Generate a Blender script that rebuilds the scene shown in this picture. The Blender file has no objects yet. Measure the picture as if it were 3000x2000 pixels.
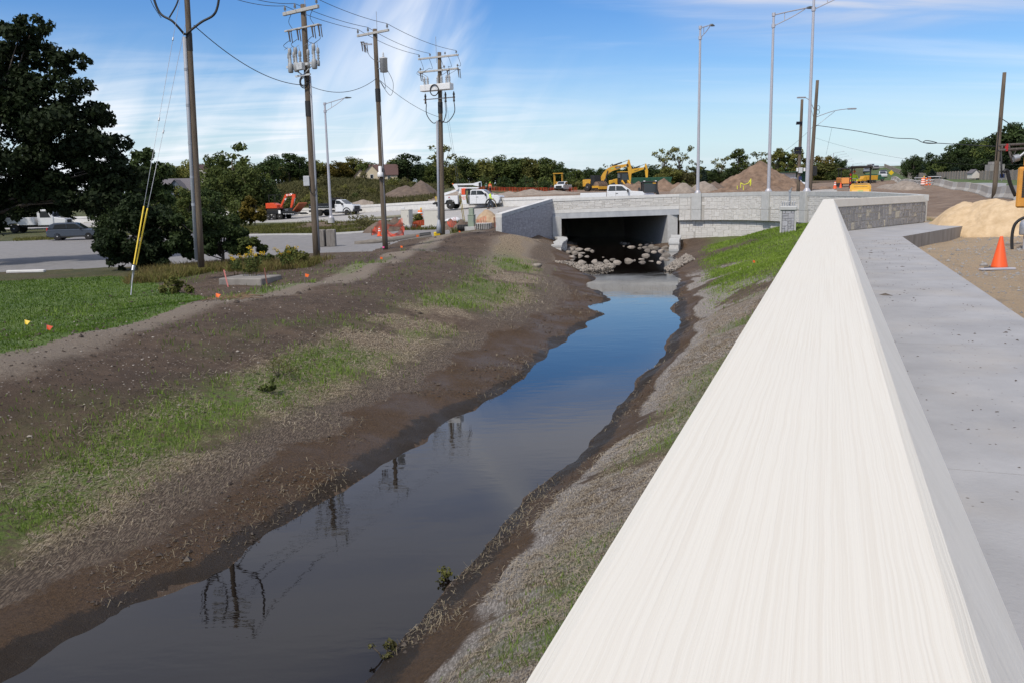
import bpy, bmesh, math, random
import numpy as np
from mathutils import Vector, Matrix, Euler
random.seed(7); RNG = np.random.default_rng(7)
S = bpy.context.scene
COL = S.collection
# ------------------------------------------------------------------ camera
FPX, CX, CY, CAMH = 2500.0, 1500.0, 1000.0, 4.2
PITCH = math.atan(428/FPX); ROLL = 0.021
Fv = np.array([0, math.cos(PITCH), -math.sin(PITCH)])
R0 = np.array([1.0, 0, 0]); U0 = np.array([0, math.sin(PITCH), math.cos(PITCH)])
Rv = math.cos(ROLL)*R0 - math.sin(ROLL)*U0
Uv = math.sin(ROLL)*R0 + math.cos(ROLL)*U0
CAMP = np.array([0, 0, CAMH])
cd = bpy.data.cameras.new('camera'); cam = bpy.data.objects.new('camera', cd); COL.objects.link(cam)
cd.sensor_width = 36; cd.lens = FPX/3000*36; cd.clip_start = 0.05; cd.clip_end = 3000
M = Matrix.Identity(4)
for i in range(3):
    M[i][0] = Rv[i]; M[i][1] = Uv[i]; M[i][2] = -Fv[i]; M[i][3] = CAMP[i]
cam.matrix_world = M
S.camera = cam
# ------------------------------------------------------------------ sun and sky
SUN_AZ, SUN_EL = 36.0, 49.0        # azimuth: degrees left of straight behind the camera
sa, se = math.radians(SUN_AZ), math.radians(SUN_EL)
SUNV = Vector((-math.sin(sa)*math.cos(se), -math.cos(sa)*math.cos(se), math.sin(se)))
sl = bpy.data.lights.new('sun', 'SUN'); sun = bpy.data.objects.new('sun', sl); COL.objects.link(sun)
sl.energy = 3.4; sl.angle = math.radians(4.0); sl.color = (1.0, 0.935, 0.83)
sun.rotation_euler = SUNV.to_track_quat('Z', 'Y').to_euler(); sun.location = (-40, -30, 60)
W = bpy.data.worlds.new('World'); S.world = W; W.use_nodes = True
nt = W.node_tree; nt.nodes.clear()
def wn(t, **k):
    n = nt.nodes.new(t)
    for a, b in k.items(): setattr(n, a, b)
    return n
def wl(a, b): nt.links.new(a, b)
sky = wn('ShaderNodeTexSky', sky_type='NISHITA', sun_disc=False)
sky.sun_elevation = se
sky.sun_rotation = math.atan2(SUNV.x, SUNV.y)
sky.air_density = 1.0; sky.dust_density = 0.6; sky.ozone_density = 3.0
hsv = wn('ShaderNodeHueSaturation'); hsv.inputs['Saturation'].default_value = 1.38; hsv.inputs['Hue'].default_value = 0.512; hsv.inputs['Value'].default_value = 1.0
wl(sky.outputs[0], hsv.inputs['Color'])
tc = wn('ShaderNodeTexCoord'); sep = wn('ShaderNodeSeparateXYZ'); wl(tc.outputs['Generated'], sep.inputs[0])
def wm(op, a, b=None, c=None):
    n = wn('ShaderNodeMath', operation=op)
    for i, v in enumerate((a, b, c)):
        if v is None: continue
        if isinstance(v, (int, float)): n.inputs[i].default_value = v
        else: wl(v, n.inputs[i])
    return n.outputs[0]
zc = wm('MAXIMUM', sep.outputs[2], 0.0)
zd = wm('ADD', zc, 0.12)
u = wm('DIVIDE', sep.outputs[0], zd); v = wm('DIVIDE', sep.outputs[1], zd)
cmb = wn('ShaderNodeCombineXYZ'); wl(u, cmb.inputs[0]); wl(v, cmb.inputs[1])
def cloud(rot, scl, nscale, detail, dist, lo, hi, off=(0, 0, 0)):
    mp = wn('ShaderNodeMapping'); mp.inputs['Rotation'].default_value = (0, 0, math.radians(rot)); mp.inputs['Scale'].default_value = (scl[0], scl[1], 1)
    mp.inputs['Location'].default_value = off
    wl(cmb.outputs[0], mp.inputs[0])
    nz = wn('ShaderNodeTexNoise'); nz.inputs['Scale'].default_value = nscale; nz.inputs['Detail'].default_value = detail; nz.inputs['Roughness'].default_value = 0.55
    nz.inputs['Distortion'].default_value = dist
    wl(mp.outputs[0], nz.inputs['Vector'])
    rm = wn('ShaderNodeMapRange'); rm.inputs['From Min'].default_value = lo; rm.inputs['From Max'].default_value = hi
    rm.interpolation_type = 'SMOOTHSTEP'
    wl(nz.outputs['Fac'], rm.inputs['Value'])
    return rm.outputs['Result']
cirrus = cloud(-28, (0.18, 1.0), 0.9, 7, 0.8, 0.50, 0.86, (3.1, 0.4, 0))
wisps = cloud(24, (0.35, 1.5), 0.8, 8, 1.2, 0.52, 0.88, (1.7, 6.2, 0))
fluff = cloud(35, (0.5, 1.6), 1.6, 8, 1.5, 0.36, 0.66, (0.3, 2.0, 0))
puff = cloud(10, (0.6, 1.0), 0.75, 7, 0.4, 0.30, 0.62, (5.3, 0.15, 0))
def wdir(x, y):
    d = Fv+Rv*(x-CX)/FPX-Uv*(y-CY)/FPX; return d/np.linalg.norm(d)
def dot(v3):
    n = wn('ShaderNodeVectorMath', operation='DOT_PRODUCT'); wl(tc.outputs['Generated'], n.inputs[0]); n.inputs[1].default_value = tuple(v3); return n.outputs['Value']
def rng_(v, a, b_, c=0., d=1.):
    n = wn('ShaderNodeMapRange', interpolation_type='SMOOTHSTEP'); wl(v, n.inputs['Value'])
    for k, q in zip(('From Min', 'From Max', 'To Min', 'To Max'), (a, b_, c, d)): n.inputs[k].default_value = q
    return n.outputs['Result']
# the long feathered cirrus plume: a great-circle band across the sky
pa_, pb_ = wdir(1235, 0), wdir(960, 470); pn = np.cross(pa_, pb_); pn /= np.linalg.norm(pn)
along = dot(np.cross(pn, pa_))
across = dot(pn)
pc_ = wn('ShaderNodeCombineXYZ'); wl(wm('MULTIPLY', along, 2.2), pc_.inputs[0]); wl(wm('MULTIPLY', across, 10.0), pc_.inputs[1]); wl(wm('MULTIPLY', sep.outputs[2], 1.5), pc_.inputs[2])
pnz = wn('ShaderNodeTexNoise'); pnz.inputs['Scale'].default_value = 1.6; pnz.inputs['Detail'].default_value = 5; pnz.inputs['Roughness'].default_value = .5; pnz.inputs['Distortion'].default_value = .6; wl(pc_.outputs[0], pnz.inputs['Vector'])
fibre = rng_(pnz.outputs['Fac'], .34, .72)
wob = wm('MULTIPLY', wm('SUBTRACT', pnz.outputs['Fac'], .5), .10)
dplume = wm('ABSOLUTE', wm('ADD', across, wob)); wid = rng_(along, -.30, .22, .03, .125)
plume = wm('MULTIPLY', wm('POWER', rng_(wm('DIVIDE', dplume, wid), 1.0, 0.0), 1.0), wm('MULTIPLY_ADD', fibre, .85, .25))
# bright veil low in the sky on the left, thinner to the right
veil = wm('MULTIPLY', wm('MULTIPLY', rng_(sep.outputs[2], .20, .02), rng_(sep.outputs[0], .25, -.22)), wm('MULTIPLY_ADD', fibre, .55, wm('MULTIPLY', fluff, .45)))
cl_ = rng_(dot(wdir(2700, -70)), math.cos(math.radians(17)), math.cos(math.radians(3)))
rcloud = wm('MULTIPLY', wm('MULTIPLY', cl_, rng_(sep.outputs[2], .14, .20)), wm('MULTIPLY_ADD', fluff, .7, .3))
hz = rng_(sep.outputs[2], -.02, .15, .85, 0.0)
mix0 = wn('ShaderNodeMix', data_type='RGBA'); wl(hz, mix0.inputs['Factor']); wl(hsv.outputs[0], mix0.inputs[6]); mix0.inputs[7].default_value = (4.2, 5.3, 6.5, 1)
c1 = wm('MAXIMUM', wm('MULTIPLY', cirrus, 0.5), wm('MULTIPLY', wisps, 0.5))
c1 = wm('MAXIMUM', c1, wm('MAXIMUM', wm('MULTIPLY', plume, 1.0), wm('MULTIPLY', veil, 1.4)))
mix1 = wn('ShaderNodeMix', data_type='RGBA'); wl(c1, mix1.inputs['Factor']); wl(mix0.outputs[2], mix1.inputs[6])
mix1.inputs[7].default_value = (6.9, 7.2, 7.7, 1)
# broken grey-white cloud layer higher up, its edge just above the view on the right
deck = wm('MULTIPLY', puff, rng_(wm('ADD', sep.outputs[2], wm('MULTIPLY', sep.outputs[0], .13)), .215, .29))
mix2 = wn('ShaderNodeMix', data_type='RGBA'); wl(wm('MAXIMUM', wm('MULTIPLY', deck, 0.8), wm('MULTIPLY', rcloud, .95)), mix2.inputs['Factor']); wl(mix1.outputs[2], mix2.inputs[6])
mix2.inputs[7].default_value = (5.6, 5.6, 5.95, 1)
bg = wn('ShaderNodeBackground'); wl(mix2.outputs[2], bg.inputs['Color']); bg.inputs['Strength'].default_value = 0.138
wo = wn('ShaderNodeOutputWorld'); wl(bg.outputs[0], wo.inputs['Surface'])
S.view_settings.view_transform = 'Standard'; S.view_settings.look = 'None'; S.view_settings.gamma = 1.0
S.cycles.max_bounces = 5; S.cycles.diffuse_bounces = 3; S.cycles.glossy_bounces = 3; S.cycles.transmission_bounces = 2; S.cycles.caustics_reflective = False; S.cycles.caustics_refractive = False
S.view_settings.exposure = 0.0; S.view_settings.use_curve_mapping = False

# ------------------------------------------------------------------ pixel-to-place helpers (photo measurements)
def ray(x, y): return Fv + Rv*(x-CX)/FPX - Uv*(y-CY)/FPX
def G(x, y, z=0.0):
    d = ray(x, y); return CAMP + d*((z-CAMH)/d[2])
def P(x, y, Y):
    d = ray(x, y); return CAMP + d*(Y/d[1])
def smooth(a, b, t):
    t = np.clip((t-a)/(b-a), 0, 1); return t*t*(3-2*t)
def catmull(pts, n=12, closed=False):
    pts = [np.array(p, float) for p in pts]; out = []
    for i in range(len(pts)-1):
        p0 = pts[max(i-1, 0)]; p1 = pts[i]; p2 = pts[i+1]; p3 = pts[min(i+2, len(pts)-1)]
        for k in range(n):
            t = k/n
            out.append(0.5*((2*p1)+(-p0+p2)*t+(2*p0-5*p1+4*p2-p3)*t*t+(-p0+3*p1-3*p2+p3)*t**3))
    out.append(pts[-1]); return out
def pl_dist(poly, X, Y):
    best = np.full(X.shape, 1e9)
    for (ax, ay), (bx, by) in zip(poly[:-1], poly[1:]):
        dx, dy = bx-ax, by-ay; L = dx*dx+dy*dy+1e-9
        t = np.clip(((X-ax)*dx+(Y-ay)*dy)/L, 0, 1)
        best = np.minimum(best, np.hypot(X-ax-t*dx, Y-ay-t*dy))
    return best
def inpoly(poly, X, Y):
    ins = np.zeros(X.shape, bool); n = len(poly)
    for i in range(n):
        ax, ay = poly[i][:2]; bx, by = poly[(i+1) % n][:2]
        c = ((ay > Y) != (by > Y)) & (X < (bx-ax)*(Y-ay)/(by-ay+1e-12)+ax)
        ins ^= c
    return ins
def vnoise(X, Y, s, seed=0):
    X = X/s; Y = Y/s; xi = np.floor(X).astype(np.int64); yi = np.floor(Y).astype(np.int64); fx = X-xi; fy = Y-yi
    def hsh(a, b):
        h = (a*374761393+b*668265263+seed*974634777) & 0x7fffffff
        h = ((h ^ (h >> 13))*1274126177) & 0x7fffffff
        return ((h ^ (h >> 16)) & 0xffff)/65535.0
    fx = fx*fx*(3-2*fx); fy = fy*fy*(3-2*fy)
    return (hsh(xi, yi)*(1-fx)+hsh(xi+1, yi)*fx)*(1-fy)+(hsh(xi, yi+1)*(1-fx)+hsh(xi+1, yi+1)*fx)*fy
def fbm(X, Y, s, oct=4, seed=0):
    a = 0; w = 0.5; t = 0
    for k in range(oct):
        a = a+w*vnoise(X, Y, s/2**k, seed+k*17); t += w; w *= 0.5
    return a/t

# ------------------------------------------------------------------ materials
MATS = {}
def nodes_of(name):
    m = bpy.data.materials.new(name); m.use_nodes = True
    return m, m.node_tree, m.node_tree.nodes['Principled BSDF']
def mat(name, col, rough=0.7, metal=0.0, var=0.15, scale=6.0, bump=0.0, bscale=30.0, col2=None, spec=0.5, detail=5, stretch=(1, 1, 1), coat=0.0, lo=0.3, hi=0.7, objvar=0.0, coord='Object'):
    if name in MATS: return MATS[name]
    m, t, b = nodes_of(name)
    b.inputs['Roughness'].default_value = rough; b.inputs['Metallic'].default_value = metal
    b.inputs['Specular IOR Level'].default_value = spec; b.inputs['Coat Weight'].default_value = coat
    N = t.nodes; L = t.links
    tcn = N.new('ShaderNodeTexCoord'); mp = N.new('ShaderNodeMapping'); mp.inputs['Scale'].default_value = stretch
    L.new(tcn.outputs[coord], mp.inputs[0])
    nz = N.new('ShaderNodeTexNoise'); nz.inputs['Scale'].default_value = scale; nz.inputs['Detail'].default_value = detail; nz.inputs['Roughness'].default_value = 0.6
    L.new(mp.outputs[0], nz.inputs['Vector'])
    rm = N.new('ShaderNodeMapRange'); rm.inputs['From Min'].default_value = lo; rm.inputs['From Max'].default_value = hi; L.new(nz.outputs['Fac'], rm.inputs['Value'])
    mx = N.new('ShaderNodeMix'); mx.data_type = 'RGBA'; L.new(rm.outputs['Result'], mx.inputs['Factor'])
    c2 = col2 if col2 else tuple(min(1, c*(1+var)) for c in col); c1_ = col if col2 else tuple(c*(1-var) for c in col)
    mx.inputs[6].default_value = (*c1_, 1); mx.inputs[7].default_value = (*c2, 1)
    out = mx.outputs[2]
    if objvar:
        oi = N.new('ShaderNodeObjectInfo'); mr = N.new('ShaderNodeMapRange'); mr.inputs['To Min'].default_value = 1-objvar; mr.inputs['To Max'].default_value = 1+objvar
        L.new(oi.outputs['Random'], mr.inputs['Value'])
        vm = N.new('ShaderNodeVectorMath'); vm.operation = 'SCALE'; L.new(out, vm.inputs[0]); L.new(mr.outputs['Result'], vm.inputs['Scale']); out = vm.outputs[0]
    L.new(out, b.inputs['Base Color'])
    if bump:
        n2 = N.new('ShaderNodeTexNoise'); n2.inputs['Scale'].default_value = bscale; n2.inputs['Detail'].default_value = 6; L.new(mp.outputs[0], n2.inputs['Vector'])
        bp = N.new('ShaderNodeBump'); bp.inputs['Strength'].default_value = min(1, bump); bp.inputs['Distance'].default_value = 0.02 if bump <= 1 else 0.02*bump
        L.new(n2.outputs['Fac'], bp.inputs['Height']); L.new(bp.outputs[0], b.inputs['Normal'])
    MATS[name] = m; return m
def glassmat():
    if 'glass' in MATS: return MATS['glass']
    m, t, b = nodes_of('glass'); b.inputs['Base Color'].default_value = (0.02, 0.025, 0.03, 1); b.inputs['Roughness'].default_value = 0.05; b.inputs['Specular IOR Level'].default_value = 0.8
    MATS['glass'] = m; return m
def leafmat(name, col, col2, trans=0.25):
    if name in MATS: return MATS[name]
    m, t, b = nodes_of(name); N = t.nodes; L = t.links
    gi = N.new('ShaderNodeNewGeometry'); oi = N.new('ShaderNodeObjectInfo')
    nz = N.new('ShaderNodeTexNoise'); nz.inputs['Scale'].default_value = 0.45; nz.inputs['Detail'].default_value = 3
    L.new(gi.outputs['Position'], nz.inputs['Vector'])
    ad = N.new('ShaderNodeMath'); ad.operation = 'MULTIPLY_ADD'; ad.inputs[1].default_value = 0.55; L.new(gi.outputs['Random Per Island'], ad.inputs[0]); 
    sb = N.new('ShaderNodeMath'); sb.operation = 'MULTIPLY_ADD'; sb.inputs[1].default_value = 1.6; sb.inputs[2].default_value = -0.55; L.new(nz.outputs['Fac'], sb.inputs[0]); L.new(sb.outputs[0], ad.inputs[2])
    mx = N.new('ShaderNodeMix'); mx.data_type = 'RGBA'; mx.inputs[6].default_value = (*col, 1); mx.inputs[7].default_value = (*col2, 1); L.new(ad.outputs[0], mx.inputs['Factor'])
    mr = N.new('ShaderNodeMapRange'); mr.inputs['To Min'].default_value = 0.75; mr.inputs['To Max'].default_value = 1.3; L.new(oi.outputs['Random'], mr.inputs['Value'])
    vm = N.new('ShaderNodeVectorMath'); vm.operation = 'SCALE'; L.new(mx.outputs[2], vm.inputs[0]); L.new(mr.outputs['Result'], vm.inputs['Scale'])
    L.new(vm.outputs[0], b.inputs['Base Color']); b.inputs['Roughness'].default_value = 0.7; b.inputs['Specular IOR Level'].default_value = 0.2
    tr = N.new('ShaderNodeBsdfTranslucent'); L.new(vm.outputs[0], tr.inputs['Color'])
    ms = N.new('ShaderNodeMixShader'); ms.inputs[0].default_value = trans; L.new(b.outputs[0], ms.inputs[1]); L.new(tr.outputs[0], ms.inputs[2])
    L.new(ms.outputs[0], t.nodes['Material Output'].inputs['Surface'])
    MATS[name] = m; return m

# ------------------------------------------------------------------ mesh helpers
def tag(o, label=None, cat=None, group=None, kind=None):
    if label: o['label'] = label
    if cat: o['category'] = cat
    if group: o['group'] = group
    if kind: o['kind'] = kind
    return o
def mesh_obj(name, V, Fc, m, parent=None, smooth_=False):
    me = bpy.data.meshes.new(name)
    V = np.asarray(V, dtype=np.float64)
    me.from_pydata(V.tolist() if len(V) < 20000 else V, [], Fc)
    me.validate(); 
    if smooth_: me.polygons.foreach_set('use_smooth', [True]*len(me.polygons))
    o = bpy.data.objects.new(name, me); COL.objects.link(o)
    if m: me.materials.append(m)
    if parent: o.parent = parent
    return o
def fast_mesh(name, V, F, m, parent=None, smooth_=False):
    V = np.asarray(V, np.float32); F = np.asarray(F, np.int32); k = F.shape[1]
    me = bpy.data.meshes.new(name)
    me.vertices.add(len(V)); me.vertices.foreach_set('co', V.ravel())
    me.loops.add(F.size); me.loops.foreach_set('vertex_index', F.ravel())
    me.polygons.add(len(F)); me.polygons.foreach_set('loop_start', np.arange(0, F.size, k, dtype=np.int32))
    me.polygons.foreach_set('use_smooth', np.full(len(F), smooth_))
    me.update(calc_edges=True); me.validate()
    o = bpy.data.objects.new(name, me); COL.objects.link(o)
    if m: me.materials.append(m)
    if parent: o.parent = parent
    return o
def empty(name, loc=(0, 0, 0), rz=0.0):
    o = bpy.data.objects.new(name, None); o.empty_display_size = 0.3; COL.objects.link(o); o.location = loc; o.rotation_euler = (0, 0, rz); return o
def thing(name, label, cat, loc=(0, 0, 0), rz=0.0, group=None):
    return tag(empty(name, loc, rz), label, cat, group)
class MB:
    def __init__(s): s.V = []; s.F = []; s.sm = []
    def add(s, V, F, sm=False):
        b = len(s.V); s.V += [tuple(map(float, v)) for v in V]; s.F += [tuple(i+b for i in f) for f in F]; s.sm += [sm]*len(F); return s
    def box(s, c, d, rz=0.0, rx=0.0, ry=0.0, bev=0.0):
        hx, hy, hz = d[0]/2, d[1]/2, d[2]/2
        if bev <= 0:
            V = [(x, y, z) for z in (-hz, hz) for y in (-hy, hy) for x in (-hx, hx)]
            F = [(0, 2, 3, 1), (4, 5, 7, 6), (0, 1, 5, 4), (2, 6, 7, 3), (0, 4, 6, 2), (1, 3, 7, 5)]
        else:
            b = min(bev, hx*.9, hy*.9, hz*.9); V = []
            for z, k in ((-hz, b), (-hz+b, 0), (hz-b, 0), (hz, b)):
                x, y = hx-k, hy-k
                V += [(-x+ (b if k == 0 else 0), -y, z), (x-(b if k == 0 else 0), -y, z), (x, -y+(b if k == 0 else 0), z), (x, y-(b if k == 0 else 0), z), (x-(b if k == 0 else 0), y, z), (-x+(b if k == 0 else 0), y, z), (-x, y-(b if k == 0 else 0), z), (-x, -y+(b if k == 0 else 0), z)]
            F = [tuple(reversed(range(8))), tuple(range(24, 32))]
            for r in range(3):
                for i in range(8): j = (i+1) % 8; F.append((r*8+i, r*8+j, r*8+8+j, r*8+8+i))
        Mx = Euler((rx, ry, rz)).to_matrix(); V = [Mx @ Vector(v)+Vector(c) for v in V]
        return s.add(V, F)
    def cyl(s, a, b, r0, r1=None, n=10, caps=True):
        r1 = r0 if r1 is None else r1; a = Vector(a); b = Vector(b); d = (b-a).normalized()
        up = Vector((0, 0, 1)) if abs(d.z) < 0.95 else Vector((1, 0, 0)); x = d.cross(up).normalized(); y = d.cross(x)
        V = []
        for p_, r_ in ((a, r0), (b, r1)):
            V += [p_+x*math.cos(2*math.pi*i/n)*r_+y*math.sin(2*math.pi*i/n)*r_ for i in range(n)]
        F = [(i, i+n, (i+1) % n+n, (i+1) % n) for i in range(n)]
        s.add(V, F, True)
        if caps: s.add(V[:n], [tuple(range(n))]); s.add(V[n:], [tuple(reversed(range(n)))])
        return s
    def tube(s, pts, r, n=6, r1=None):
        pts = [Vector(p) for p in pts]; V = []; m = len(pts)
        px = None
        for i, p in enumerate(pts):
            d = (pts[min(i+1, m-1)]-pts[max(i-1, 0)]).normalized()
            if px is None:
                up = Vector((0, 0, 1)) if abs(d.z) < 0.9 else Vector((1, 0, 0)); x = d.cross(up).normalized()
            else: x = (px-d*px.dot(d)).normalized()
            px = x; y = d.cross(x); rr = r if r1 is None else r+(r1-r)*i/(m-1)
            V += [p+x*math.cos(2*math.pi*k/n)*rr+y*math.sin(2*math.pi*k/n)*rr for k in range(n)]
        F = []
        for i in range(m-1):
            for k in range(n): F.append((i*n+k, i*n+(k+1) % n, i*n+n+(k+1) % n, i*n+n+k))
        F += [tuple(reversed(range(n))), tuple(range((m-1)*n, m*n))]
        return s.add(V, F, True)
    def lathe(s, prof, c=(0, 0, 0), n=16, ax='z'):
        V = []; F = []
        for r, z in prof:
            for k in range(n):
                a = 2*math.pi*k/n; q = (r*math.cos(a), r*math.sin(a), z)
                if ax == 'y': q = (q[0], q[2], q[1])
                if ax == 'x': q = (q[2], q[0], q[1])
                V.append((q[0]+c[0], q[1]+c[1], q[2]+c[2]))
        for i in range(len(prof)-1):
            for k in range(n): F.append((i*n+k, i*n+(k+1) % n, i*n+n+(k+1) % n, i*n+n+k))
        F += [tuple(reversed(range(n))), tuple(range((len(prof)-1)*n, len(prof)*n))]
        if ax == 'y': F = [tuple(reversed(f)) for f in F]
        return s.add(V, F, True)
    def prism(s, poly, y0, y1, ins=0.0):
        """side profile (x, z) extruded along y; ins shrinks the outer rings a little"""
        n = len(poly); cx = sum(p[0] for p in poly)/n; cz = sum(p[1] for p in poly)/n
        def shr(k): return [(cx+(x-cx)*k[0], cz+(z-cz)*k[1]) for x, z in poly]
        rings = [(y0, poly), (y1, poly)]
        if ins > 0:
            wx = max(p[0] for p in poly)-min(p[0] for p in poly); wz = max(p[1] for p in poly)-min(p[1] for p in poly)
            k = (1-2*ins/wx, 1-2*ins/wz); sg = 1 if y1 > y0 else -1
            rings = [(y0, shr(k)), (y0+sg*ins, poly), (y1-sg*ins, poly), (y1, shr(k))]
        V = []; F = []
        for y, pp in rings: V += [(x, y, z) for x, z in pp]
        m = len(rings)
        for i in range(m-1):
            for k in range(n): F.append((i*n+k, i*n+(k+1) % n, i*n+n+(k+1) % n, i*n+n+k))
        F += [tuple(reversed(range(n))), tuple(range((m-1)*n, m*n))]
        return s.add(V, F)
    def quad(s, a, b, c, d): return s.add([a, b, c, d], [(0, 1, 2, 3)])
    def build(s, name, m, parent=None, fix=True):
        me = bpy.data.meshes.new(name); me.from_pydata(s.V, [], s.F); me.polygons.foreach_set('use_smooth', s.sm)
        if fix:
            bm = bmesh.new(); bm.from_mesh(me); bmesh.ops.recalc_face_normals(bm, faces=bm.faces); bm.to_mesh(me); bm.free()
        o = bpy.data.objects.new(name, me); COL.objects.link(o)
        if m: me.materials.append(m)
        if parent: o.parent = parent
        return o
KIDS = {}
def copy_tree(o, parent=None):
    c = o.copy(); COL.objects.link(c); c.parent = parent
    for ch in list(o.children): copy_tree(ch, c)
    return c
# ------------------------------------------------------------------ feature lines of the place
WLE = [(77,1970),(255,1865),(383,1786),(500,1722),(645,1687),(726,1611),(814,1550),(894,1500),(1050,1410),(1200,1320),(1303,1244),(1384,1202),(1468,1156),(1537,1106),(1606,1048),(1663,995),(1717,960),(1774,922),(1791,880),(1770,857),(1747,819),(1732,807)]
WRE = [(1066,2000),(1128,1921),(1174,1871),(1227,1810),(1265,1775),(1315,1722),(1380,1653),(1505,1492),(1600,1410),(1678,1350),(1747,1274),(1812,1182),(1858,1140),(1896,1087),(1950,1029),(1984,964),(1981,922),(1969,861),(1983,834),(1969,804)]
LE = [(-9.5,-8,0),(-7.2,0,0)]+[tuple(G(*q)) for q in WLE]+[(4.3,50,0),(4.4,58,0),(4.3,66,0)]
RE = [(-6.4,-8,0),(-3.4,2,0)]+[tuple(G(*q)) for q in WRE]+[(9.3,50,0),(10.8,57,0),(12.6,65,0)]
CRE = [(-9.6,4,1.5),(-9.3,9,1.5)]+[tuple(G(x,y,1.55)) for x,y in [(0,1052),(250,980),(574,893),(893,829),(1084,772)]]+[tuple(G(1180,735,1.52)),tuple(P(1275,699,56)),tuple(P(1330,684,59)),tuple(P(1403,676,60))]
CREp = catmull(CRE, 6)
WA = math.atan2(0.371, 1.0)                       # heading of the near wall, to the right of straight ahead
WD = np.array([math.sin(WA), math.cos(WA)]); WN = np.array([math.cos(WA), -math.sin(WA)])
WO = np.array([0.205, 0.68])                      # a point on the wall's centre line
def wallpt(s, t): q = WO+WD*s+WN*t; return (q[0], q[1])
WALL_L = 35.2
COR = wallpt(WALL_L, 0)
RET_END = (19.55, 41.2)
BRG = catmull([(3.45,69.0),(8.3,68.05),(13.2,67.1),(15.9,65.2),(18.2,61.6),(19.5,57.2),(19.95,52),(19.95,47),(19.75,43),RET_END], 8)
WING = ((-0.55, 60.0), (3.45, 69.0))
# ------------------------------------------------------------------ terrain control points
low = list(LE)+list(RE)
for yy in list(np.arange(-6, 68, 2.2)):
    xl = np.interp(yy, [q[1] for q in LE], [q[0] for q in LE]); xr = np.interp(yy, [q[1] for q in RE], [q[0] for q in RE]); low.append(((xl+xr)/2, yy, -0.38))
low += [(8.3,72,-.4),(8.6,80,-.4),(5,76,-.3),(12,76,-.3)]
low += [tuple(p) for p in CRE]
GS = [(0,1378,.62),(330,1290,.65),(676,1173,.68),(957,1059,.68),(1180,990,.68),(1403,931,.66),(1500,860,.62)]
GSL = [(0,1500,.42),(330,1400,.44),(676,1310,.4),(957,1170,.4),(1180,1075,.4),(1403,1000,.36),(1560,880,.4)]
MUD = [(0,1800,.12),(330,1640,.12),(640,1560,.12),(900,1430,.12),(1180,1270,.13),(1450,1110,.12),(1640,950,.12),(1690,880,.16)]
low += [tuple(G(*q)) for q in GS+GSL+MUD]
low += [tuple(G(x,y,1.4)) for x,y in [(0,1110),(300,1020),(600,940),(900,868),(1120,800),(1300,740)]]
low += [tuple(P(1530,695,57)),tuple(P(1480,684,59)),tuple(P(1600,716,59)),tuple(P(1612,705,63)),tuple(P(1560,760,50)),tuple(P(1450,760,47)),tuple(P(1625,770,54)),(2.6,66,.95),(3.2,60.3,.0),(3.9,60.8,-.1),(4.0,62,-.1),(4.2,64,-.1),(2.5,61.3,.35),(2.4,64,.65)]
back = [(-11.5,12,1.25),(-11,20,1.22),(-9.6,26,1.2),(-8.4,31,1.2),(-7.8,38,1.18),(-7.2,45,1.18),(-7.0,52,1.25),(-6.6,57,1.45)]
low += back
right_bank = []
for s, z0, z1 in [(-8,1.6,.5),(-3,1.6,.6),(1,1.55,.6),(4,1.5,.55),(8,1.5,.5),(13,1.5,.5),(18,1.5,.5),(23,1.6,.55),(28,1.75,.6),(33,1.9,.9)]:
    q = wallpt(s, -0.45); right_bank.append((q[0], q[1], z0))
    f = np.array(q)+(-1.5*WN if s < 14 else -2.2*WN); right_bank.append((f[0], f[1], z1+.35))
low += right_bank
low += [tuple(G(1900,1160,.28)),tuple(G(2010,1000,.3)),tuple(G(2010,880,.3)),tuple(G(2040,830,.4)),tuple(P(2050,702,65.5)),tuple(P(2000,706,66)),tuple(P(2150,694,64)),tuple(P(2230,688,61.5)),tuple(P(2200,690,55)),tuple(P(2310,676,52)),tuple(P(2340,685,46)),(17.5,44,1.95),(18.8,50,1.95),(18,57,1.75),tuple(P(2080,760,50)),tuple(P(2180,730,48)),tuple(P(2050,735,57)),(15,38,1.9),(13.3,66,.35)]
common = [(-14,18,1.2),(-18,24,1.15),(-25,20,1.15),(-14,30,1.2),(-20,34,1.1),(-40,30,1.1),(-9.8,43.5,1.2),(-12,36,1.25),(-70,40,1.0),(-30,-20,1.2),(-15,-10,1.3),(-100,-20,1)]
common += [tuple(G(*q)) for q in [(100,797,.95),(470,778,1.0),(-500,800,.95),(100,735,.85),(300,706,.8),(0,712,.8),(700,755,1.05),(900,738,1.1),(1090,735,1.12),(780,695,1.12),(1000,684,1.2),(1250,702,1.2)]]
common += [tuple(P(*q)) for q in [(1150,676,72),(1330,672,69),(1380,664,70),(1000,664,86),(820,668,90),(1200,655,80),(1330,650,80),(1420,655,72)]]
common += [(-.9,60.5,1.75),(-1.6,64,1.7)]
up = [(-1.2,63,1.85),(0.5,66,2.2),(2.8,70,2.6),(6,72,2.75),(13,71,2.85),(18,67,2.85),(20.7,58,2.9),(21.2,50,2.8),(21,44,2.7)]
CROSS = [(30,76,2.9),(18,77,2.9),(10,78.5,2.82),(1,83,2.7),(-9,94,2.45),(-19,105,2.05),(-30,115,1.65),(-48,123,1.3),(-80,128,1.0),(-130,132,.9)]
up += CROSS
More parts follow.
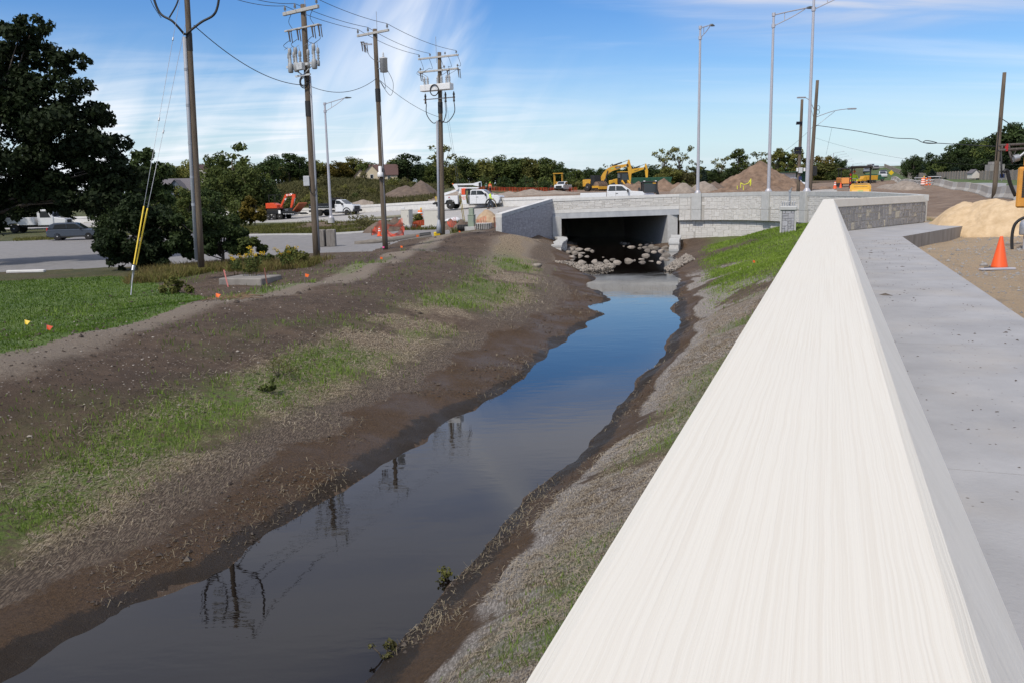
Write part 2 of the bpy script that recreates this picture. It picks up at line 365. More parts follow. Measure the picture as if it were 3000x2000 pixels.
up += [tuple(P(*q)) for q in [(1500,573,120),(1650,563,165),(1500,562,165),(1400,566,150),(1850,558,163),(2050,560,120),(2240,560,112),(2330,563,100),(2150,563,95),(1800,568,112),(1300,566,150),(1200,560,152),(1000,600,135),(1000,555,150),(900,548,158),(1100,535,168),(950,530,175),(800,575,150),(1150,535,200),(950,535,205),(1350,560,190),(1650,556,190),(1900,550,200),(2200,550,170),(2400,556,120),(700,570,165),(550,560,180),(300,590,180),(0,610,180),(-400,630,160),(90,676,110),(250,640,140),(600,630,140)]]
up += [tuple(G(*q)) for q in [(2900,800,2.2),(2760,730,2.02),(2980,870,2.15),(2850,700,2.03),(2720,745,2.02),(2820,705,2.0),(2990,700,2.2),(2760,640,2.45)]]
for s in (-8,0,6,12,18,24,30): q = wallpt(s, 1.2); up.append((q[0], q[1], 2.2)); q = wallpt(s, 3.2); up.append((q[0], q[1], 2.22)); q = wallpt(s, 9); up.append((q[0], q[1], 2.3))
up += [tuple(P(*q)) for q in [(2700,610,58),(2800,595,58),(2640,575,78),(2740,575,75),(2700,560,95),(2640,546,130),(2540,543,150),(2570,533,200),(2572,518,270),(2570,498,340),(2640,541,150),(2605,533,190),(2990,588,50),(2850,563,80),(2700,547,120),(2950,538,95),(2990,530,105),(2800,527,140),(2700,526,165),(2640,518,220),(2590,490,320),(2480,560,80),(2450,552,110),(2450,535,170),(2450,520,260),(2900,500,200),(3100,490,200),(2450,500,420),(2560,489,420)]]
up += [(70,40,3.2),(40,10,2.6),(30,-20,2.4),(120,100,5.5),(250,250,11),(0,450,8),(-200,450,8),(-300,250,6),(-350,100,5),(300,0,5),(-100,700,9),(200,700,18),(0,-200,3),(-200,-200,3),(200,-200,3)]
class RBF:
    def __init__(s, pts, eps=1.2, lam=0.02):
        A = np.array(pts, float); _, ix = np.unique(np.round(A[:, :2], 1), axis=0, return_index=True); A = A[np.sort(ix)]
        s.x = A[:, :2]; s.eps = eps; n = len(A)
        K = -np.sqrt(((s.x[:, None]-s.x[None])**2).sum(-1)+eps**2)+lam*np.eye(n)
        Pm = np.c_[np.ones(n), s.x]; Mx = np.block([[K, Pm], [Pm.T, np.zeros((3, 3))]])
        sol = np.linalg.solve(Mx, np.r_[A[:, 2], 0, 0, 0]); s.w = sol[:n]; s.c = sol[n:]
    def __call__(s, X, Y):
        sh = X.shape; X = X.ravel(); Y = Y.ravel(); out = np.empty(len(X))
        for i in range(0, len(X), 20000):
            x = X[i:i+20000]; y = Y[i:i+20000]
            K = -np.sqrt((x[:, None]-s.x[:, 0])**2+(y[:, None]-s.x[:, 1])**2+s.eps**2)
            out[i:i+20000] = K@s.w+s.c[0]+s.c[1]*x+s.c[2]*y
        return out.reshape(sh)
RL = RBF(low+common, 0.9); RU = RBF(up+common, 3.0)
def offs(path, d):
    Pn = np.array([q[:2] for q in path], float); T = np.gradient(Pn, axis=0); T /= np.linalg.norm(T, axis=1)[:, None]
    return [tuple(q) for q in Pn+np.c_[-T[:, 1], T[:, 0]]*d]
BRGo = offs(BRG[::4], 1.1)
LOWPOLY = [wallpt(-60, 0), wallpt(0, 0), COR, (RET_END[0]+.3, RET_END[1]+.3)]+list(reversed(BRGo))+[(2.6, 69.9), (-1.0, 61.2), (-0.8, 59.7), (-3, 61.3), (-8, 62.5), (-9.0, 50), (-11, 40), (-13, 33), (-13.5, 22), (-14, 5), (-16, -20), (-20, -60)]
CULV = [(4.2, 68.2), (13.0, 66.6), (14.6, 84), (5.8, 85)]
LEp = [q[:2] for q in LE]; REp = [q[:2] for q in RE]; CRp = [tuple(q[:2]) for q in CREp]
def bank(X, Y):
    dl = pl_dist(LEp, X, Y); dc = pl_dist(CRp, X, Y); dr = pl_dist(REp, X, Y)
    return dl, dc, dr
def terrain(X, Y, fine=True):
    X = np.asarray(X, float); Y = np.asarray(Y, float)
    lo = inpoly(LOWPOLY, X, Y) | inpoly(CULV, X, Y)
    zl = RL(X, Y); zu = RU(X, Y)
    db = pl_dist([(-8, 62.5), (-9.0, 50), (-11, 40), (-13, 33), (-13.5, 22), (-14, 5), (-16, -20)], X, Y)
    k = smooth(0, 1.5, db)*0.5+0.5
    near = (X < -3)
    kk = np.where(near, k, 1.0)
    z = np.where(lo, zl*kk+zu*(1-kk), zu*kk+zl*(1-kk))
    if fine:
        n1 = fbm(X, Y, 0.9, 4, 3)-.5; n2 = fbm(X, Y, 6, 3, 9)-.5
        r = np.hypot(X, Y); amp = np.where(lo, 0.10, 0.03); far = smooth(85, 120, Y)*(X > -60)
        amp = amp+0.25*far*(X > -12)*(X < 20)
        z = z+np.where(lo, (fbm(X, Y, .55, 3, 77)-.5)*.075*smooth(1.6, .4, np.minimum(pl_dist(LEp, X, Y), pl_dist(REp, X, Y))), 0)
        wd = np.where(lo, smooth(.0, 1.3, np.minimum(pl_dist(LEp, X, Y), pl_dist(REp, X, Y)))*.9+.1, 1.0)
        z = z+(n1*amp*np.clip(r/9, .4, 1)+n2*np.where(lo, .10, .05)*np.clip(r/15, 0.2, 1))*wd
    return z, lo
LAWN = [tuple(G(x, y, 1.5)[:2]) for x, y in [(0,1050),(300,966),(560,894)]]+[tuple(G(x, y, 1.22)[:2]) for x, y in [(600,872),(520,852),(420,818),(330,800),(0,812),(-900,832),(-900,1500)]]
LOT = [tuple(G(x, y, z)[:2]) for x, y, z in [(-600,800,.95),(0,796,.95),(280,786,.95),(470,777,1.0),(700,757,1.05),(900,742,1.1),(1090,735,1.12),(1250,701,1.2)]]+[tuple(P(x, y, Y)[:2]) for x, y, Y in [(1310,688,64),(1330,673,69),(1150,676,72)]]+[tuple(G(x, y, z)[:2]) for x, y, z in [(950,684,1.2),(770,685,1.15),(560,684,1.0),(240,695,.8),(150,704,.8),(0,708,.8),(-600,716,.8)]]
def ribbon(line, a, b):
    Pn = np.array([q[:2] for q in line]); T = np.gradient(Pn, axis=0); T /= np.linalg.norm(T, axis=1)[:, None]; N = np.c_[T[:, 1], -T[:, 0]]
    return [tuple(q) for q in Pn+N*a]+[tuple(q) for q in (Pn+N*b)[::-1]]
CROSSp = catmull(CROSS, 6)
ROAD = ribbon(CROSSp, -6.5, 6.0)
BAR = [tuple(P(x, y, Y)[:2]) for x, y, Y in [(3080,600,40),(2990,588,50),(2850,563,80),(2745,551,105),(2690,546,125),(2640,541,150),(2605,533,190),(2580,520,250),(2566,505,330)]]
BARp = [tuple(q) for q in catmull(BAR, 6)]
HWY = ribbon(BARp, 0.3, 7.5)
# polar sheet: constant resolution as seen from the footpath, reaching the horizon
ang = np.r_[np.arange(-180, -36, 4.0), np.arange(-36, 36, 0.165), np.arange(36, 180, 4.0)]
rad = np.exp(np.arange(math.log(0.7), math.log(900), 0.0102))
A_, R_ = np.meshgrid(np.radians(ang), rad)
GX = R_*np.sin(A_); GY = R_*np.cos(A_)
GZ, GLO = terrain(GX, GY)
nr, na = GX.shape
idx = np.arange(nr*na).reshape(nr, na); nxt = np.roll(idx, -1, axis=1)
quads = np.stack([idx[:-1], nxt[:-1], nxt[1:], idx[1:]], -1).reshape(-1, 4)
quads = quads[:, ::-1]
VV = np.c_[GX.ravel(), GY.ravel(), GZ.ravel()]
cxq = VV[quads].mean(1)
mL = inpoly(LAWN, cxq[:, 0], cxq[:, 1]); mP = inpoly(LOT, cxq[:, 0], cxq[:, 1]); mR = inpoly(ROAD, cxq[:, 0], cxq[:, 1]) & ~inpoly(LOWPOLY, cxq[:, 0], cxq[:, 1]); mH = inpoly(HWY, cxq[:, 0], cxq[:, 1])
sel = np.zeros(len(quads), int); sel[mL] = 1; sel[mR] = 3; sel[mP] = 2; sel[mH] = 4
# soil zones kept as attributes: what the ground is made of at each place
dl, dc, dr = bank(GX, GY)
uf = dl/(dl+dc+1e-6)                               # 0 at the water's edge, 1 at the berm's crest
ncl = GX < np.interp(GY, [q[1] for q in LE], [q[0] for q in LE])
left_side = GLO & ncl
right_side = GLO & ~ncl & (GX > np.interp(GY, [q[1] for q in RE], [q[0] for q in RE]))
n1 = fbm(GX, GY, 3.5, 4, 21); n2 = fbm(GX, GY, 1.1, 4, 33); n3 = fbm(GX, GY, 9, 3, 41)
farfade = 1-smooth(44, 56, GY)
band = np.exp(-((uf-0.45-(n3-.5)*.12)/0.10)**2)
z_green = left_side*band*smooth(.31, .5, n1)*farfade*1.25
z_green = np.maximum(z_green, left_side*smooth(.5, .62, fbm(GX, GY, 2.2, 4, 61))*smooth(.42, .5, uf)*smooth(.86, .7, uf)*.18*farfade)
z_straw = left_side*np.clip(np.exp(-((uf-0.42-(n3-.5)*.1)/0.13)**2)*1.25, 0, 1)*(0.35+.65*smooth(.32, .55, n2))
z_mat = left_side*np.exp(-((uf-0.24-(n3-.5)*.06)/0.085)**2)*(.5+.5*smooth(.3, .55, n1))
past = (~ncl) == 0
behind = GX < np.interp(GY, [q[1] for q in CRE], [q[0] for q in CRE])
z_tan = left_side*smooth(1.15, .35, dc+(n2-.5)*.9)*(~behind | (dc < .8))
z_tan = np.maximum(z_tan, left_side*smooth(.7, .5, uf)*smooth(33, 45, GY)*smooth(.4, .55, n1+.12)*0.9)
z_mud = np.clip(left_side*smooth(.24, .12, uf+(n2-.5)*.18)*1.2, 0, 1)
dwall = np.abs((GX-WO[0])*WN[0]+(GY-WO[1])*WN[1]); ur = dr/(dr+dwall+1e-6)
rgreen = right_side*np.clip(smooth(26, 33, GY)*smooth(.16, .34, ur)*(smooth(.22, .42, n1)), 0, 1)
rg2 = right_side*smooth(.22, .6, ur)*smooth(.42, .6, fbm(GX, GY, 1.6, 4, 71))*.85*smooth(40, 30, GY)
z_green = np.clip(np.maximum(z_green, np.maximum(rgreen, rg2)), 0, 1)
z_green = np.maximum(z_green, smooth(.46, .6, n1)*np.exp(-(dc/1.2)**2)*left_side*behind*.8)
z_straw = np.maximum(z_straw, .5*right_side*smooth(.6, 1.1, dr+(n2-.5)*.8)*(1-rgreen)*smooth(31, 24, GY))
z_mud = np.maximum(z_mud, right_side*smooth(.85, .45, dr+(n2-.5)*.9))
z_pale = right_side*smooth(.45, .9, dr+(n2-.5)*.8)*smooth(.85, .5, ur+(n1-.5)*.5)*smooth(46, 38, GY)*smooth(.26, .42, n2+.5*(n1-.5))*(1-.8*rgreen)
z_mud = np.maximum(z_mud, GLO & (GZ < -.02))
site = (~GLO)*smooth(-30, -10, GX)*smooth(82, 92, GY)*(GX < 60)
sand = (~GLO)*smooth(2, 6, GX)*smooth(50, 44, GY)
site = np.maximum(site, (~GLO)*(GX > 14)*smooth(43, 50, GY)*smooth(210, 180, GY)*(GX < 75))
z_weed = (~GLO)*(GX < 10)*smooth(120, 150, GY+np.minimum(0, GX+8)*1.2)+(~GLO)*smooth(175, 190, GY)*(GX < 40)+(~GLO)*smooth(215, 235, GY)+(~GLO)*(pl_dist(BARp, GX, GY) > 6)*(GX > np.interp(GY, [q[1] for q in BARp], [q[0] for q in BARp]))*(GY > 40)
z_weed = np.maximum(z_weed, (~GLO)*(GX < -9)*smooth(64, 60, GY)*.8*smooth(.35, .6, n1))
z_weed = np.maximum(z_weed, (~GLO)*(GX < -25)*(GY > 60))
verge = (~GLO)*(GX < -4)*(GY > 66)*(GY < 100)*smooth(.36, .5, n1+.25*(n2-.5)); z_weed = np.maximum(z_weed, verge*.9)
z_weed = np.clip(z_weed, 0, 1)
z_wet = (left_side | right_side)*smooth(.55, .12, np.minimum(dl, dr)+(n2-.5)*.5)
attrs = {'wet': z_wet, 'matted': z_mat, 'pale': z_pale, 'green': z_green, 'straw': z_straw, 'tan': z_tan, 'mud': z_mud, 'site': site, 'sand': sand, 'weed': z_weed}
def ground_material():
    m, t, b = nodes_of('soil'); N = t.nodes; L = t.links
    geo = N.new('ShaderNodeNewGeometry'); Pn = geo.outputs['Position']
    def noise(s, d=5, r=.6, st=None):
        n = N.new('ShaderNodeTexNoise'); n.inputs['Scale'].default_value = s; n.inputs['Detail'].default_value = d; n.inputs['Roughness'].default_value = r
        if st:
            mp = N.new('ShaderNodeMapping'); mp.inputs['Rotation'].default_value = (0, 0, st[2]); mp.inputs['Scale'].default_value = (st[0], st[1], 1); L.new(Pn, mp.inputs[0]); L.new(mp.outputs[0], n.inputs['Vector'])
        else: L.new(Pn, n.inputs['Vector'])
        return n.outputs['Fac']
    def at(nm):
        a = N.new('ShaderNodeAttribute'); a.attribute_name = nm; return a.outputs['Fac']
    def mth(op, a, b_=None):
        n = N.new('ShaderNodeMath'); n.operation = op; n.use_clamp = True
        for i, v in enumerate((a, b_)):
            if v is None: continue
            if isinstance(v, (int, float)): n.inputs[i].default_value = v
            else: L.new(v, n.inputs[i])
        return n.outputs[0]
    def rng(v, a, b_, c=0., d=1.):
        n = N.new('ShaderNodeMapRange'); L.new(v, n.inputs['Value']); n.inputs['From Min'].default_value = a; n.inputs['From Max'].default_value = b_; n.inputs['To Min'].default_value = c; n.inputs['To Max'].default_value = d; return n.outputs['Result']
    def mixc(f, a, b_):
        n = N.new('ShaderNodeMix'); n.data_type = 'RGBA'
        L.new(f, n.inputs['Factor'])
        for i, v in ((6, a), (7, b_)):
            if isinstance(v, tuple): n.inputs[i].default_value = (*v, 1)
            else: L.new(v, n.inputs[i])
        return n.outputs[2]
    nr1 = noise(4.5, 6, .78); nr2 = noise(10, 6, .78)
    def rag(nm, nz, k=1.8, a=.36, b_=.6):
        m_ = N.new('ShaderNodeMath'); m_.operation = 'MULTIPLY_ADD'; L.new(nz, m_.inputs[0]); m_.inputs[1].default_value = k; m_.inputs[2].default_value = -k/2
        ad = N.new('ShaderNodeMath'); ad.operation = 'ADD'; L.new(at(nm), ad.inputs[0]); L.new(m_.outputs[0], ad.inputs[1]); return mth('MULTIPLY', rng(ad.outputs[0], a, b_), rng(at(nm), .03, .15))
    nf = noise(26, 6, .7); nm_ = noise(3.0, 5); nl = noise(.6, 4); nff = noise(90, 4, .7)
    soil = mixc(rng(nm_, .3, .7), (.072, .047, .030), (.145, .10, .068)); soil = mixc(rng(nl, .42, .62, 0, .5), soil, (.055, .036, .024))
    soil = mixc(rng(nff, .5, .75, 0, .5), soil, (.15, .12, .10))
    vor = N.new('ShaderNodeTexVoronoi'); vor.inputs['Scale'].default_value = 16; L.new(Pn, vor.inputs['Vector'])
    vcol = N.new('ShaderNodeSeparateColor'); L.new(vor.outputs['Color'], vcol.inputs[0])
    peb = mth('MULTIPLY', rng(vor.outputs['Distance'], .30, .20), rng(vcol.outputs[0], .82, .86))
    soil = mixc(mth('MULTIPLY', peb, .8), soil, (.36, .32, .28))
    tanc = mixc(rng(nf, .3, .7), (.17, .138, .105), (.31, .255, .20))
    c = mixc(rag('tan', nr2, 1.5, .2, .95), soil, tanc)
    sitec = mixc(rng(nl, .3, .7), (.17, .115, .08), (.29, .215, .16)); sitec = mixc(rng(noise(1.6, 6, .7), .5, .7, 0, .8), sitec, (.11, .08, .06))
    c = mixc(at('site'), c, sitec)
    sandc = mixc(rng(nf, .3, .75), (.36, .26, .16), (.54, .42, .29)); sandc = mixc(rng(noise(.9, 6, .7), .53, .66, 0, .6), sandc, (.24, .20, .155)); sandc = mixc(rng(noise(.35, 3), .5, .7, 0, .5), sandc, (.42, .32, .205))
    grav = mth('MULTIPLY', rng(vor.outputs['Distance'], .45, .25), rng(vcol.outputs[1], .75, .8)); sandc = mixc(grav, sandc, (.25, .25, .25))
    c = mixc(at('sand'), c, sandc)
    weedc = mixc(rng(nl, .35, .65), (.055, .075, .022), (.15, .13, .055)); weedc = mixc(rng(noise(4, 5, .7), .4, .65), weedc, (.04, .05, .018))
    c = mixc(at('weed'), c, weedc)
    st1 = noise(70, 3, .6, (1, .12, .5)); st2 = noise(70, 3, .6, (1, .12, -.7))
    fib = mth('MAXIMUM', rng(st1, .52, .62), rng(st2, .52, .62))
    strawc = mixc(fib, (.12, .086, .055), (.46, .37, .255)); matc = mixc(fib, (.075, .054, .040), (.22, .17, .125)); palec = mixc(fib, (.17, .15, .13), (.50, .455, .41)); palec = mixc(rng(nf, .3, .7, 0, .5), palec, (.38, .34, .31))
    c = mixc(rag('matted', nr2, 1.8, .25, .6), c, matc); c = mixc(rag('pale', nr2, 2.2), c, palec)
    c = mixc(rag('straw', nr1, 1.8, .3, .65), c, strawc)
    greenc = mixc(rng(nf, .35, .65), (.055, .095, .014), (.17, .24, .05))
    c = mixc(mth('MULTIPLY', at('green'), rng(noise(7, 5, .7), .36, .56)), c, greenc)
    mudc = mixc(rng(nf, .35, .7), (.052, .028, .011), (.125, .074, .036)); mudc = mixc(rag('wet', nr1, 1.6), mudc, (.028, .018, .010)); mudc = mixc(mth('MULTIPLY', rng(nff, .55, .7), rng(nm_, .45, .62)), mudc, (.16, .12, .08))
    c = mixc(rag('mud', nr2, 2.0), c, mudc)
    L.new(c, b.inputs['Base Color'])
    wetn = mth('MULTIPLY', at('mud'), rng(nl, .35, .6))
    L.new(rng(wetn, 0, 1, .93, .45), b.inputs['Roughness']); b.inputs['Specular IOR Level'].default_value = .35
    hgt = mth('ADD', mth('MULTIPLY', noise(7, 6, .75), .5), mth('ADD', mth('MULTIPLY', nf, .4), mth('MULTIPLY', nff, .28))); 
    bp = N.new('ShaderNodeBump'); bp.inputs['Strength'].default_value = 1.0; bp.inputs['Distance'].default_value = .11; L.new(hgt, bp.inputs['Height']); L.new(bp.outputs[0], b.inputs['Normal'])
    return m
SOIL = ground_material()
lawnm = mat('lawn', (.035, .072, .009), .9, var=.3, scale=1.3, bump=.8, bscale=60, coord='Object', detail=9, col2=(.10, .145, .026))
asph = mat('old_asphalt', (.17, .165, .165), .9, scale=2.2, bump=.3, bscale=80, col2=(.24, .23, .225), detail=9)
roadm = mat('new_concrete_road', (.30, .29, .275), .85, scale=1.2, bump=.2, bscale=60, col2=(.40, .385, .365), detail=8)
hwym = mat('highway_concrete', (.24, .24, .24), .9, scale=.8, bump=.2, bscale=40, col2=(.31, .31, .31), detail=8)
names = [('ground', SOIL), ('lawn', lawnm), ('parking_lot', asph), ('road', roadm), ('highway', hwym)]
for k, (nm, mt) in enumerate(names):
    q = quads[sel == k]; used, inv = np.unique(q.ravel(), return_inverse=True)
    o = fast_mesh(nm, VV[used], inv.reshape(-1, 4), mt, None, True)
    tag(o, {'ground': 'brown soil banks, berm and open ground of the building site', 'lawn': 'mown green lawn left of the berm', 'parking_lot': 'pale grey asphalt parking lot behind the lawn', 'road': 'pale new concrete road crossing the culvert', 'highway': 'grey concrete highway beyond the barriers'}[nm], None, None, 'structure')
    if k == 0:
        for an, av in attrs.items():
            at_ = o.data.attributes.new(an, 'FLOAT', 'POINT'); at_.data.foreach_set('value', np.clip(av.ravel()[used], 0, 1).astype(np.float32))
# ------------------------------------------------------------------ water
def water_material():
    m, t, b = nodes_of('water'); N = t.nodes; L = t.links
    b.inputs['Base Color'].default_value = (.006, .0045, .004, 1); b.inputs['Roughness'].default_value = .0; b.inputs['IOR'].default_value = 1.33; b.inputs['Specular IOR Level'].default_value = 1.0
    geo = N.new('ShaderNodeNewGeometry')
    mp = N.new('ShaderNodeMapping'); mp.inputs['Scale'].default_value = (.55, 1.5, 1); mp.inputs['Rotation'].default_value = (0, 0, -.15); L.new(geo.outputs['Position'], mp.inputs[0])
    n = N.new('ShaderNodeTexNoise'); n.inputs['Scale'].default_value = 3.2; n.inputs['Detail'].default_value = 4; n.inputs['Roughness'].default_value = .5; L.new(mp.outputs[0], n.inputs['Vector'])
    n2 = N.new('ShaderNodeTexNoise'); n2.inputs['Scale'].default_value = .5; n2.inputs['Detail'].default_value = 2; L.new(geo.outputs['Position'], n2.inputs['Vector'])
    mr = N.new('ShaderNodeMapRange'); mr.inputs['From Min'].default_value = .4; mr.inputs['From Max'].default_value = .65; mr.inputs['To Min'].default_value = .15; L.new(n2.outputs['Fac'], mr.inputs['Value'])
    mm = N.new('ShaderNodeMath'); mm.operation = 'MULTIPLY'; L.new(n.outputs['Fac'], mm.inputs[0]); L.new(mr.outputs['Result'], mm.inputs[1])
    bp = N.new('ShaderNodeBump'); bp.inputs['Strength'].default_value = .4; bp.inputs['Distance'].default_value = .007; L.new(mm.outputs[0], bp.inputs['Height']); L.new(bp.outputs[0], b.inputs['Normal'])
    return m
wl_ = [np.array(LE[0][:2])+(-1, 0)]; 
LW = [(x-.9, y) for x, y, z in LE]+[(3.9, 69), (5.3, 84)]; RW = [(x+.9, y) for x, y, z in RE]+[(13.3, 67), (14.8, 84)]
LW = [tuple(q) for q in LW]; ring = LW+RW[::-1]
bm = bmesh.new(); vs = [bm.verts.new((x, y, 0)) for x, y in ring]; f = bm.faces.new(vs); bmesh.ops.recalc_face_normals(bm, faces=[f])
if f.normal.z < 0: f.normal_flip()
bmesh.ops.triangulate(bm, faces=bm.faces)
me = bpy.data.meshes.new('water'); bm.to_mesh(me); bm.free(); me.materials.append(water_material())
wo_ = bpy.data.objects.new('water', me); COL.objects.link(wo_); tag(wo_, 'still dark stream water reflecting blue sky', None, None, 'structure')
# ------------------------------------------------------------------ concrete materials
def coping_material():
    m, t, b = nodes_of('cream_coping'); N = t.nodes; L = t.links
    tcn = N.new('ShaderNodeTexCoord')
    wmp = N.new('ShaderNodeMapping'); wmp.inputs['Scale'].default_value = (5, 5, 1); L.new(tcn.outputs['Object'], wmp.inputs[0]); wnz = N.new('ShaderNodeTexNoise'); wnz.inputs['Scale'].default_value = 1.3; wnz.inputs['Detail'].default_value = 2; L.new(wmp.outputs[0], wnz.inputs['Vector'])
    wsc = N.new('ShaderNodeVectorMath'); wsc.operation = 'SCALE'; wsc.inputs['Scale'].default_value = .007; L.new(wnz.outputs['Color'], wsc.inputs[0]); warp = N.new('ShaderNodeVectorMath'); warp.operation = 'ADD'; L.new(tcn.outputs['Object'], warp.inputs[0]); L.new(wsc.outputs[0], warp.inputs[1])
    def noi(sx, sy, sc, d, dist=0.):
        mp = N.new('ShaderNodeMapping'); mp.inputs['Scale'].default_value = (sx, sy, 1); L.new(warp.outputs[0], mp.inputs[0])
        n = N.new('ShaderNodeTexNoise'); n.inputs['Scale'].default_value = sc; n.inputs['Detail'].default_value = d; n.inputs['Roughness'].default_value = .55; n.inputs['Distortion'].default_value = dist
        L.new(mp.outputs[0], n.inputs['Vector']); return n.outputs['Fac']
    g1 = noi(190, .8, 1.0, 4, .1); g2 = noi(420, 2.0, 1.0, 2, .1); big = noi(3, 1.2, 1.0, 4); pit = noi(30, 30, 1.0, 5)
    def rng(v, a, b_, c=0., d=1.):
        n = N.new('ShaderNodeMapRange'); L.new(v, n.inputs['Value']); n.inputs['From Min'].default_value = a; n.inputs['From Max'].default_value = b_; n.inputs['To Min'].default_value = c; n.inputs['To Max'].default_value = d; return n.outputs['Result']
    mx = N.new('ShaderNodeMix'); mx.data_type = 'RGBA'; mx.inputs[6].default_value = (.64, .603, .53, 1); mx.inputs[7].default_value = (.675, .645, .575, 1); L.new(rng(g1, .40, .54), mx.inputs['Factor'])
    m2 = N.new('ShaderNodeMix'); m2.data_type = 'RGBA'; L.new(rng(big, .42, .7, 0, .6), m2.inputs['Factor']); L.new(mx.outputs[2], m2.inputs[6]); m2.inputs[7].default_value = (.655, .628, .565, 1)
    m3 = N.new('ShaderNodeMix'); m3.data_type = 'RGBA'; L.new(rng(pit, .74, .80, 0, .35), m3.inputs['Factor']); L.new(m2.outputs[2], m3.inputs[6]); m3.inputs[7].default_value = (.40, .34, .26, 1)
    L.new(m3.outputs[2], b.inputs['Base Color']); b.inputs['Roughness'].default_value = .75; b.inputs['Specular IOR Level'].default_value = .25
    ad = N.new('ShaderNodeMath'); ad.operation = 'MULTIPLY_ADD'; L.new(g2, ad.inputs[0]); ad.inputs[1].default_value = .35; L.new(g1, ad.inputs[2])
    bp = N.new('ShaderNodeBump'); bp.inputs['Strength'].default_value = .9; bp.inputs['Distance'].default_value = .0014; L.new(ad.outputs[0], bp.inputs['Height']); L.new(bp.outputs[0], b.inputs['Normal'])
    return m
COPE = coping_material()
conc = mat('grey_concrete', (.40, .40, .39), .85, scale=3, bump=.25, bscale=50, col2=(.50, .50, .49), detail=8)
concL = mat('light_concrete', (.55, .54, .52), .85, scale=2.5, bump=.2, bscale=50, col2=(.66, .65, .63), detail=8)
concB = mat('blue_grey_concrete', (.33, .345, .37), .8, scale=1.6, bump=.2, bscale=40, col2=(.47, .485, .50), detail=8, stretch=(1, 1, .4))
capside = mat('smooth_cap_side', (.74, .70, .625), .7, scale=5, bump=.15, bscale=20, col2=(.80, .76, .685), detail=6)  # side tone lifted above the coping top to offset its shading
capshade = mat('warm_shaded_cap_side', (.50, .46, .40), .75, scale=2, bump=.1, bscale=20, col2=(.56, .52, .455), detail=6)  # return coping's side: its shade is put into the darker beige
walkm = mat('broomed_sidewalk', (.28, .28, .29), .85, scale=1.3, bump=.25, bscale=30, col2=(.375, .375, .385), detail=10, stretch=(1, 1, 1))
def add_debris(m):
    t = m.node_tree; N = t.nodes; L = t.links; b = N['Principled BSDF']; src = b.inputs['Base Color'].links[0].from_socket
    geo = N.new('ShaderNodeNewGeometry'); v = N.new('ShaderNodeTexVoronoi'); v.inputs['Scale'].default_value = 14; v.inputs['Randomness'].default_value = 1
    mp = N.new('ShaderNodeMapping'); mp.inputs['Rotation'].default_value = (0, 0, .3); mp.inputs['Scale'].default_value = (1, 1.0, 1); L.new(geo.outputs['Position'], mp.inputs[0]); L.new(mp.outputs[0], v.inputs['Vector'])
    n = N.new('ShaderNodeTexNoise'); n.inputs['Scale'].default_value = .9; n.inputs['Detail'].default_value = 4; L.new(geo.outputs['Position'], n.inputs['Vector'])
    sc = N.new('ShaderNodeSeparateColor'); L.new(v.outputs['Color'], sc.inputs[0])
    def rng(s, a, b_, c=0., d=1.):
        q = N.new('ShaderNodeMapRange'); L.new(s, q.inputs['Value']); q.inputs['From Min'].default_value = a; q.inputs['From Max'].default_value = b_; q.inputs['To Min'].default_value = c; q.inputs['To Max'].default_value = d; return q.outputs['Result']
    mu = N.new('ShaderNodeMath'); mu.operation = 'MULTIPLY'; L.new(rng(v.outputs['Distance'], .16, .10), mu.inputs[0])
    mu2 = N.new('ShaderNodeMath'); mu2.operation = 'MULTIPLY'; L.new(rng(sc.outputs[0], .62, .64), mu2.inputs[0]); L.new(rng(n.outputs['Fac'], .42, .55, .15, 1), mu2.inputs[1]); L.new(mu2.outputs[0], mu.inputs[1])
    mx = N.new('ShaderNodeMix'); mx.data_type = 'RGBA'; L.new(mu.outputs[0], mx.inputs['Factor']); L.new(src, mx.inputs[6]); mx.inputs[7].default_value = (.10, .085, .075, 1)
    # faint tan dust blown over the slab
    m2 = N.new('ShaderNodeMix'); m2.data_type = 'RGBA'; L.new(rng(n.outputs['Fac'], .5, .7, 0, .3), m2.inputs['Factor']); L.new(mx.outputs[2], m2.inputs[6]); m2.inputs[7].default_value = (.40, .36, .31, 1)
    L.new(m2.outputs[2], b.inputs['Base Color'])
add_debris(walkm)
stoneL = mat('light_form_stone', (.53, .51, .48), .9, scale=9, bump=.9, bscale=26, col2=(.66, .64, .61), detail=8, objvar=.07)
stoneG = mat('grey_form_stone', (.34, .34, .37), .9, scale=9, bump=.9, bscale=26, col2=(.44, .44, .47), detail=8, objvar=.10)
stoneD = mat('granite_stone', (.27, .25, .235), .85, scale=60, bump=.8, bscale=60, col2=(.45, .42, .39), detail=4, objvar=.14)
stoneT = mat('tan_stone', (.50, .44, .34), .9, scale=12, bump=.9, bscale=40, col2=(.62, .56, .44), detail=6)
grout = mat('tan_mortar', (.44, .39, .31), .95, scale=14, bump=.6, bscale=60, col2=(.54, .49, .40))
groutG = mat('grey_mortar', (.36, .34, .31), .95, scale=6, bump=.4, bscale=60, col2=(.44, .42, .39))
groutD = mat('dark_mortar', (.17, .17, .18), .95, scale=6, bump=.4, bscale=60)
rockm = mat('boulder', (.155, .13, .105), .9, scale=3, bump=1.6, bscale=9, col2=(.31, .275, .24), detail=8, objvar=.35)
cobm = mat('cobble', (.17, .145, .12), .9, scale=3, bump=.5, bscale=20, col2=(.40, .355, .305), detail=6)
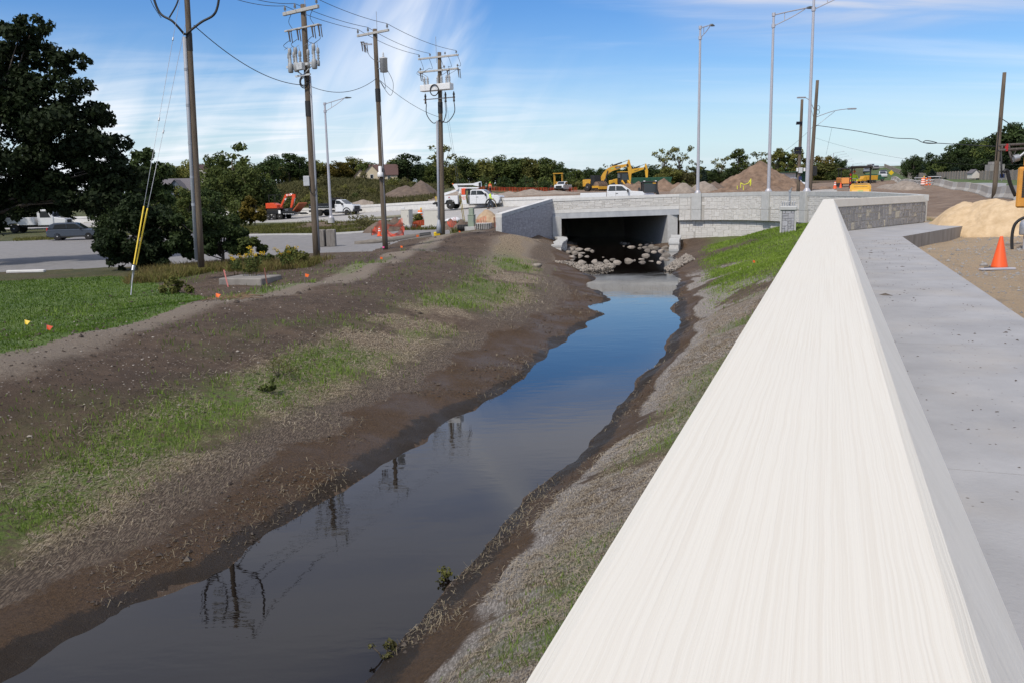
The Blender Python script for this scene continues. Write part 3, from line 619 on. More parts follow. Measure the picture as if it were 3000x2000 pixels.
# ------------------------------------------------------------------ sweep along a plan path
def miter_frames(path):
    Pn = np.array([p[:2] for p in path], float); n = len(Pn); fr = []
    for i in range(n):
        d0 = Pn[i]-Pn[max(i-1, 0)]; d1 = Pn[min(i+1, n-1)]-Pn[i]
        if i == 0: d0 = d1
        if i == n-1: d1 = d0
        d0 = d0/np.linalg.norm(d0); d1 = d1/np.linalg.norm(d1)
        n0 = np.array([d0[1], -d0[0]]); n1_ = np.array([d1[1], -d1[0]]); nn = n0+n1_; nn /= np.linalg.norm(nn); k = 1/max(.3, nn@n0)
        fr.append((Pn[i], nn*k))
    return fr
def sweep(name, path, prof, m, parent=None, zs=None, mats=None, caps=True):
    """prof: list of (t, z) around the section; t to the right of the path direction; zs: z offset per path point"""
    fr = miter_frames(path); n = len(prof); V = []; F = []; mi = []
    for i, (p, nn) in enumerate(fr):
        dz = zs[i] if zs is not None else 0
        for t_, z in prof: q = p+nn*t_; V.append((q[0], q[1], z+dz))
    for i in range(len(fr)-1):
        for k in range(n): F.append((i*n+k, i*n+(k+1) % n, i*n+n+(k+1) % n, i*n+n+k)); mi.append(k)
    if caps: F += [tuple(reversed(range(n))), tuple(range((len(fr)-1)*n, len(fr)*n))]; mi += [-1, -1]
    me = bpy.data.meshes.new(name); me.from_pydata(V, [], F)
    bm = bmesh.new(); bm.from_mesh(me); bmesh.ops.recalc_face_normals(bm, faces=bm.faces); bm.to_mesh(me); bm.free()
    o = bpy.data.objects.new(name, me); COL.objects.link(o)
    if mats:
        for q in mats[0]: me.materials.append(q)
        for pz, k in zip(me.polygons, mi): pz.material_index = mats[1].get(k, 0)
    else: me.materials.append(m)
    if parent: o.parent = parent
    return o
# ------------------------------------------------------------------ individual facing stones
def stone_mesh(seed):
    rg = random.Random(seed); V = []; F = []
    nx, ny = 4, 4                                    # rough pillow face in the unit square, depth along +y
    def jit(i, j):
        u_ = (0, .06, .94, 1)[i]; w_ = (0, .06, .94, 1)[j]
        e = .03
        return u_-.5+rg.uniform(-e, e), w_-.5+rg.uniform(-e, e)
    for j in range(ny):
        for i in range(nx):
            x, z = jit(i, j); edge = i in (0, 3) or j in (0, 3)
            V.append((x, 0.0 if edge else .75+rg.uniform(-.25, .3), z))
    for j in range(3):
        for i in range(3): a = j*4+i; F.append((a, a+1, a+5, a+4))
    me = bpy.data.meshes.new('stone'); me.from_pydata(V, [], F)
    bm = bmesh.new(); bm.from_mesh(me); bmesh.ops.recalc_face_normals(bm, faces=bm.faces)
    if sum(f.normal.y*f.calc_area() for f in bm.faces) < 0: bmesh.ops.reverse_faces(bm, faces=bm.faces)
    bm.to_mesh(me); bm.free(); return me
STONES = {}
def stone_meshes(m):
    if m.name not in STONES:
        L_ = []
        for k in range(6):
            me = stone_mesh(k); me.materials.append(m); L_.append(me)
        STONES[m.name] = L_
    return STONES[m.name]
def pack(nx, ny, sizes, rg):
    occ = np.zeros((nx, ny), bool); out = []
    for j in range(ny):
        for i in range(nx):
            if occ[i, j]: continue
            for w, h in rg.sample(sizes, len(sizes)):
                if i+w <= nx and j+h <= ny and not occ[i:i+w, j:j+h].any(): break
            else: w = h = 1
            occ[i:i+w, j:j+h] = True; out.append((i, j, w, h))
    return out
def pathfn(path):
    Pn = np.array([p[:2] for p in path]); d = np.r_[0, np.cumsum(np.linalg.norm(np.diff(Pn, axis=0), axis=1))]
    def f(s):
        i = int(np.clip(np.searchsorted(d, s)-1, 0, len(Pn)-2)); t = (s-d[i])/(d[i+1]-d[i]); q = Pn[i]*(1-t)+Pn[i+1]*t; tg = (Pn[i+1]-Pn[i])/np.linalg.norm(Pn[i+1]-Pn[i])
        return q, tg
    return f, d[-1]
def stone_facing(parent, fn, s0, s1, zlo, zhi, cw, ch, sizes, m, seed, proud, joint, off=0.0, limit=300, special=None, skip=None):
    """facing stones on a wall: fn(s) gives the plan point and tangent, outward is to the tangent's right"""
    rg = random.Random(seed); nx = max(1, round((s1-s0)/cw)); cw = (s1-s0)/nx
    zmn = min(zlo(s0+(s1-s0)*k/20) for k in range(21)); zmx = max(zhi(s0+(s1-s0)*k/20) for k in range(21)); ny = max(1, round((zmx-zmn)/ch)); ch = (zmx-zmn)/ny
    rest = MB(); cnt = 0; ms = stone_meshes(m)
    items = pack(nx, ny, sizes, rg)
    for i, j, w, h in items:
        a = s0+i*cw; b_ = a+w*cw; c0 = zmn+j*ch; c1_ = c0+h*ch; sm = (a+b_)/2
        lo_, hi_ = zlo(sm), zhi(sm); c0 = max(c0, lo_); c1_ = min(c1_, hi_)
        if c1_-c0 < .05 or (skip and skip(sm)): continue
        (p, tg) = fn(sm); nn = np.array([tg[1], -tg[0]])
        W_, H_ = (b_-a)-joint, (c1_-c0)-joint
        Mx = Matrix(((tg[0]*W_, nn[0]*proud, 0, p[0]+nn[0]*off), (tg[1]*W_, nn[1]*proud, 0, p[1]+nn[1]*off), (0, 0, H_, (c0+c1_)/2), (0, 0, 0, 1)))
        mm = rg.choice(ms)
        if special and rg.random() < special[1]: mm = rg.choice(stone_meshes(special[0]))
        if cnt < limit:
            o = bpy.data.objects.new('stone', mm); COL.objects.link(o); o.parent = parent; o.matrix_basis = Mx; cnt += 1
        else: rest.add([Mx @ v.co for v in mm.vertices], [tuple(pz.vertices) for pz in mm.polygons])
    if rest.V: o = rest.build('stone_courses', m, parent, fix=False); o['kind'] = 'stuff'
# ------------------------------------------------------------------ the near parapet wall with its return
zw = CAMH-0.42
wall = thing('parapet_wall', 'long parapet wall with broad cream coping beside the sidewalk', 'wall')
CAPP = [(-.33, zw-.30), (-.195, zw-.012), (-.175, zw), (.175, zw), (.195, zw-.012), (.358, zw-.30)]
L0 = 14.0
# the coping in cast lengths, local y along the wall so that its brushed grain runs with it
rest_s = -8.0; seglen = [(-8.0, 9.85), (9.858, 22.5), (22.508, WALL_L)]
for a, b_ in seglen:
    last = b_ == WALL_L
    me = bpy.data.meshes.new('coping'); V = []; F = []; n = len(CAPP)
    for s_ in (a, b_):
        for t_, z in CAPP: V.append((t_, s_+(t_*math.tan((math.atan2(RET_END[0]-COR[0], RET_END[1]-COR[1])-WA)/-2) if last and s_ == b_ else 0), z-zw))
    F = [(k, (k+1) % n, n+(k+1) % n, n+k) for k in range(n)]+[tuple(reversed(range(n))), tuple(range(n, 2*n))]
    me.from_pydata(V, [], F); bm = bmesh.new(); bm.from_mesh(me); bmesh.ops.recalc_face_normals(bm, faces=bm.faces); bm.to_mesh(me); bm.free()
    me.materials.append(COPE); me.materials.append(capside)
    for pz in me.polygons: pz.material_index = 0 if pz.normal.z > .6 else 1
    o = bpy.data.objects.new('coping', me); COL.objects.link(o); o.parent = wall; o.location = (WO[0], WO[1], zw); o.rotation_euler = (0, 0, -WA)
CAPR = [(-.30, zw-.30), (-.195, zw-.012), (-.175, zw), (.175, zw), (.195, zw-.012), (.30, zw-.30)]
sweep('return_coping', [wallpt(WALL_L-.001, 0), COR, RET_END][1:], [(t_*1.0, z) for t_, z in CAPR], capshade, wall, mats=([capshade, COPE], {1: 0, 2: 1, 3: 0}))
body = sweep('wall_body', [wallpt(-8, 0), COR, RET_END], [(-.27, -.3), (-.27, zw-.30), (.27, zw-.30), (.27, 2.3)], grout, wall)
fnR, lenR = pathfn([COR, RET_END])
stone_facing(wall, fnR, .30, lenR+.1, lambda s: 2.5, lambda s: zw-.31, .17, .155, [(1, 1), (2, 1), (1, 2), (2, 2), (2, 2), (3, 2), (2, 3), (2, 1), (1, 2)], stoneD, 5, .024, .045, .273, special=(stoneT, .12))
# ------------------------------------------------------------------ sidewalk slab
SWE = 2.45
swpoly = [wallpt(-8, .26), wallpt(-8, SWE), (13.55, 29.55), (20.0, 37.4), tuple(G(2735, 630, 2.5)[:2]), tuple(G(2690, 617, 2.5)[:2]), RET_END, COR]
def slab(name, poly, z0, z1, m, parent=None):
    n = len(poly); V = [(x, y, z0) for x, y in poly]+[(x, y, z1) for x, y in poly]
    F = [tuple(reversed(range(n))), tuple(range(n, 2*n))]+[(i, (i+1) % n, n+(i+1) % n, n+i) for i in range(n)]
    me = bpy.data.meshes.new(name); me.from_pydata(V, [], F); bm = bmesh.new(); bm.from_mesh(me); bmesh.ops.recalc_face_normals(bm, faces=bm.faces); bmesh.ops.triangulate(bm, faces=bm.faces); bm.to_mesh(me); bm.free()
    me.materials.append(m); o = bpy.data.objects.new(name, me); COL.objects.link(o); 
    if parent: o.parent = parent
    return o
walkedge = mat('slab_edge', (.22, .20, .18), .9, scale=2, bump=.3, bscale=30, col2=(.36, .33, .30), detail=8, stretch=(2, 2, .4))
side = tag(empty('sidewalk', (0, 0, 0)), 'grey concrete sidewalk running beside the parapet wall', None, None, 'structure')
# panels cast between sawn joints, shared direction with the wall
cuts = [-8, -4, 0.3, 4.9, 9.5, 14.1, 18.7, 23.3, 27.9]
for a, b_ in zip(cuts[:-1], cuts[1:]):
    slab('slab_panel', [wallpt(a+.005, .275), wallpt(a+.005, SWE), wallpt(b_-.005, SWE), wallpt(b_-.005, .275)], 2.05, 2.5, walkm, side)
e0 = wallpt(27.905, .275); e1 = wallpt(27.905, SWE)
inner = [e0, e1, (13.62, 29.75), (20.0, 37.4), tuple(G(2735, 630, 2.5)[:2]), tuple(G(2692, 618, 2.5)[:2]), (RET_END[0]+.25, RET_END[1]-.2), (COR[0]+.22, COR[1]-.18)]
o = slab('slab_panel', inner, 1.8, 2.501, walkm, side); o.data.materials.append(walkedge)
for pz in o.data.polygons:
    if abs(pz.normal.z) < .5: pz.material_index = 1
slab('joint_bed', [wallpt(-8, .3), wallpt(-8, SWE-.02), wallpt(28.2, SWE-.02), wallpt(28.2, .3)], 2.0, 2.485, walkedge, side)
# ------------------------------------------------------------------ the culvert bridge
bridge = thing('culvert_bridge', 'pale stone-faced culvert bridge over the stream with dark square opening', 'bridge')
fnB, lenB = pathfn(BRG)
Bn = np.array([p[:2] for p in BRG]); Bd = np.r_[0, np.cumsum(np.linalg.norm(np.diff(Bn, axis=0), axis=1))]
sB = float(np.interp(16, np.arange(len(Bd)), Bd))               # where the span ends
def zt(s): return float(np.interp(s, [0, sB, sB+6, lenB-8, lenB], [3.84, 4.02, 4.06, 3.97, 3.80]))
nspan = 17
def seg(path_i0, path_i1): return [tuple(BRG[i][:2]) for i in range(path_i0, path_i1)], [zt(Bd[i]) for i in range(path_i0, path_i1)]
sp, szs = seg(0, nspan); rp, rzs = seg(nspan-1, len(BRG))
sweep('cap', sp, [(-.45, -.22), (-.45, 0), (.03, 0), (.03, -.22)], concL, bridge, szs)
sweep('span_core', sp, [(-.4, -1.57), (-.4, -.222), (-.012, -.222), (-.012, -1.57)], groutG, bridge, szs)
sweep('plain_band', sp, [(-.2, -1.17), (-.2, -.90), (.025, -.90), (.025, -1.17)], concL, bridge, szs)
sweep('edge_beam', sp, [(-.2, -1.60), (-.2, -1.174), (.012, -1.174), (.012, -1.60)], concB, bridge, szs)
stone_facing(bridge, fnB, 0, sB, lambda s: zt(s)-.895, lambda s: zt(s)-.228, .2, .112, [(2, 1), (3, 1), (3, 2), (2, 2), (1, 1), (4, 2), (3, 1)], stoneL, 11, .02, .016, -.012, limit=110)
sweep('cap', rp, [(-.45, -.28), (-.45, 0), (.02, 0), (.02, -.28)], conc, bridge, rzs)
sweep('wall_core', rp, [(-.4, -2.05), (-.4, -.282), (-.012, -.282), (-.012, -2.05)], groutG, bridge, rzs)
PIER_S = []
for (x, y) in [(14.35, 66.25), (18.15, 61.7), (19.5, 57.3)]:
    PIER_S.append(float(Bd[np.argmin(np.hypot(Bn[:, 0]-x, Bn[:, 1]-y))]))
# refine pier stations so that they stand under the lamp poles seen in the photograph
def station_for_px(px):
    best = None
    for s in np.linspace(sB+.2, lenB, 900):
        q, _ = fnB(s); d = np.array([q[0], q[1], 4.0])-CAMP; x = CX+FPX*(d@Rv)/(d@Fv)
        if x >= px: return float(s)
    return lenB
PIER_S = [station_for_px(2041), station_for_px(2246), station_for_px(2357)]
notpier = lambda s: any(abs(s-q) < .5 for q in PIER_S)
stone_facing(bridge, fnB, sB+.02, lenB-.6, lambda s: zt(s)-1.25, lambda s: zt(s)-.29, .22, .13, [(1, 1), (2, 1), (2, 2), (3, 2), (1, 2), (2, 3), (2, 2)], stoneL, 12, .022, .016, -.012, limit=110, skip=notpier)
stone_facing(bridge, fnB, sB+.02, min(lenB-.6, sB+16), lambda s: zt(s)-2.05, lambda s: zt(s)-1.27, .22, .13, [(1, 1), (2, 1), (2, 2), (3, 2), (1, 2), (2, 3), (2, 2)], stoneL, 13, .022, .016, -.012, limit=78, skip=notpier)
PIERS = []
for s in PIER_S:
    q, tg = fnB(s); nn = np.array([tg[1], -tg[0]]); rz = math.atan2(tg[1], tg[0]); c = q-nn*.16
    mb = MB(); z1 = zt(s)+.008; mb.box((c[0], c[1], (z1+z1-1.25)/2), (.78, .62, 1.245), rz, bev=.02); mb.box((c[0], c[1], z1-1.655), (.78, .62, .80), rz, bev=.02)
    mb.build('pier', conc, bridge); PIERS.append((c[0], c[1], z1, rz))
# recessed lower wall under the overhang
lower = thing('retaining_wall', 'recessed lower stone wall under the bridge parapet overhang', 'wall')
lp = [tuple(p) for p in rp]; loff = miter_frames(lp); lp2 = [tuple(p-nn*.28) for p, nn in loff]
sweep('wall_core', lp2, [(-.3, -.3), (-.3, 2.2), (-.012, 2.2), (-.012, -.3)], groutG, lower)
fnL, lenL = pathfn(lp2)
stone_facing(lower, fnL, .05, 14, lambda s: .0 if s < 4 else .5, lambda s: zt(sB+s)-2.06, .24, .15, [(1, 1), (2, 1), (2, 2), (3, 2), (1, 2), (2, 1), (2, 2)], stoneL, 14, .02, .016, -.012, limit=240)
# abutments, tunnel and deck
LA, RA = (4.15, 68.86), (12.35, 67.27); LB, RB_ = (2.9, 85.5), (11.1, 85.5)
mb = MB()
def vwall(mb, a, b, z0, z1, th):
    a = np.array(a, float); b = np.array(b, float); d = (b-a)/np.linalg.norm(b-a); n = np.array([d[1], -d[0]])*th
    Q = [a, b, b+n, a+n]; V = [(q[0], q[1], z) for z in (z0, z1) for q in Q]
    mb.add(V, [(0, 1, 2, 3), (4, 5, 6, 7), (0, 1, 5, 4), (1, 2, 6, 5), (2, 3, 7, 6), (3, 0, 4, 7)])
mb = MB(); vwall(mb, RA, RB_, -.6, 2.43, .8); mb.build('culvert_wall', conc, bridge)
mb = MB(); vwall(mb, LB, LA, -.6, 2.43, .72); mb.build('culvert_wall', conc, bridge)
mb = MB(); mb.prism([(0, 0), (.0, .22), (.22, .22)], 0, 14); o = mb.build('haunch', concB, bridge); o.location = (LA[0]-.0, LA[1]+.1, 2.2); o.rotation_euler = (0, 0, math.atan2(LB[1]-LA[1], LB[0]-LA[0])-math.pi/2)
slab('deck', [(3.55, 69.45), (13.1, 67.5), (19, 70), (16, 86), (0, 86), (-1, 75)], 2.42, 2.80, roadm, bridge)
mb = MB(); vwall(mb, LB, RB_, -.6, 2.45, -.3); mb.build('added_culvert_stop', groutD, bridge)  # added wall closing the tunnel so the opening stays dark
# ------------------------------------------------------------------ wing wall
wing = thing('wing_wall', 'sloping grey wing wall left of the culvert with fine stone pattern', 'wall')
wa, wb = np.array(WING[0]), np.array(WING[1]); wl2 = float(np.linalg.norm(wb-wa)); wt = (wb-wa)/wl2
wz = lambda s: 2.93+(3.84-2.93)*s/wl2
wpath = [tuple(wa), tuple(wb)]; wzs = [wz(0), wz(wl2)]
sweep('cap', wpath, [(-.47, -.26), (-.47, 0), (.025, 0), (.025, -.26)], concL, wing, wzs, mats=([concL, concB], {2: 1}))  # right cap face gets darker concrete: its shade is put into the colour
V = []; 
sweep('wall_core', wpath, [(-.45, -4.2), (-.45, -.262), (-.005, -.262), (-.005, -4.2)], groutD, wing, wzs, mats=([groutD, conc], {-1: 1}))
fnW, _ = pathfn(wpath)
stone_facing(wing, fnW, .02, wl2-.02, lambda s: 1.35-s/wl2*.75, lambda s: wz(s)-.27, .17, .105, [(2, 1), (3, 1), (2, 2), (3, 2), (1, 1), (2, 1), (4, 1)], stoneG, 15, .018, .014, -.005, limit=300)  # darker blue-grey stone puts the wing's shade into the facing
mb = MB(); e = wa-wt*.012; mb.box((wa[0]-wt[0]*.015+(-wt[1])*.21, wa[1]-wt[1]*.015+wt[0]*.21, 1.7), (.03, .46, 1.95), math.atan2(wt[1], wt[0])); mb.build('end_face', conc, wing)
# ------------------------------------------------------------------ block ledges stepping out of the culvert on both sides
def ledge(path, zs, w, label):
    t = thing('block_ledge', label, 'ledge', group=None)
    for k, (p, z) in enumerate(zip(path[:-1], zs[:-1])):
        p = np.array(p); q = np.array(path[k+1]); c = (p+q)/2; d = q-p; L_ = np.linalg.norm(d); rz = math.atan2(d[1], d[0])
        b = MB(); b.box((c[0], c[1], z-.09), (L_+.04, w, .18), rz, bev=.02); b.build('cap_block', conc, t)
        b = MB(); b.box((c[0], c[1], z-.34), (L_-.015, w*.84, .32), rz, bev=.02); b.build('block', stoneL, t)
        b = MB(); b.box((c[0], c[1], z-.68), (L_-.015, w*.92, .36), rz, bev=.02); b.build('block', conc, t)
lft = [P(1628+x_, 0, Y)[:2] for x_, Y in [(0, 68.2)]]
ledge([(3.85, 68.5), (4.1, 67.2), (4.05, 66.0), (3.85, 64.9), (3.6, 63.8), (3.45, 62.7), (3.35, 61.6)], [.86, .82, .77, .72, .66, .60, .55], .78, 'curved low block ledge left of the culvert opening')
ledge([(12.95, 66.95), (12.75, 65.8), (12.5, 64.7), (12.2, 63.6), (11.95, 62.5), (11.75, 61.4)], [.88, .82, .76, .70, .62, .55], .78, 'straight low block ledge right of the culvert opening')
# ------------------------------------------------------------------ boulders in the culvert mouth
def rock_mesh(seed, sub=2):
    bm = bmesh.new(); bmesh.ops.create_icosphere(bm, subdivisions=sub, radius=.5); rg = random.Random(seed)
    ph = [rg.uniform(0, 6.28) for _ in range(9)]; pl = [Vector((rg.uniform(-1, 1), rg.uniform(-1, 1), rg.uniform(-.6, 1))).normalized() for _ in range(7)]; pd = [rg.uniform(.24, .42) for _ in pl]
    for v in bm.verts:
        c = v.co
        for n_, d_ in zip(pl, pd):
            e = c.dot(n_)-d_
            if e > 0: c -= n_*e*.93
        k = 1+.07*math.sin(5*c.x+ph[0])+.07*math.sin(6*c.y+ph[1])+.05*math.sin(9*c.z+ph[2])
        v.co = c*k
    me = bpy.data.meshes.new('boulder'); bm.to_mesh(me); bm.free(); me.materials.append(rockm); me.polygons.foreach_set('use_smooth', [True]*len(me.polygons)); return me
ROCKS = [rock_mesh(k) for k in range(7)]
BLD = [(370,590,150),(400,640,140),(450,590,90),(390,665,120),(530,660,140),(640,675,90),(710,698,90),(350,710,90),(440,720,120),(540,725,110),(530,770,110),(625,785,70),(380,790,150),(550,860,150),(740,850,180),(800,885,150),(930,855,100),(1020,832,80),(1090,865,140),(1000,915,140),(880,800,40),(1270,840,140),(1360,845,60),(1455,820,110),(1460,860,150),(1610,852,100),(1740,860,160),(1780,810,120),(1850,835,90),(1530,760,140),(1550,680,140),(1650,710,100),(1820,750,170),(1760,690,160),(1840,640,130),(1740,610,150),(1610,630,110),(1510,640,100),(1550,600,80),(1640,570,90),(1430,605,100),(1440,655,70),(1315,630,120),(1190,630,40),(1220,585,80),(1150,575,110),(1690,650,90),(1870,690,90),(1880,600,80),(1260,590,60)]
BLD.sort(); BCNT = {}
ORDB = ['leftmost', 'second', 'third', 'fourth', 'fifth', 'sixth', 'seventh', 'eighth', 'ninth', 'tenth', 'eleventh', 'twelfth']
for k, (zx, zy, w) in enumerate(BLD):
    px, py = 1600+zx/5.227, 600+(zy+w*.18)/5.227; q = G(px, py, .0)
    ww = w/5.227*q[1]/FPX*1.38; o = bpy.data.objects.new('boulder', ROCKS[k % 7]); COL.objects.link(o); o.location = (q[0], q[1]+ww*.2, -ww*.12); rg = random.Random(k)
    o.scale = (ww, ww*rg.uniform(.7, .95), ww*rg.uniform(.5, .8)); o.rotation_euler = (rg.uniform(-.2, .2), rg.uniform(-.2, .2), rg.uniform(0, 6.28))
    side_ = 'left' if zx < 830 else 'right' if zx > 1380 else 'middle'
    row = 'far inside' if zy < 660 else 'at front edge of' if zy > 780 else 'just inside'
    BCNT[side_+row] = BCNT.get(side_+row, -1)+1
    tag(o, ORDB[BCNT[side_+row]]+(' from left, ' if BCNT[side_+row] else ', ')+{'left': 'tan boulder by left wall, ', 'right': 'tan boulder by right wall, ', 'middle': 'tan boulder mid-stream, '}[side_]+row+' culvert mouth', 'boulder', 'boulders in the culvert mouth, %s, %s' % (side_, row))
def scatter_cobbles(name, label, poly_px, n, size, seed):
    rg = np.random.default_rng(seed); pp = np.array([G(x, y, .1)[:2] for x, y in poly_px]); lo_ = pp.min(0); hi_ = pp.max(0); V = []; F = []
    base = bmesh.new(); bmesh.ops.create_icosphere(base, subdivisions=1, radius=.5); bv = np.array([v.co for v in base.verts]); bf = np.array([[v.index for v in f.verts] for f in base.faces]); base.free()
    pts = rg.uniform(lo_, hi_, (n*6, 2)); pts = pts[inpoly([tuple(q) for q in pp], pts[:, 0], pts[:, 1])][:n]; z, _ = terrain(pts[:, 0], pts[:, 1])
    for k in range(len(pts)):
        s = size*rg.uniform(.5, 1.5); e = Euler(rg.uniform(0, 6, 3)).to_matrix(); q = (bv*rg.uniform(.65, 1.2, bv.shape)*np.array([1, .8, .55])*s)@np.array(e).T+np.array([pts[k, 0], pts[k, 1], max(z[k], 0)+s*.25+rg.uniform(0, .1)])
        V.append(q); F.append(bf+len(bv)*k)
    o = fast_mesh(name, np.concatenate(V), np.concatenate(F), cobm, None, False); tag(o, label, 'cobbles', None, 'stuff')
scatter_cobbles('riprap', 'pale cobble riprap spread on the left bank before the culvert', [(1625,764),(1660,770),(1720,778),(1790,772),(1800,782),(1750,792),(1700,792),(1650,778)], 800, .12, 3)
scatter_cobbles('riprap', 'pale cobble riprap heaped below the right ledge of the culvert', [(1945,788),(1960,775),(1985,760),(2010,752),(2036,765),(2000,780),(1970,793)], 800, .12, 4)
# ------------------------------------------------------------------ small stone pedestal with conduit stubs
pq = P(2308, 676, 52); ped = thing('stone_pedestal', 'square stone pedestal with grey cap and pipe stubs before the wall', 'pedestal', (pq[0], pq[1], 1.45), -.32)
mb = MB(); mb.box((0, 0, .8), (.82, .82, 1.4)); mb.build('core', groutD, ped)
for sx in (-.44, .44): mb = MB(); mb.box((sx*.93, -.41, .78), (.10, .06, 1.44), bev=.01); mb.build('corner_strip', conc, ped)
mb = MB(); mb.box((0, 0, 1.62), (1.0, 1.0, .27), bev=.05); mb.build('cap', conc, ped)
fnP, _ = pathfn([(-.34, -.41), (.34, -.41)]); stone_facing(ped, fnP, 0, .68, lambda s: .1, lambda s: 1.47, .17, .16, [(1, 1), (2, 1), (2, 2), (1, 2), (2, 1)], stoneG, 9, .03, .02, 0)
mb = MB()
for x in (-.3, -.05, .28):
    for dx in (-.06, .06): mb.cyl((x+dx, -.1, 1.75), (x+dx, -.1, 1.95), .03, n=6); mb.cyl((x+dx-.03, -.1, 1.97), (x+dx+.05, -.1, 2.0), .035, n=6)
mb.build('conduit_stub', mat('galvanised', (.42, .43, .45), .45, .6, var=.15, scale=8), ped)
mb = MB(); mb.cyl((.05, .1, 1.75), (.05, .1, 2.62), .055, n=8); mb.cyl((.05, .1, 2.56), (.05, .1, 2.7), .08, n=8); mb.cyl((.05, .1, 2.68), (.17, .02, 2.82), .03, n=6); mb.build('vent_pipe', MATS['galvanised'], ped)
# ------------------------------------------------------------------ utility poles
woodm = mat('weathered_pole', (.085, .062, .043), .9, scale=3, bump=.8, bscale=20, col2=(.165, .13, .095), detail=8, stretch=(6, 6, .35))
wooddark = mat('tarred_pole', (.06, .052, .048), .9, scale=3, bump=.6, bscale=20, col2=(.13, .11, .10), detail=8, stretch=(6, 6, .35))
armm = mat('grey_crossarm', (.36, .35, .33), .8, scale=4, bump=.2, col2=(.48, .47, .45))
condm = mat('grey_conduit', (.27, .29, .33), .5, scale=3, col2=(.34, .36, .40), var=.1)
galv = MATS['galvanised']
blackm = mat('black_rubber', (.015, .015, .016), .6, var=.2)
porc = mat('grey_porcelain', (.34, .35, .36), .35, var=.12)
wirem = mat('wire', (.035, .036, .04), .5, .3, var=.1)
equip = mat('pale_grey_equipment', (.52, .53, .54), .45, var=.08)
whitem = mat('white_paint', (.72, .72, .72), .35, var=.04, coat=.2)
yellowm = mat('yellow_plastic', (.75, .52, .02), .5, var=.05)
def arm_dir(a): a = math.radians(a); return np.array([math.cos(a), -math.sin(a), 0])
class Pole:
    def __init__(s, name, label, base, top, Y, r0=.17, r1=.12, group='utility poles along the stream', z0=None, m=None):
        s.Y = Y; s.b = P(*base, Y); s.t = P(*top, Y)
        if z0 is not None: s.b = s.b.copy(); s.b[2] = z0
        s.root = thing(name, label, 'utility pole', tuple(s.b), 0, group)
        d = s.t-s.b; s.d = d
        mb = MB(); n = 14; pts = [tuple(d*k/8) for k in range(9)]; pts[0] = tuple(d*(-.04)); mb.tube(pts, r0, 14, r1); mb.build('pole_shaft', m or woodm, s.root)
        s.r0, s.r1 = r0, r1
    def at(s, py, dx=0, dy=0):
        """point on the pole axis at picture height py"""
        lo, hi = 0., 1.3
        for _ in range(40):
            m_ = (lo+hi)/2; q = s.b+s.d*m_-CAMP; y = CY-FPX*(q@Uv)/(q@Fv)
            if y > py: lo = m_
            else: hi = m_
        return s.d*lo+np.array([dx, dy, 0.])
    def part(s, name, mb, m): return mb.build(name, m, s.root)
def insulator(mb, p, h=.22, r=.07):
    mb.lathe([(.02, 0), (r, .02), (r*.6, h*.35), (r*1.0, h*.4), (r*.55, h*.7), (r*.7, h*.75), (.03, h)], tuple(p), 8)
def crossarm(po, py, ang, half, off=0., size=(.10, .12), m=None, front=True, ins=(-.95, -.45, .95), ins_h=.22):
    a = arm_dir(ang); nrm = np.array([-a[1], a[0], 0]); c = po.at(py)+nrm*(-.17 if front else .17)+a*off
    mb = MB(); mb.box(tuple(c), (half*2, size[0], size[1]), math.atan2(a[1], a[0]), bev=.012); o = po.part('crossarm', mb, m or armm)
    pts = []
    for f in ins:
        q = c+a*f*half+np.array([0, 0, size[1]/2]); b = MB(); b.cyl(tuple(q), tuple(q+np.array([0, 0, .1])), .015, n=6); insulator(b, q+np.array([0, 0, .08]), ins_h); e = b.build('insulator', porc, po.root); pts.append(po.b+q+np.array([0, 0, .08+ins_h]))
    return c, a, pts
def cutout(po, q):
    mb = MB(); q = np.array(q); mb.cyl(tuple(q), tuple(q+np.array([.05, 0, -.5])), .045, .03, 6); mb.cyl(tuple(q+np.array([.12, 0, -.05])), tuple(q+np.array([.16, 0, -.55])), .025, n=6); mb.box(tuple(q+np.array([.05, 0, 0])), (.22, .06, .06)); po.part('fuse_cutout', mb, wooddark)
def loop(po, pts, r=.013, name='jumper_cable', m=None):
    mb = MB(); mb.tube(catmull(pts, 6), r, 5); return po.part(name, mb, m or wirem)
# pole with two thick risers (front left)
p1 = Pole('utility_pole', 'leftmost tall utility pole with grey conduits, rising out of the weeds', (588, 750), (541, -130), 33, .125, .095)
mb = MB(); q0 = p1.at(740); q1 = p1.at(110); o_ = np.array([-.14, -.09, 0]); mb.tube([tuple(q0+o_-np.array([0, 0, .3])), tuple((q0+q1)/2+o_), tuple(q1+o_)], .07, 10)
for py in (205, 310, 420, 520, 600): q = p1.at(py)+o_; mb.cyl(tuple(q-np.array([0, 0, .05])), tuple(q+np.array([0, 0, .05])), .077, n=10)
p1.part('conduit', mb, condm)
mb = MB(); q0 = p1.at(150); q1 = p1.at(98); mb.cyl(tuple(q0), tuple(q1), .115, n=14); p1.part('black_wrap', mb, blackm)
zc_ = p1.at(80)
for sx, sy in ((-1.0, -.2), (1.05, .1)):
    loop(p1, [tuple(zc_+np.array([-.1, -.15, -.3])), tuple(zc_+np.array([sx*.45, sy-.1, .15])), tuple(zc_+np.array([sx*.95, sy, .5])), tuple(zc_+np.array([sx*1.15, sy, 1.3])), tuple(zc_+np.array([sx*1.1, sy, 2.2]))], .045, 'riser_cable', blackm)
loop(p1, [tuple(zc_+np.array([-.9, -.2, .3])), tuple(zc_+np.array([-1.25, -.2, 1.0])), tuple(zc_+np.array([-1.3, -.2, 2.1]))]); loop(p1, [tuple(zc_+np.array([-.6, -.2, .3])), tuple(zc_+np.array([-.2, -.2, 1.0])), tuple(zc_+np.array([-.35, -.2, 1.9]))], .03)
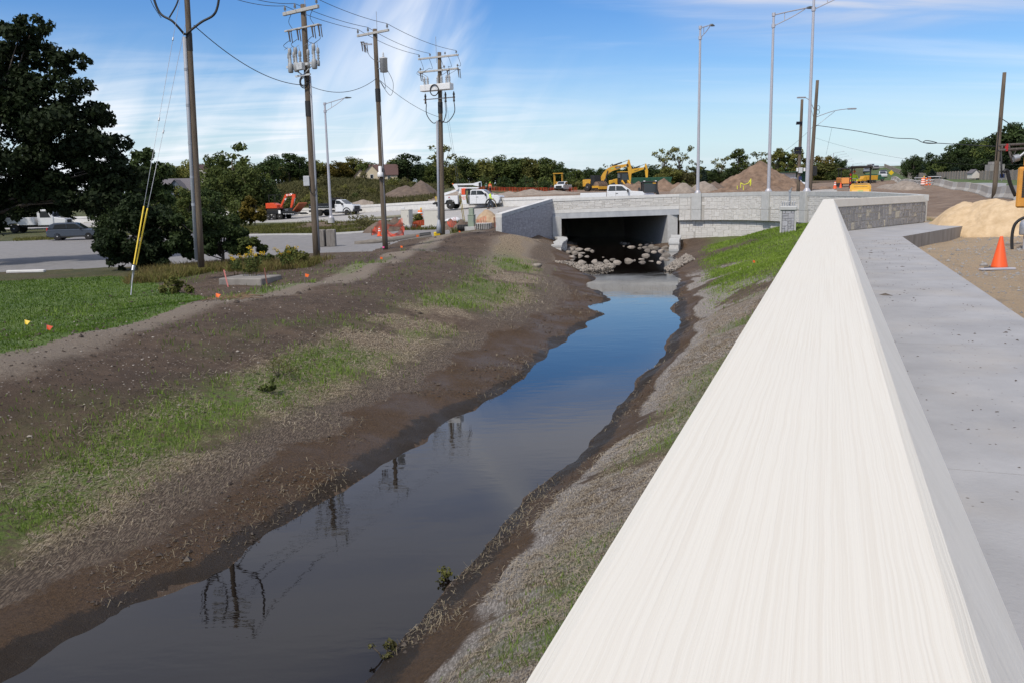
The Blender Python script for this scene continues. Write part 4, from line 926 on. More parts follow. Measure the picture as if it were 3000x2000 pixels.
c1a, a1, w1 = crossarm(p1, -95, 36, 1.35); crossarm(p1, -30, 36, 1.2, ins=(), size=(.07, .08))
# recloser pole
p2 = Pole('utility_pole', 'utility pole with a rack of grey reclosers and upper crossarm, second from the left', (928, 752), (888, 14), 43.5, .175, .13)
c2, a2, w2 = crossarm(p2, 33, 38, 1.32, size=(.13, .16), ins=(-.9, -.32, .9))
c2b, _, _ = crossarm(p2, 84, 38, 1.3, ins=(), size=(.07, .08))
for f in (-.75, -.25, .6, .97): cutout(p2, c2b+a2*f*1.3+np.array([0, -.08, -.05]))
mb = MB(); q = p2.at(15); mb.cyl(tuple(q+np.array([.12, -.1, -.6])), tuple(q+np.array([.10, -.1, 1.2])), .018, n=6); p2.part('lightning_rod', mb, galv)
recm = mat('recloser_grey', (.30, .31, .32), .5, var=.15)
cr = p2.at(192); mb = MB(); nr_ = np.array([-a2[1], a2[0], 0]); cr = cr-nr_*.25; mb.box(tuple(cr), (2.35, .09, .12), math.atan2(a2[1], a2[0])); mb.box(tuple(cr+np.array([0, 0, -.5])), (1.1, .08, .08), math.atan2(a2[1], a2[0])); mb.tube([tuple(cr+a2*-.9), tuple(cr+np.array([0, 0, -.5]))], .03); mb.tube([tuple(cr+a2*.9), tuple(cr+np.array([0, 0, -.5]))], .03); p2.part('equipment_rack', mb, equip)
for f in (-1.15, -.75, -.3, .32, .7, 1.05):
    c = cr+a2*f+np.array([0, 0, .1]); mb = MB(); big_ = f in (-.75, -.3, 1.05)
    if big_:
        mb.lathe([(.10, -.42), (.13, -.38), (.13, -.02), (.10, .02), (.06, .06), (.07, .25), (.05, .28), (.075, .34), (.045, .38), (.085, .44), (.095, .62), (.07, .72), (.03, .74)], tuple(c-nr_*.12), 12)
    mb.lathe([(.06, -.3), (.07, -.1), (.035, 0), (.075, .05), (.035, .12), (.075, .17), (.035, .24), (.08, .30), (.07, .5), (.03, .56)], tuple(c+a2*.22-nr_*.05), 10); mb.tube([tuple(c-nr_*.12+np.array([0, 0, .7])), tuple(c+a2*.12+np.array([0, 0, .85])), tuple(c+a2*.22-nr_*.05+np.array([0, 0, .55]))], .012, 4); p2.part('recloser', mb, recm)
mb = MB(); c = cr+a2*.05-nr_*.15; mb.box(tuple(c+np.array([0, 0, -.1])), (.42, .22, .34), math.atan2(a2[1], a2[0]), bev=.02); p2.part('control_cabinet', mb, equip)
for f, g in ((-.75, -1.05), (-.25, -.5), (.6, .95), (.97, .95)):
    s_ = c2b+a2*f*1.3+np.array([0, -.1, -.5]); e_ = cr+a2*g+np.array([0, -.1, .85]); m_ = (np.array(s_)+np.array(e_))/2+a2*(-.35 if f < .7 else .3); loop(p2, [tuple(s_), tuple(m_), tuple(e_)])
for f in (-.5, .75): s_ = c2+a2*f*1.3; e_ = c2b+a2*(f)*1.3; loop(p2, [tuple(s_), tuple((s_+e_)/2+a2*-.3), tuple(e_)])
mb = MB(); q0 = p2.at(735); q1 = p2.at(225); o_ = np.array([.17, -.09, 0]); mb.tube([tuple(q0+o_), tuple((q0+q1)/2+o_), tuple(q1+o_)], .05, 8); p2.part('conduit', mb, condm)
mb = MB(); c = p2.at(243)+np.array([-.12, -.22, 0]); mb.tube([tuple(c+np.array([math.cos(t)*.2, 0, math.sin(t)*.28])) for t in np.linspace(0, 6.28, 17)], .03, 6); mb.tube([tuple(c+np.array([math.cos(t)*.15, -.04, math.sin(t)*.2])) for t in np.linspace(0, 6.28, 17)], .03, 6); p2.part('cable_coil', mb, blackm)
mb = MB(); mb.cyl(tuple(p2.at(342)), tuple(p2.at(297)), .168, n=14); p2.part('black_wrap', mb, blackm)
mb = MB(); q = p2.at(531); mb.box(tuple(q+np.array([-.28, -.12, 0])), (.30, .26, .50), .2, bev=.02); p2.part('meter_box', mb, equip)
loop(p2, [tuple(q+np.array([-.15, -.15, -.25])), tuple(q+np.array([-.05, -.22, -.6])), tuple(q+np.array([.15, -.2, -.5])), tuple(q+np.array([.2, -.1, -.1]))], .02, 'jumper_cable', blackm)
# transformer pole
p3 = Pole('utility_pole', 'slim utility pole with one transformer can on its right side', (1129, 727), (1098, 86), 51, .165, .12)
c3, a3, w3 = crossarm(p3, 99, 38, 1.3, size=(.10, .13), ins=(-.95, -.3, .9))
mb = MB(); q = p3.at(87); mb.cyl(tuple(q+np.array([.14, -.1, -.6])), tuple(q+np.array([.14, -.1, .95])), .016, n=6); p3.part('lightning_rod', mb, galv)
q = p3.at(131); mb = MB(); mb.box(tuple(q+np.array([-.45, -.1, 0])), (.55, .07, .08)); p3.part('bracket', mb, galv); cutout(p3, q+np.array([-.78, -.1, .12])); cutout(p3, q+np.array([-.6, -.1, .05]))
q = p3.at(192)+np.array([.42, -.08, 0]); mb = MB(); mb.lathe([(.14, -.42), (.22, -.4), (.22, .32), (.235, .33), (.235, .38), (.12, .42), (.03, .44)], tuple(q), 14); mb.lathe([(.05, 0), (.06, .08), (.03, .12), (.055, .16), (.02, .28)], tuple(q+np.array([0, 0, .42])), 8); p3.part('transformer_can', mb, equip)
mb = MB()
for dz in (-.2, .2): mb.box(tuple(q+np.array([-.22, 0, dz])), (.2, .1, .06))
p3.part('bracket', mb, galv)
loop(p3, [tuple(p3.at(140)+np.array([-.55, -.1, 0])), tuple(p3.at(165)+np.array([-.35, -.15, 0])), tuple(p3.at(178)+np.array([-.1, -.15, 0]))]); loop(p3, [tuple(q+np.array([.1, 0, -.1])), tuple(q+np.array([.5, 0, -1.0])), tuple(q+np.array([.3, 0, -1.7])), tuple(p3.at(235)+np.array([.1, -.1, 0]))]); loop(p3, [tuple(q+np.array([-.05, 0, -.4])), tuple(q+np.array([.05, 0, -1.3])), tuple(p3.at(240)+np.array([.2, -.1, 0]))])
mb = MB(); mb.cyl(tuple(p3.at(299)), tuple(p3.at(261)), .155, n=14); p3.part('black_wrap', mb, blackm)
mb = MB(); q = p3.at(508); mb.lathe([(.16, -.22), (.17, -.2), (.17, .02), (.10, .05), (.10, .38), (.02, .4)], tuple(q+np.array([-.05, -.26, 0])), 12); p3.part('meter', mb, whitem)
loop(p3, [tuple(q+np.array([-.2, -.2, -.2])), tuple(q+np.array([0, -.3, -.5])), tuple(q+np.array([.22, -.2, -.2])), tuple(q+np.array([.15, -.15, .3]))], .02, 'jumper_cable', blackm)
mb = MB(); q0 = p3.at(710); q1 = p3.at(340); o_ = np.array([.10, -.13, 0]); mb.tube([tuple(q0+o_), tuple(q1+o_)], .018, 6); p3.part('ground_wire', mb, condm)
# switch pole at the berm's end
p4 = Pole('utility_pole', 'utility pole with white switch box and three crossarms, rightmost of the four', (1297, 690), (1287, 154), 60, .18, .13)
c4, a4, w4 = crossarm(p4, 169, 28, 1.6, ins=(-.95, -.4, .35, .9), ins_h=.15); c4b, _, _ = crossarm(p4, 208, 28, 1.6, ins=(-.9, .3, .95), ins_h=.15)
mb = MB(); q = p4.at(154); mb.cyl(tuple(q+np.array([-.2, -.1, -.7])), tuple(q+np.array([-.2, -.1, 1.0])), .018, n=6); p4.part('lightning_rod', mb, galv)
nr_ = np.array([-a4[1], a4[0], 0]); c = p4.at(259)-nr_*.42; mb = MB(); mb.box(tuple(c), (2.4, .5, .42), math.atan2(a4[1], a4[0]), bev=.03); p4.part('switch_box', mb, whitem)
for f in (-.95, -.7, .1, .4, .8, 1.02):
    b = MB(); q = c+a4*f+np.array([0, 0, .2]); b.lathe([(.08, 0), (.10, .06), (.05, .1), (.10, .16), (.05, .2), (.10, .26), (.05, .3), (.09, .36), (.03, .55)], tuple(q), 8); p4.part('bushing', b, porc)
for f in (-.9, .45, .98): cutout(p4, c4b+a4*f*1.6+np.array([0, -.1, -.1]))
for f, g in ((-.9, -.95), (-.45, -.7), (.1, .1), (.5, .4), (.95, .9)):
    s_ = c4+a4*f*1.6; e_ = c4b+a4*f*1.6+np.array([0, 0, .2]); loop(p4, [tuple(s_), tuple((s_+e_)/2+a4*.25+np.array([0, 0, -.35])), tuple(e_)])
    e2 = c+a4*g+np.array([0, 0, .75]); loop(p4, [tuple(e_), tuple((e_+e2)/2+a4*(-.45 if f < 0 else .3)), tuple(e2)])
mb = MB(); q = p4.at(268)-nr_*.72; mb.tube([tuple(q+a4*math.cos(t)*.33+np.array([0, 0, math.sin(t)*.36])) for t in np.linspace(0, 6.28, 19)], .035, 6); p4.part('cable_coil', mb, blackm)
crossarm(p4, 290, 28, 1.25, ins=(), size=(.06, .06)); cb = p4.at(290)-nr_*.17
for f in (-.9, .45, 1.0): b = MB(); q = cb+a4*f*1.2; b.lathe([(.03, -.3), (.08, -.25), (.05, -.1), (.09, 0), (.05, .1), (.08, .2), (.02, .4)], tuple(q), 8); p4.part('arrester', b, wooddark)
for f in (-.85, .45, 1.0):
    q = cb+a4*f*1.2; e_ = p4.at(352)+np.array([-.05, -.2, 0]); loop(p4, [tuple(q+np.array([0, 0, -.3])), tuple(q+np.array([0, 0, -1.0])), tuple((q+e_)/2+np.array([0, 0, -.9])), tuple(e_)], .03, 'riser_cable', blackm)
mb = MB(); mb.cyl(tuple(p4.at(333)), tuple(p4.at(300)), .168, n=14); p4.part('black_wrap', mb, blackm)
mb = MB(); q0 = p4.at(684); q1 = p4.at(355); o_ = np.array([-.23, -.1, 0]); mb.tube([tuple(q0+o_), tuple((q0+q1)/2+o_), tuple(q1+o_)], .085, 10); mb.lathe([(.2, 0), (.17, .5), (.09, .95)], tuple(q0+o_), 8); p4.part('conduit', mb, condm)
# ------------------------------------------------------------------ wires
def wire(name, label, a, b, sag, r=.014, group='power lines', n=24, m=None):
    a = np.array(a); b = np.array(b); pts = []
    for k in range(n+1):
        t = k/n; q = a*(1-t)+b*t; q[2] -= sag*4*t*(1-t); pts.append(tuple(q))
    mb = MB(); mb.tube(pts, r, 5); o = mb.build(name, m or wirem); tag(o, label, 'wire', group); return o
for k, nm in enumerate(('left', 'middle', 'right')):
    wire('power_line', 'thin %s power line from the leftmost pole to the recloser pole' % nm, w1[k], w2[k], .45)
    wire('power_line', 'thin %s power line from the recloser pole to the transformer pole' % nm, w2[k], w3[k], .12)
    wire('power_line', 'thin %s power line from the transformer pole to the switch pole' % nm, w3[k], w4[(0, 1, 3)[k]], .2)
wire('telephone_line', 'drooping lower cable between the leftmost pole and the recloser pole', p1.b+p1.at(75)+np.array([.2, 0, 0]), p2.b+p2.at(250), .55, .017)
wire('telephone_line', 'drooping lower cable between the recloser pole and the transformer pole', p2.b+p2.at(250), p3.b+p3.at(229), .55, .015)
wire('telephone_line', 'lower cable running down from the transformer pole to the switch pole', p3.b+p3.at(229), p4.b+p4.at(345), .3, .013)
# ------------------------------------------------------------------ guy wires
def guy(label, ground, top, n_sleeve, sleeve=True, nodes=()):
    g = thing('guy_wire', label, 'guy wire', tuple(ground), 0, 'guy wires'); t = np.array(top)-np.array(ground)
    mb = MB(); mb.tube([(0, 0, 0), tuple(t*.5), tuple(t)], .008, 5); mb.build('strand', galv, g)
    L_ = np.linalg.norm(t); d = t/L_
    if sleeve: b = MB(); b.cyl(tuple(d*.75), tuple(d*(.75+n_sleeve)), .024, n=8); b.build('yellow_sleeve', yellowm, g)
    for f in nodes: b = MB(); b.cyl(tuple(d*L_*f), tuple(d*(L_*f+.12)), .03, n=6); b.build('strain_insulator', galv, g)
    return g
gb = P(381, 838, 27.5); gt1 = p1.b+p1.at(-40)+np.array([-.15, 0, 0]); gt2 = p1.b+p1.at(70)+np.array([-.1, 0, 0])
guy('left guy wire with yellow sleeve slanting down before the dark bush', gb, gt1, 2.1, nodes=(.52, .8)); 
guy('right guy wire with yellow sleeve slanting down before the dark bush', gb+np.array([.04, .03, 0]), gt2, 2.1, nodes=(.55,))
mb = MB(); mb.cyl(tuple(gb+np.array([0, 0, -.3])), tuple(gb+(gt1-gb)*.06), .02, n=6); mb.cyl(tuple(gb+(gt1-gb)*.045), tuple(gb+(gt1-gb)*.06), .05, n=8); tag(mb.build('guy_anchor', galv), 'steel anchor rod where both yellow guy wires meet the grass', 'anchor')
g4 = P(1352, 672, 62.5); gt = p4.b+p4.at(300); guy('guy wire with yellow sleeve behind the switch pole, left of the two', P(1362, 676, 62), p4.b+p4.at(215), 2.0); guy('guy wire with yellow sleeve behind the switch pole, right of the two', P(1366, 677, 62.2), p4.b+p4.at(170), 2.0)
# ------------------------------------------------------------------ street lamps
lampm = mat('lamp_steel', (.50, .49, .52), .4, .35, var=.06, scale=2); lampdark = mat('lamp_head_dark', (.10, .11, .11), .5, var=.1)
def street_lamp(label, base, h, rz, arm=3.2, r=.115, group='street lamps', cat='street lamp', simple=False, two=True, found=False):
    g = thing('street_lamp', label, cat, tuple(base), rz, group)
    mb = MB(); mb.cyl((0, 0, .05), (0, 0, h), r, r*.62, 12 if not simple else 6); mb.build('lamp_post', lampm, g)
    if not simple:
        mb = MB(); mb.lathe([(r*2.0, 0), (r*2.0, .06), (r*1.55, .09), (r*1.4, .16), (r*1.05, .22)], (0, 0, 0), 12); mb.build('base_flange', lampm, g)
        mb = MB()
        for a in range(4): mb.cyl((r*1.6*math.cos(a*1.57+.78), r*1.6*math.sin(a*1.57+.78), 0), (r*1.6*math.cos(a*1.57+.78), r*1.6*math.sin(a*1.57+.78), .13), .018, n=6)
        mb.build('anchor_bolt', galv, g)
        if found: mb = MB(); mb.cyl((0, 0, -.5), (0, 0, 0), .33, n=16); mb.build('concrete_footing', conc, g)
    rr = .045 if not simple else .05
    mb = MB(); mb.tube(catmull([(0, 0, h-.12), (arm*.5, 0, h+.25), (arm*.93, 0, h+.55)], 5), rr, 6)
    if not simple: mb.tube(catmull([(0, 0, h-.85), (arm*.5, 0, h-.15), (arm*.86, 0, h+.45)], 5), .035, 6); mb.cyl((arm*.3, 0, h-.42), (arm*.3, 0, h+.1), .025, n=6); mb.cyl((0, 0, h-.95), (0, 0, h-.72), r*1.05, n=10); mb.cyl((0, 0, h-.2), (0, 0, h+.02), r*1.0, n=10)
    mb.build('lamp_arm', lampm, g)
    mb = MB(); mb.prism([(arm*.92, h+.5), (arm*.92, h+.60), (arm*.97, h+.66), (arm+.42, h+.63), (arm+.50, h+.56), (arm+.05, h+.50)], -.13, .13, .03); mb.build('lamp_head', lampdark if not simple else lampm, g)
    return g
lab = ['bridge street lamp on the first pier right of the culvert', 'bridge street lamp on the middle pier, its arm reaching right', 'bridge street lamp on the third pier, its top beyond the picture']
hts = [P(2041, 78, 0+PIERS[0][1])[2]-PIERS[0][2], P(2243, 40, PIERS[1][1])[2]-PIERS[1][2], P(2360, -12, PIERS[2][1])[2]-PIERS[2][2]]
for k, (x, y, z, rz) in enumerate(PIERS):
    g = street_lamp(lab[k], (x, y, z), hts[k], rz+math.pi/2 if k < 1 else (rz+math.pi/2 if k == 1 else rz+math.pi/2), r=.125)
    g.rotation_euler = (0, [-.022, -.03, -.018][k], 0) if False else (0, 0, [math.radians(62), math.radians(24), math.radians(12)][k])
lb = P(970, 642, 88); street_lamp('white street lamp beside the dump truck on a concrete footing', (lb[0], lb[1], lb[2]+.1), P(957, 305, 88)[2]-lb[2], math.radians(28), arm=2.3, r=.15, found=True)
FAR = [(2430,460,527,300,0),(2439,449,527,360,1),(2448,456,524,390,1),(2457,462,523,420,1),(2470,470,522,480,1),(2497,482,516,430,1),(2508,487,515,480,1),(2524,491,512,540,1),(2545,495,508,600,1),(2556,499,507,680,1),(2478,476,520,520,1)]
ORDF = ['nearest and leftmost', 'second', 'third', 'fourth', 'fifth', 'seventh', 'eighth', 'ninth', 'tenth', 'farthest and rightmost', 'sixth']
for k, (x, y0, y1, Y, a) in enumerate(FAR):
    b = P(x, y1, Y); street_lamp(ORDF[k]+' of the far pale street lamps along the rising highway', tuple(b), P(x, y0, Y)[2]-b[2], math.radians(10), arm=4.5 if a else .1, r=.22, simple=True, group='far street lamps along the rising highway')
# ------------------------------------------------------------------ poles on the right
pa = Pole('utility_pole', 'bare wooden pole with two old lamp arms right of the bridge lamps', (2372, 566), (2395, 236), 82, .19, .14, 'old poles by the highway')
q = pa.at(345)
def arm_lamp(po, py, dx, dz, ln=1.0):
    q = po.at(py); e = q+np.array([dx, .3, dz]); mb = MB(); mb.tube(catmull([tuple(q), tuple(q+np.array([dx*.55, .15, dz*.75])), tuple(e)], 5), .035, 6); mb.tube([tuple(q+np.array([0, 0, -.9])), tuple(q+np.array([dx*.6, .2, dz*.72]))], .022, 5); po.part('lamp_arm', mb, galv)
    b = MB(); sg = 1 if dx > 0 else -1; b.box(tuple(e+np.array([.35*sg, 0, 0])), (.8, .25, .13), bev=.04); po.part('lamp_head', b, galv)
arm_lamp(pa, 345, 3.2, .75); arm_lamp(pa, 330, -.9, 1.4)
for py in (317, 330): b = MB(); b.tube([tuple(pa.at(py)+np.array([.2+.15*math.cos(t), -.15, .2*math.sin(t)])) for t in np.linspace(0, 6.3, 12)], .02, 5); pa.part('cable_coil', b, blackm)
pb = Pole('utility_pole', 'wooden pole carrying small solar panels left of the old lamp pole', (2338, 566), (2350, 292), 80, .16, .12, 'old poles by the highway')
panm = mat('solar_panel', (.015, .02, .035), .25, var=.2)
for py, w in ((362, .8), (436, .95), (447, .95)):
    b = MB(); b.box(tuple(pb.at(py)+np.array([-.25, -.25, 0])), (w*.7, .05, .28), .0, .5); pb.part('solar_panel', b, panm)
b = MB(); b.box(tuple(pb.at(500)+np.array([.05, -.28, 0])), (.32, .2, .5), bev=.02); pb.part('signal_cabinet', b, equip); b = MB(); b.box(tuple(pb.at(523)+np.array([.05, -.25, 0])), (.28, .04, .32)); pb.part('route_sign', b, mat('navy_sign', (.02, .03, .10), .5)); b = MB(); b.box(tuple(pb.at(498)+np.array([-.25, -.25, 0])), (.14, .14, .3)); b.box(tuple(pb.at(498)+np.array([.4, -.25, 0])), (.14, .14, .3)); pb.part('detector', b, whitem)
b = MB(); b.box(tuple(pa.at(502)+np.array([.3, -.1, 0])), (.36, .3, .9), bev=.04); pa.part('signal_head', b, blackm)
pc = Pole('utility_pole', 'leaning weathered pole beside the sand pile at the right edge', (2912, 578), (2943, 213), 62, .17, .12, 'old poles by the highway')
b = MB(); b.tube([tuple(pc.at(y)+np.array([-.12, -.12, 0])) for y in (345, 380, 420, 470)], .035, 6); pc.part('riser_cable', b, blackm)
q = pc.at(347); b = MB(); b.tube([tuple(q), tuple(q+np.array([.5, 0, -.3])), tuple(q+np.array([.9, 0, -.65]))], .03, 6); pc.part('bracket', b, blackm)
wa_ = pa.b+pa.at(368)+np.array([.15, 0, 0]); wb_ = pc.b+pc.at(430)
mb = MB(); pts = [wa_, P(2500, 383, 79), P(2560, 394, 76), P(2620, 405, 74), P(2680, 408, 71), P(2705, 418, 70), P(2760, 421, 68), P(2810, 424, 66), wb_]; mb.tube(catmull([tuple(q) for q in pts], 6), .03, 6); o = mb.build('hanging_cable', wirem); tag(o, 'slack black cable strung between the old poles on the right', 'cable')
mb = MB(); mb.tube(catmull([tuple(P(x, y, 70)) for x, y in [(2704, 418), (2712, 413), (2730, 415), (2745, 420), (2720, 421), (2704, 418)]], 5), .035, 6); tag(mb.build('cable_splice', blackm), 'looped splice hanging on the slack cable at right', 'cable')
wire('power_line', 'very thin wire behind the slack cable between the old poles', pa.b+pa.at(403), P(3050, 480, 64), .9, .008)
wire('power_line', 'thin wire hanging down from the slack cable near the old lamp pole', P(2437, 376, 80), P(2420, 455, 80), .0, .01)
wire('power_line', 'faint wire slanting down left behind the bridge lamp posts', pa.b+pa.at(368), P(2290, 448, 110), .2, .012)
# ------------------------------------------------------------------ trees and shrubs
barkm = mat('bark', (.05, .042, .034), .95, scale=5, bump=.8, bscale=14, col2=(.12, .10, .08), stretch=(4, 4, .6))
LEAF = {'dark': leafmat('leaf_dark', (.020, .038, .011), (.060, .088, .026)), 'mid': leafmat('leaf_mid', (.04, .064, .015), (.125, .15, .038)), 'olive': leafmat('leaf_olive', (.065, .08, .018), (.19, .18, .048)),
        'yellow': leafmat('leaf_autumn', (.07, .065, .012), (.19, .14, .025)), 'spruce': leafmat('leaf_spruce', (.014, .03, .022), (.04, .065, .045)), 'brush': leafmat('leaf_brush', (.05, .055, .018), (.14, .125, .05)), 'black': leafmat('leaf_deep', (.007, .014, .005), (.024, .038, .012))}
def leaf_cloud(C_, Rr, n, ls, rg, flat=.35, shell=.55):
    """n leaf quads spread over clumps (centres C_, radii Rr)"""
    w = Rr**2; pick = rg.choice(len(C_), n, p=w/w.sum())
    d = rg.normal(size=(n, 3)); d /= np.linalg.norm(d, axis=1)[:, None]; rr = (shell+(1-shell)*rg.random(n)**.7)[:, None]*rg.uniform(.75, 1.15, (n, 1))
    c = C_[pick]+d*rr*Rr[pick][:, None]*np.array([1, 1, .8])
    nrm = d*.7+rg.normal(size=(n, 3))*.6+np.array([0, 0, flat]); nrm /= np.linalg.norm(nrm, axis=1)[:, None]
    t = np.cross(nrm, rg.normal(size=(n, 3))); t /= np.linalg.norm(t, axis=1)[:, None]+1e-9; b = np.cross(nrm, t); s = ls*rg.uniform(.6, 1.35, (n, 1))
    V = np.stack([c-t*s, c-b*s*.55, c+t*s, c+b*s*.55], 1).reshape(-1, 3); F = np.arange(4*n).reshape(n, 4); return V, F
def mesh_data(name, V, F, m):
    o = fast_mesh(name, V, F, m); me = o.data; bpy.data.objects.remove(o); return me
def trunk_data(name, H, r, branches, rg, m=None):
    mb = MB(); mb.tube([(0, 0, -.3), (rg.uniform(-.1, .1), rg.uniform(-.1, .1), H*.35), (rg.uniform(-.2, .2), rg.uniform(-.2, .2), H*.75)], r, 8, r*.25)
    for b in branches:
        z0 = H*rg.uniform(.15, .5); mid = np.array([b[0]*.5, b[1]*.5, z0+(b[2]-z0)*.65]); mb.tube([(0, 0, z0), tuple(mid), tuple(b)], r*.45, 5, r*.08)
    o = mb.build(name, m or barkm); me = o.data; bpy.data.objects.remove(o); return me
def make_tree(kind, seed):
    rg = np.random.default_rng(seed); H = 10.
    if kind == 'round':
        n = 46; d = rg.normal(size=(n, 3)); d /= np.linalg.norm(d, axis=1)[:, None]; C_ = d*np.array([3.1, 3.1, 3.7])*rg.uniform(.55, 1, (n, 1))+np.array([0, 0, 5.6]); Rr = rg.uniform(.75, 1.45, n); N_ = 3400; ls = .27
    elif kind == 'tall':
        n = 40; z = rg.uniform(2.0, 9.6, n); rad_ = 1.9*np.sin(np.clip((z-1)/9.4, 0, 1)*3.0)+.25; a = rg.uniform(0, 6.28, n); C_ = np.c_[np.cos(a)*rad_*rg.uniform(.4, 1, n), np.sin(a)*rad_*rg.uniform(.4, 1, n), z]; Rr = rg.uniform(.5, .95, n); N_ = 2200; ls = .25
    elif kind == 'sparse':
        n = 26; z = rg.uniform(3, 9.8, n); a = rg.uniform(0, 6.28, n); rad_ = rg.uniform(.3, 2.6, n); C_ = np.c_[np.cos(a)*rad_, np.sin(a)*rad_, z]; Rr = rg.uniform(.4, .85, n); N_ = 750; ls = .24
    elif kind == 'spruce':
        n = 60; z = np.linspace(.6, 9.8, n); rad_ = (10-z)*.30*rg.uniform(.75, 1.1, n); a = rg.uniform(0, 6.28, n)*1.; C_ = np.c_[np.cos(a)*rad_*.6, np.sin(a)*rad_*.6, z]; Rr = .25+(10-z)*.13; N_ = 3200; ls = .24
    elif kind == 'shrub':
        n = 22; d = rg.normal(size=(n, 3)); d /= np.linalg.norm(d, axis=1)[:, None]; d[:, 2] = abs(d[:, 2]); C_ = d*np.array([5.0, 5.0, 6.0])*rg.uniform(.5, 1, (n, 1))+np.array([0, 0, 1.4]); Rr = rg.uniform(1.4, 2.6, n); N_ = 1500; ls = .45
    V, F = leaf_cloud(C_, Rr, N_, ls, rg); br = [C_[i] for i in rg.choice(len(C_), min(9, len(C_)), False)]
    return V, F, trunk_data('trunk', H, .22 if kind != 'shrub' else .12, br, rg)
TREES = {}
def tree_variant(kind, leaf, seed):
    k = (kind, leaf, seed)
    if k not in TREES:
        V, F, tr = make_tree(kind, seed+hash(kind) % 7 if False else seed+len(kind)*10); TREES[k] = (mesh_data('crown', V, F, LEAF[leaf]), tr)
    return TREES[k]
def tree(kind, leaf, seed, base, h, w, label, group, name='tree', cat='tree'):
    cr, tr = tree_variant(kind, leaf, seed); t = thing(name, label, cat, tuple(base), random.uniform(0, 6.28), group)
    nat = {'round': 8.4, 'tall': 4.6, 'sparse': 5.8, 'spruce': 5.2, 'shrub': 13.}[kind]; nh = {'shrub': 9.2}.get(kind, 10.3); t.scale = (w/nat, w/nat, h/nh)
    for nm, me in (('trunk', tr), ('crown', cr)): o = bpy.data.objects.new(nm, me); COL.objects.link(o); o.parent = t
    return t
def px_tree(x, top, base, Y, w, kind, leaf, label, group, name='tree'):
    b = P(x, base, Y); t = P(x, top, Y); random.seed(int(x*7+top)); zt_ = terrain(np.array([b[0]]), np.array([b[1]]), False)[0][0]
    bz = min(b[2], zt_)-.3 if abs(b[2]-zt_) < 6 else b[2]
    return tree(kind, leaf, int(x) % 3, (b[0], b[1], bz), t[2]-bz, w*Y/FPX, label, group, name, 'shrub' if name == 'shrub' else 'tree')
def pos_words(x):
    marks = [(300, 'at the far left'), (560, 'behind the leftmost utility pole'), (830, 'left of the recloser pole'), (960, 'behind the white street lamp'), (1130, 'near the beige house'), (1300, 'behind the switch pole'), (1480, 'left of the white work truck'), (1640, 'behind the parked pickup'), (1900, 'behind the excavators'), (2080, 'left of the big dirt pile'), (2330, 'behind the big dirt pile'), (2500, 'beside the far highway lamps'), (2720, 'left end of the wooded hill at right'), (2860, 'in the middle of the wooded hill at right'), (3300, 'at the right edge behind the fence')]
    return next(w for m_, w in marks if x <= m_)
KN = {'round': 'broad', 'tall': 'slender', 'sparse': 'thin-leaved', 'spruce': 'conical', 'shrub': 'low'}; LN = {'dark': 'dark green', 'mid': 'green', 'olive': 'olive', 'yellow': 'yellowing', 'spruce': 'blue-green', 'brush': 'straw-coloured', 'black': 'very dark'}
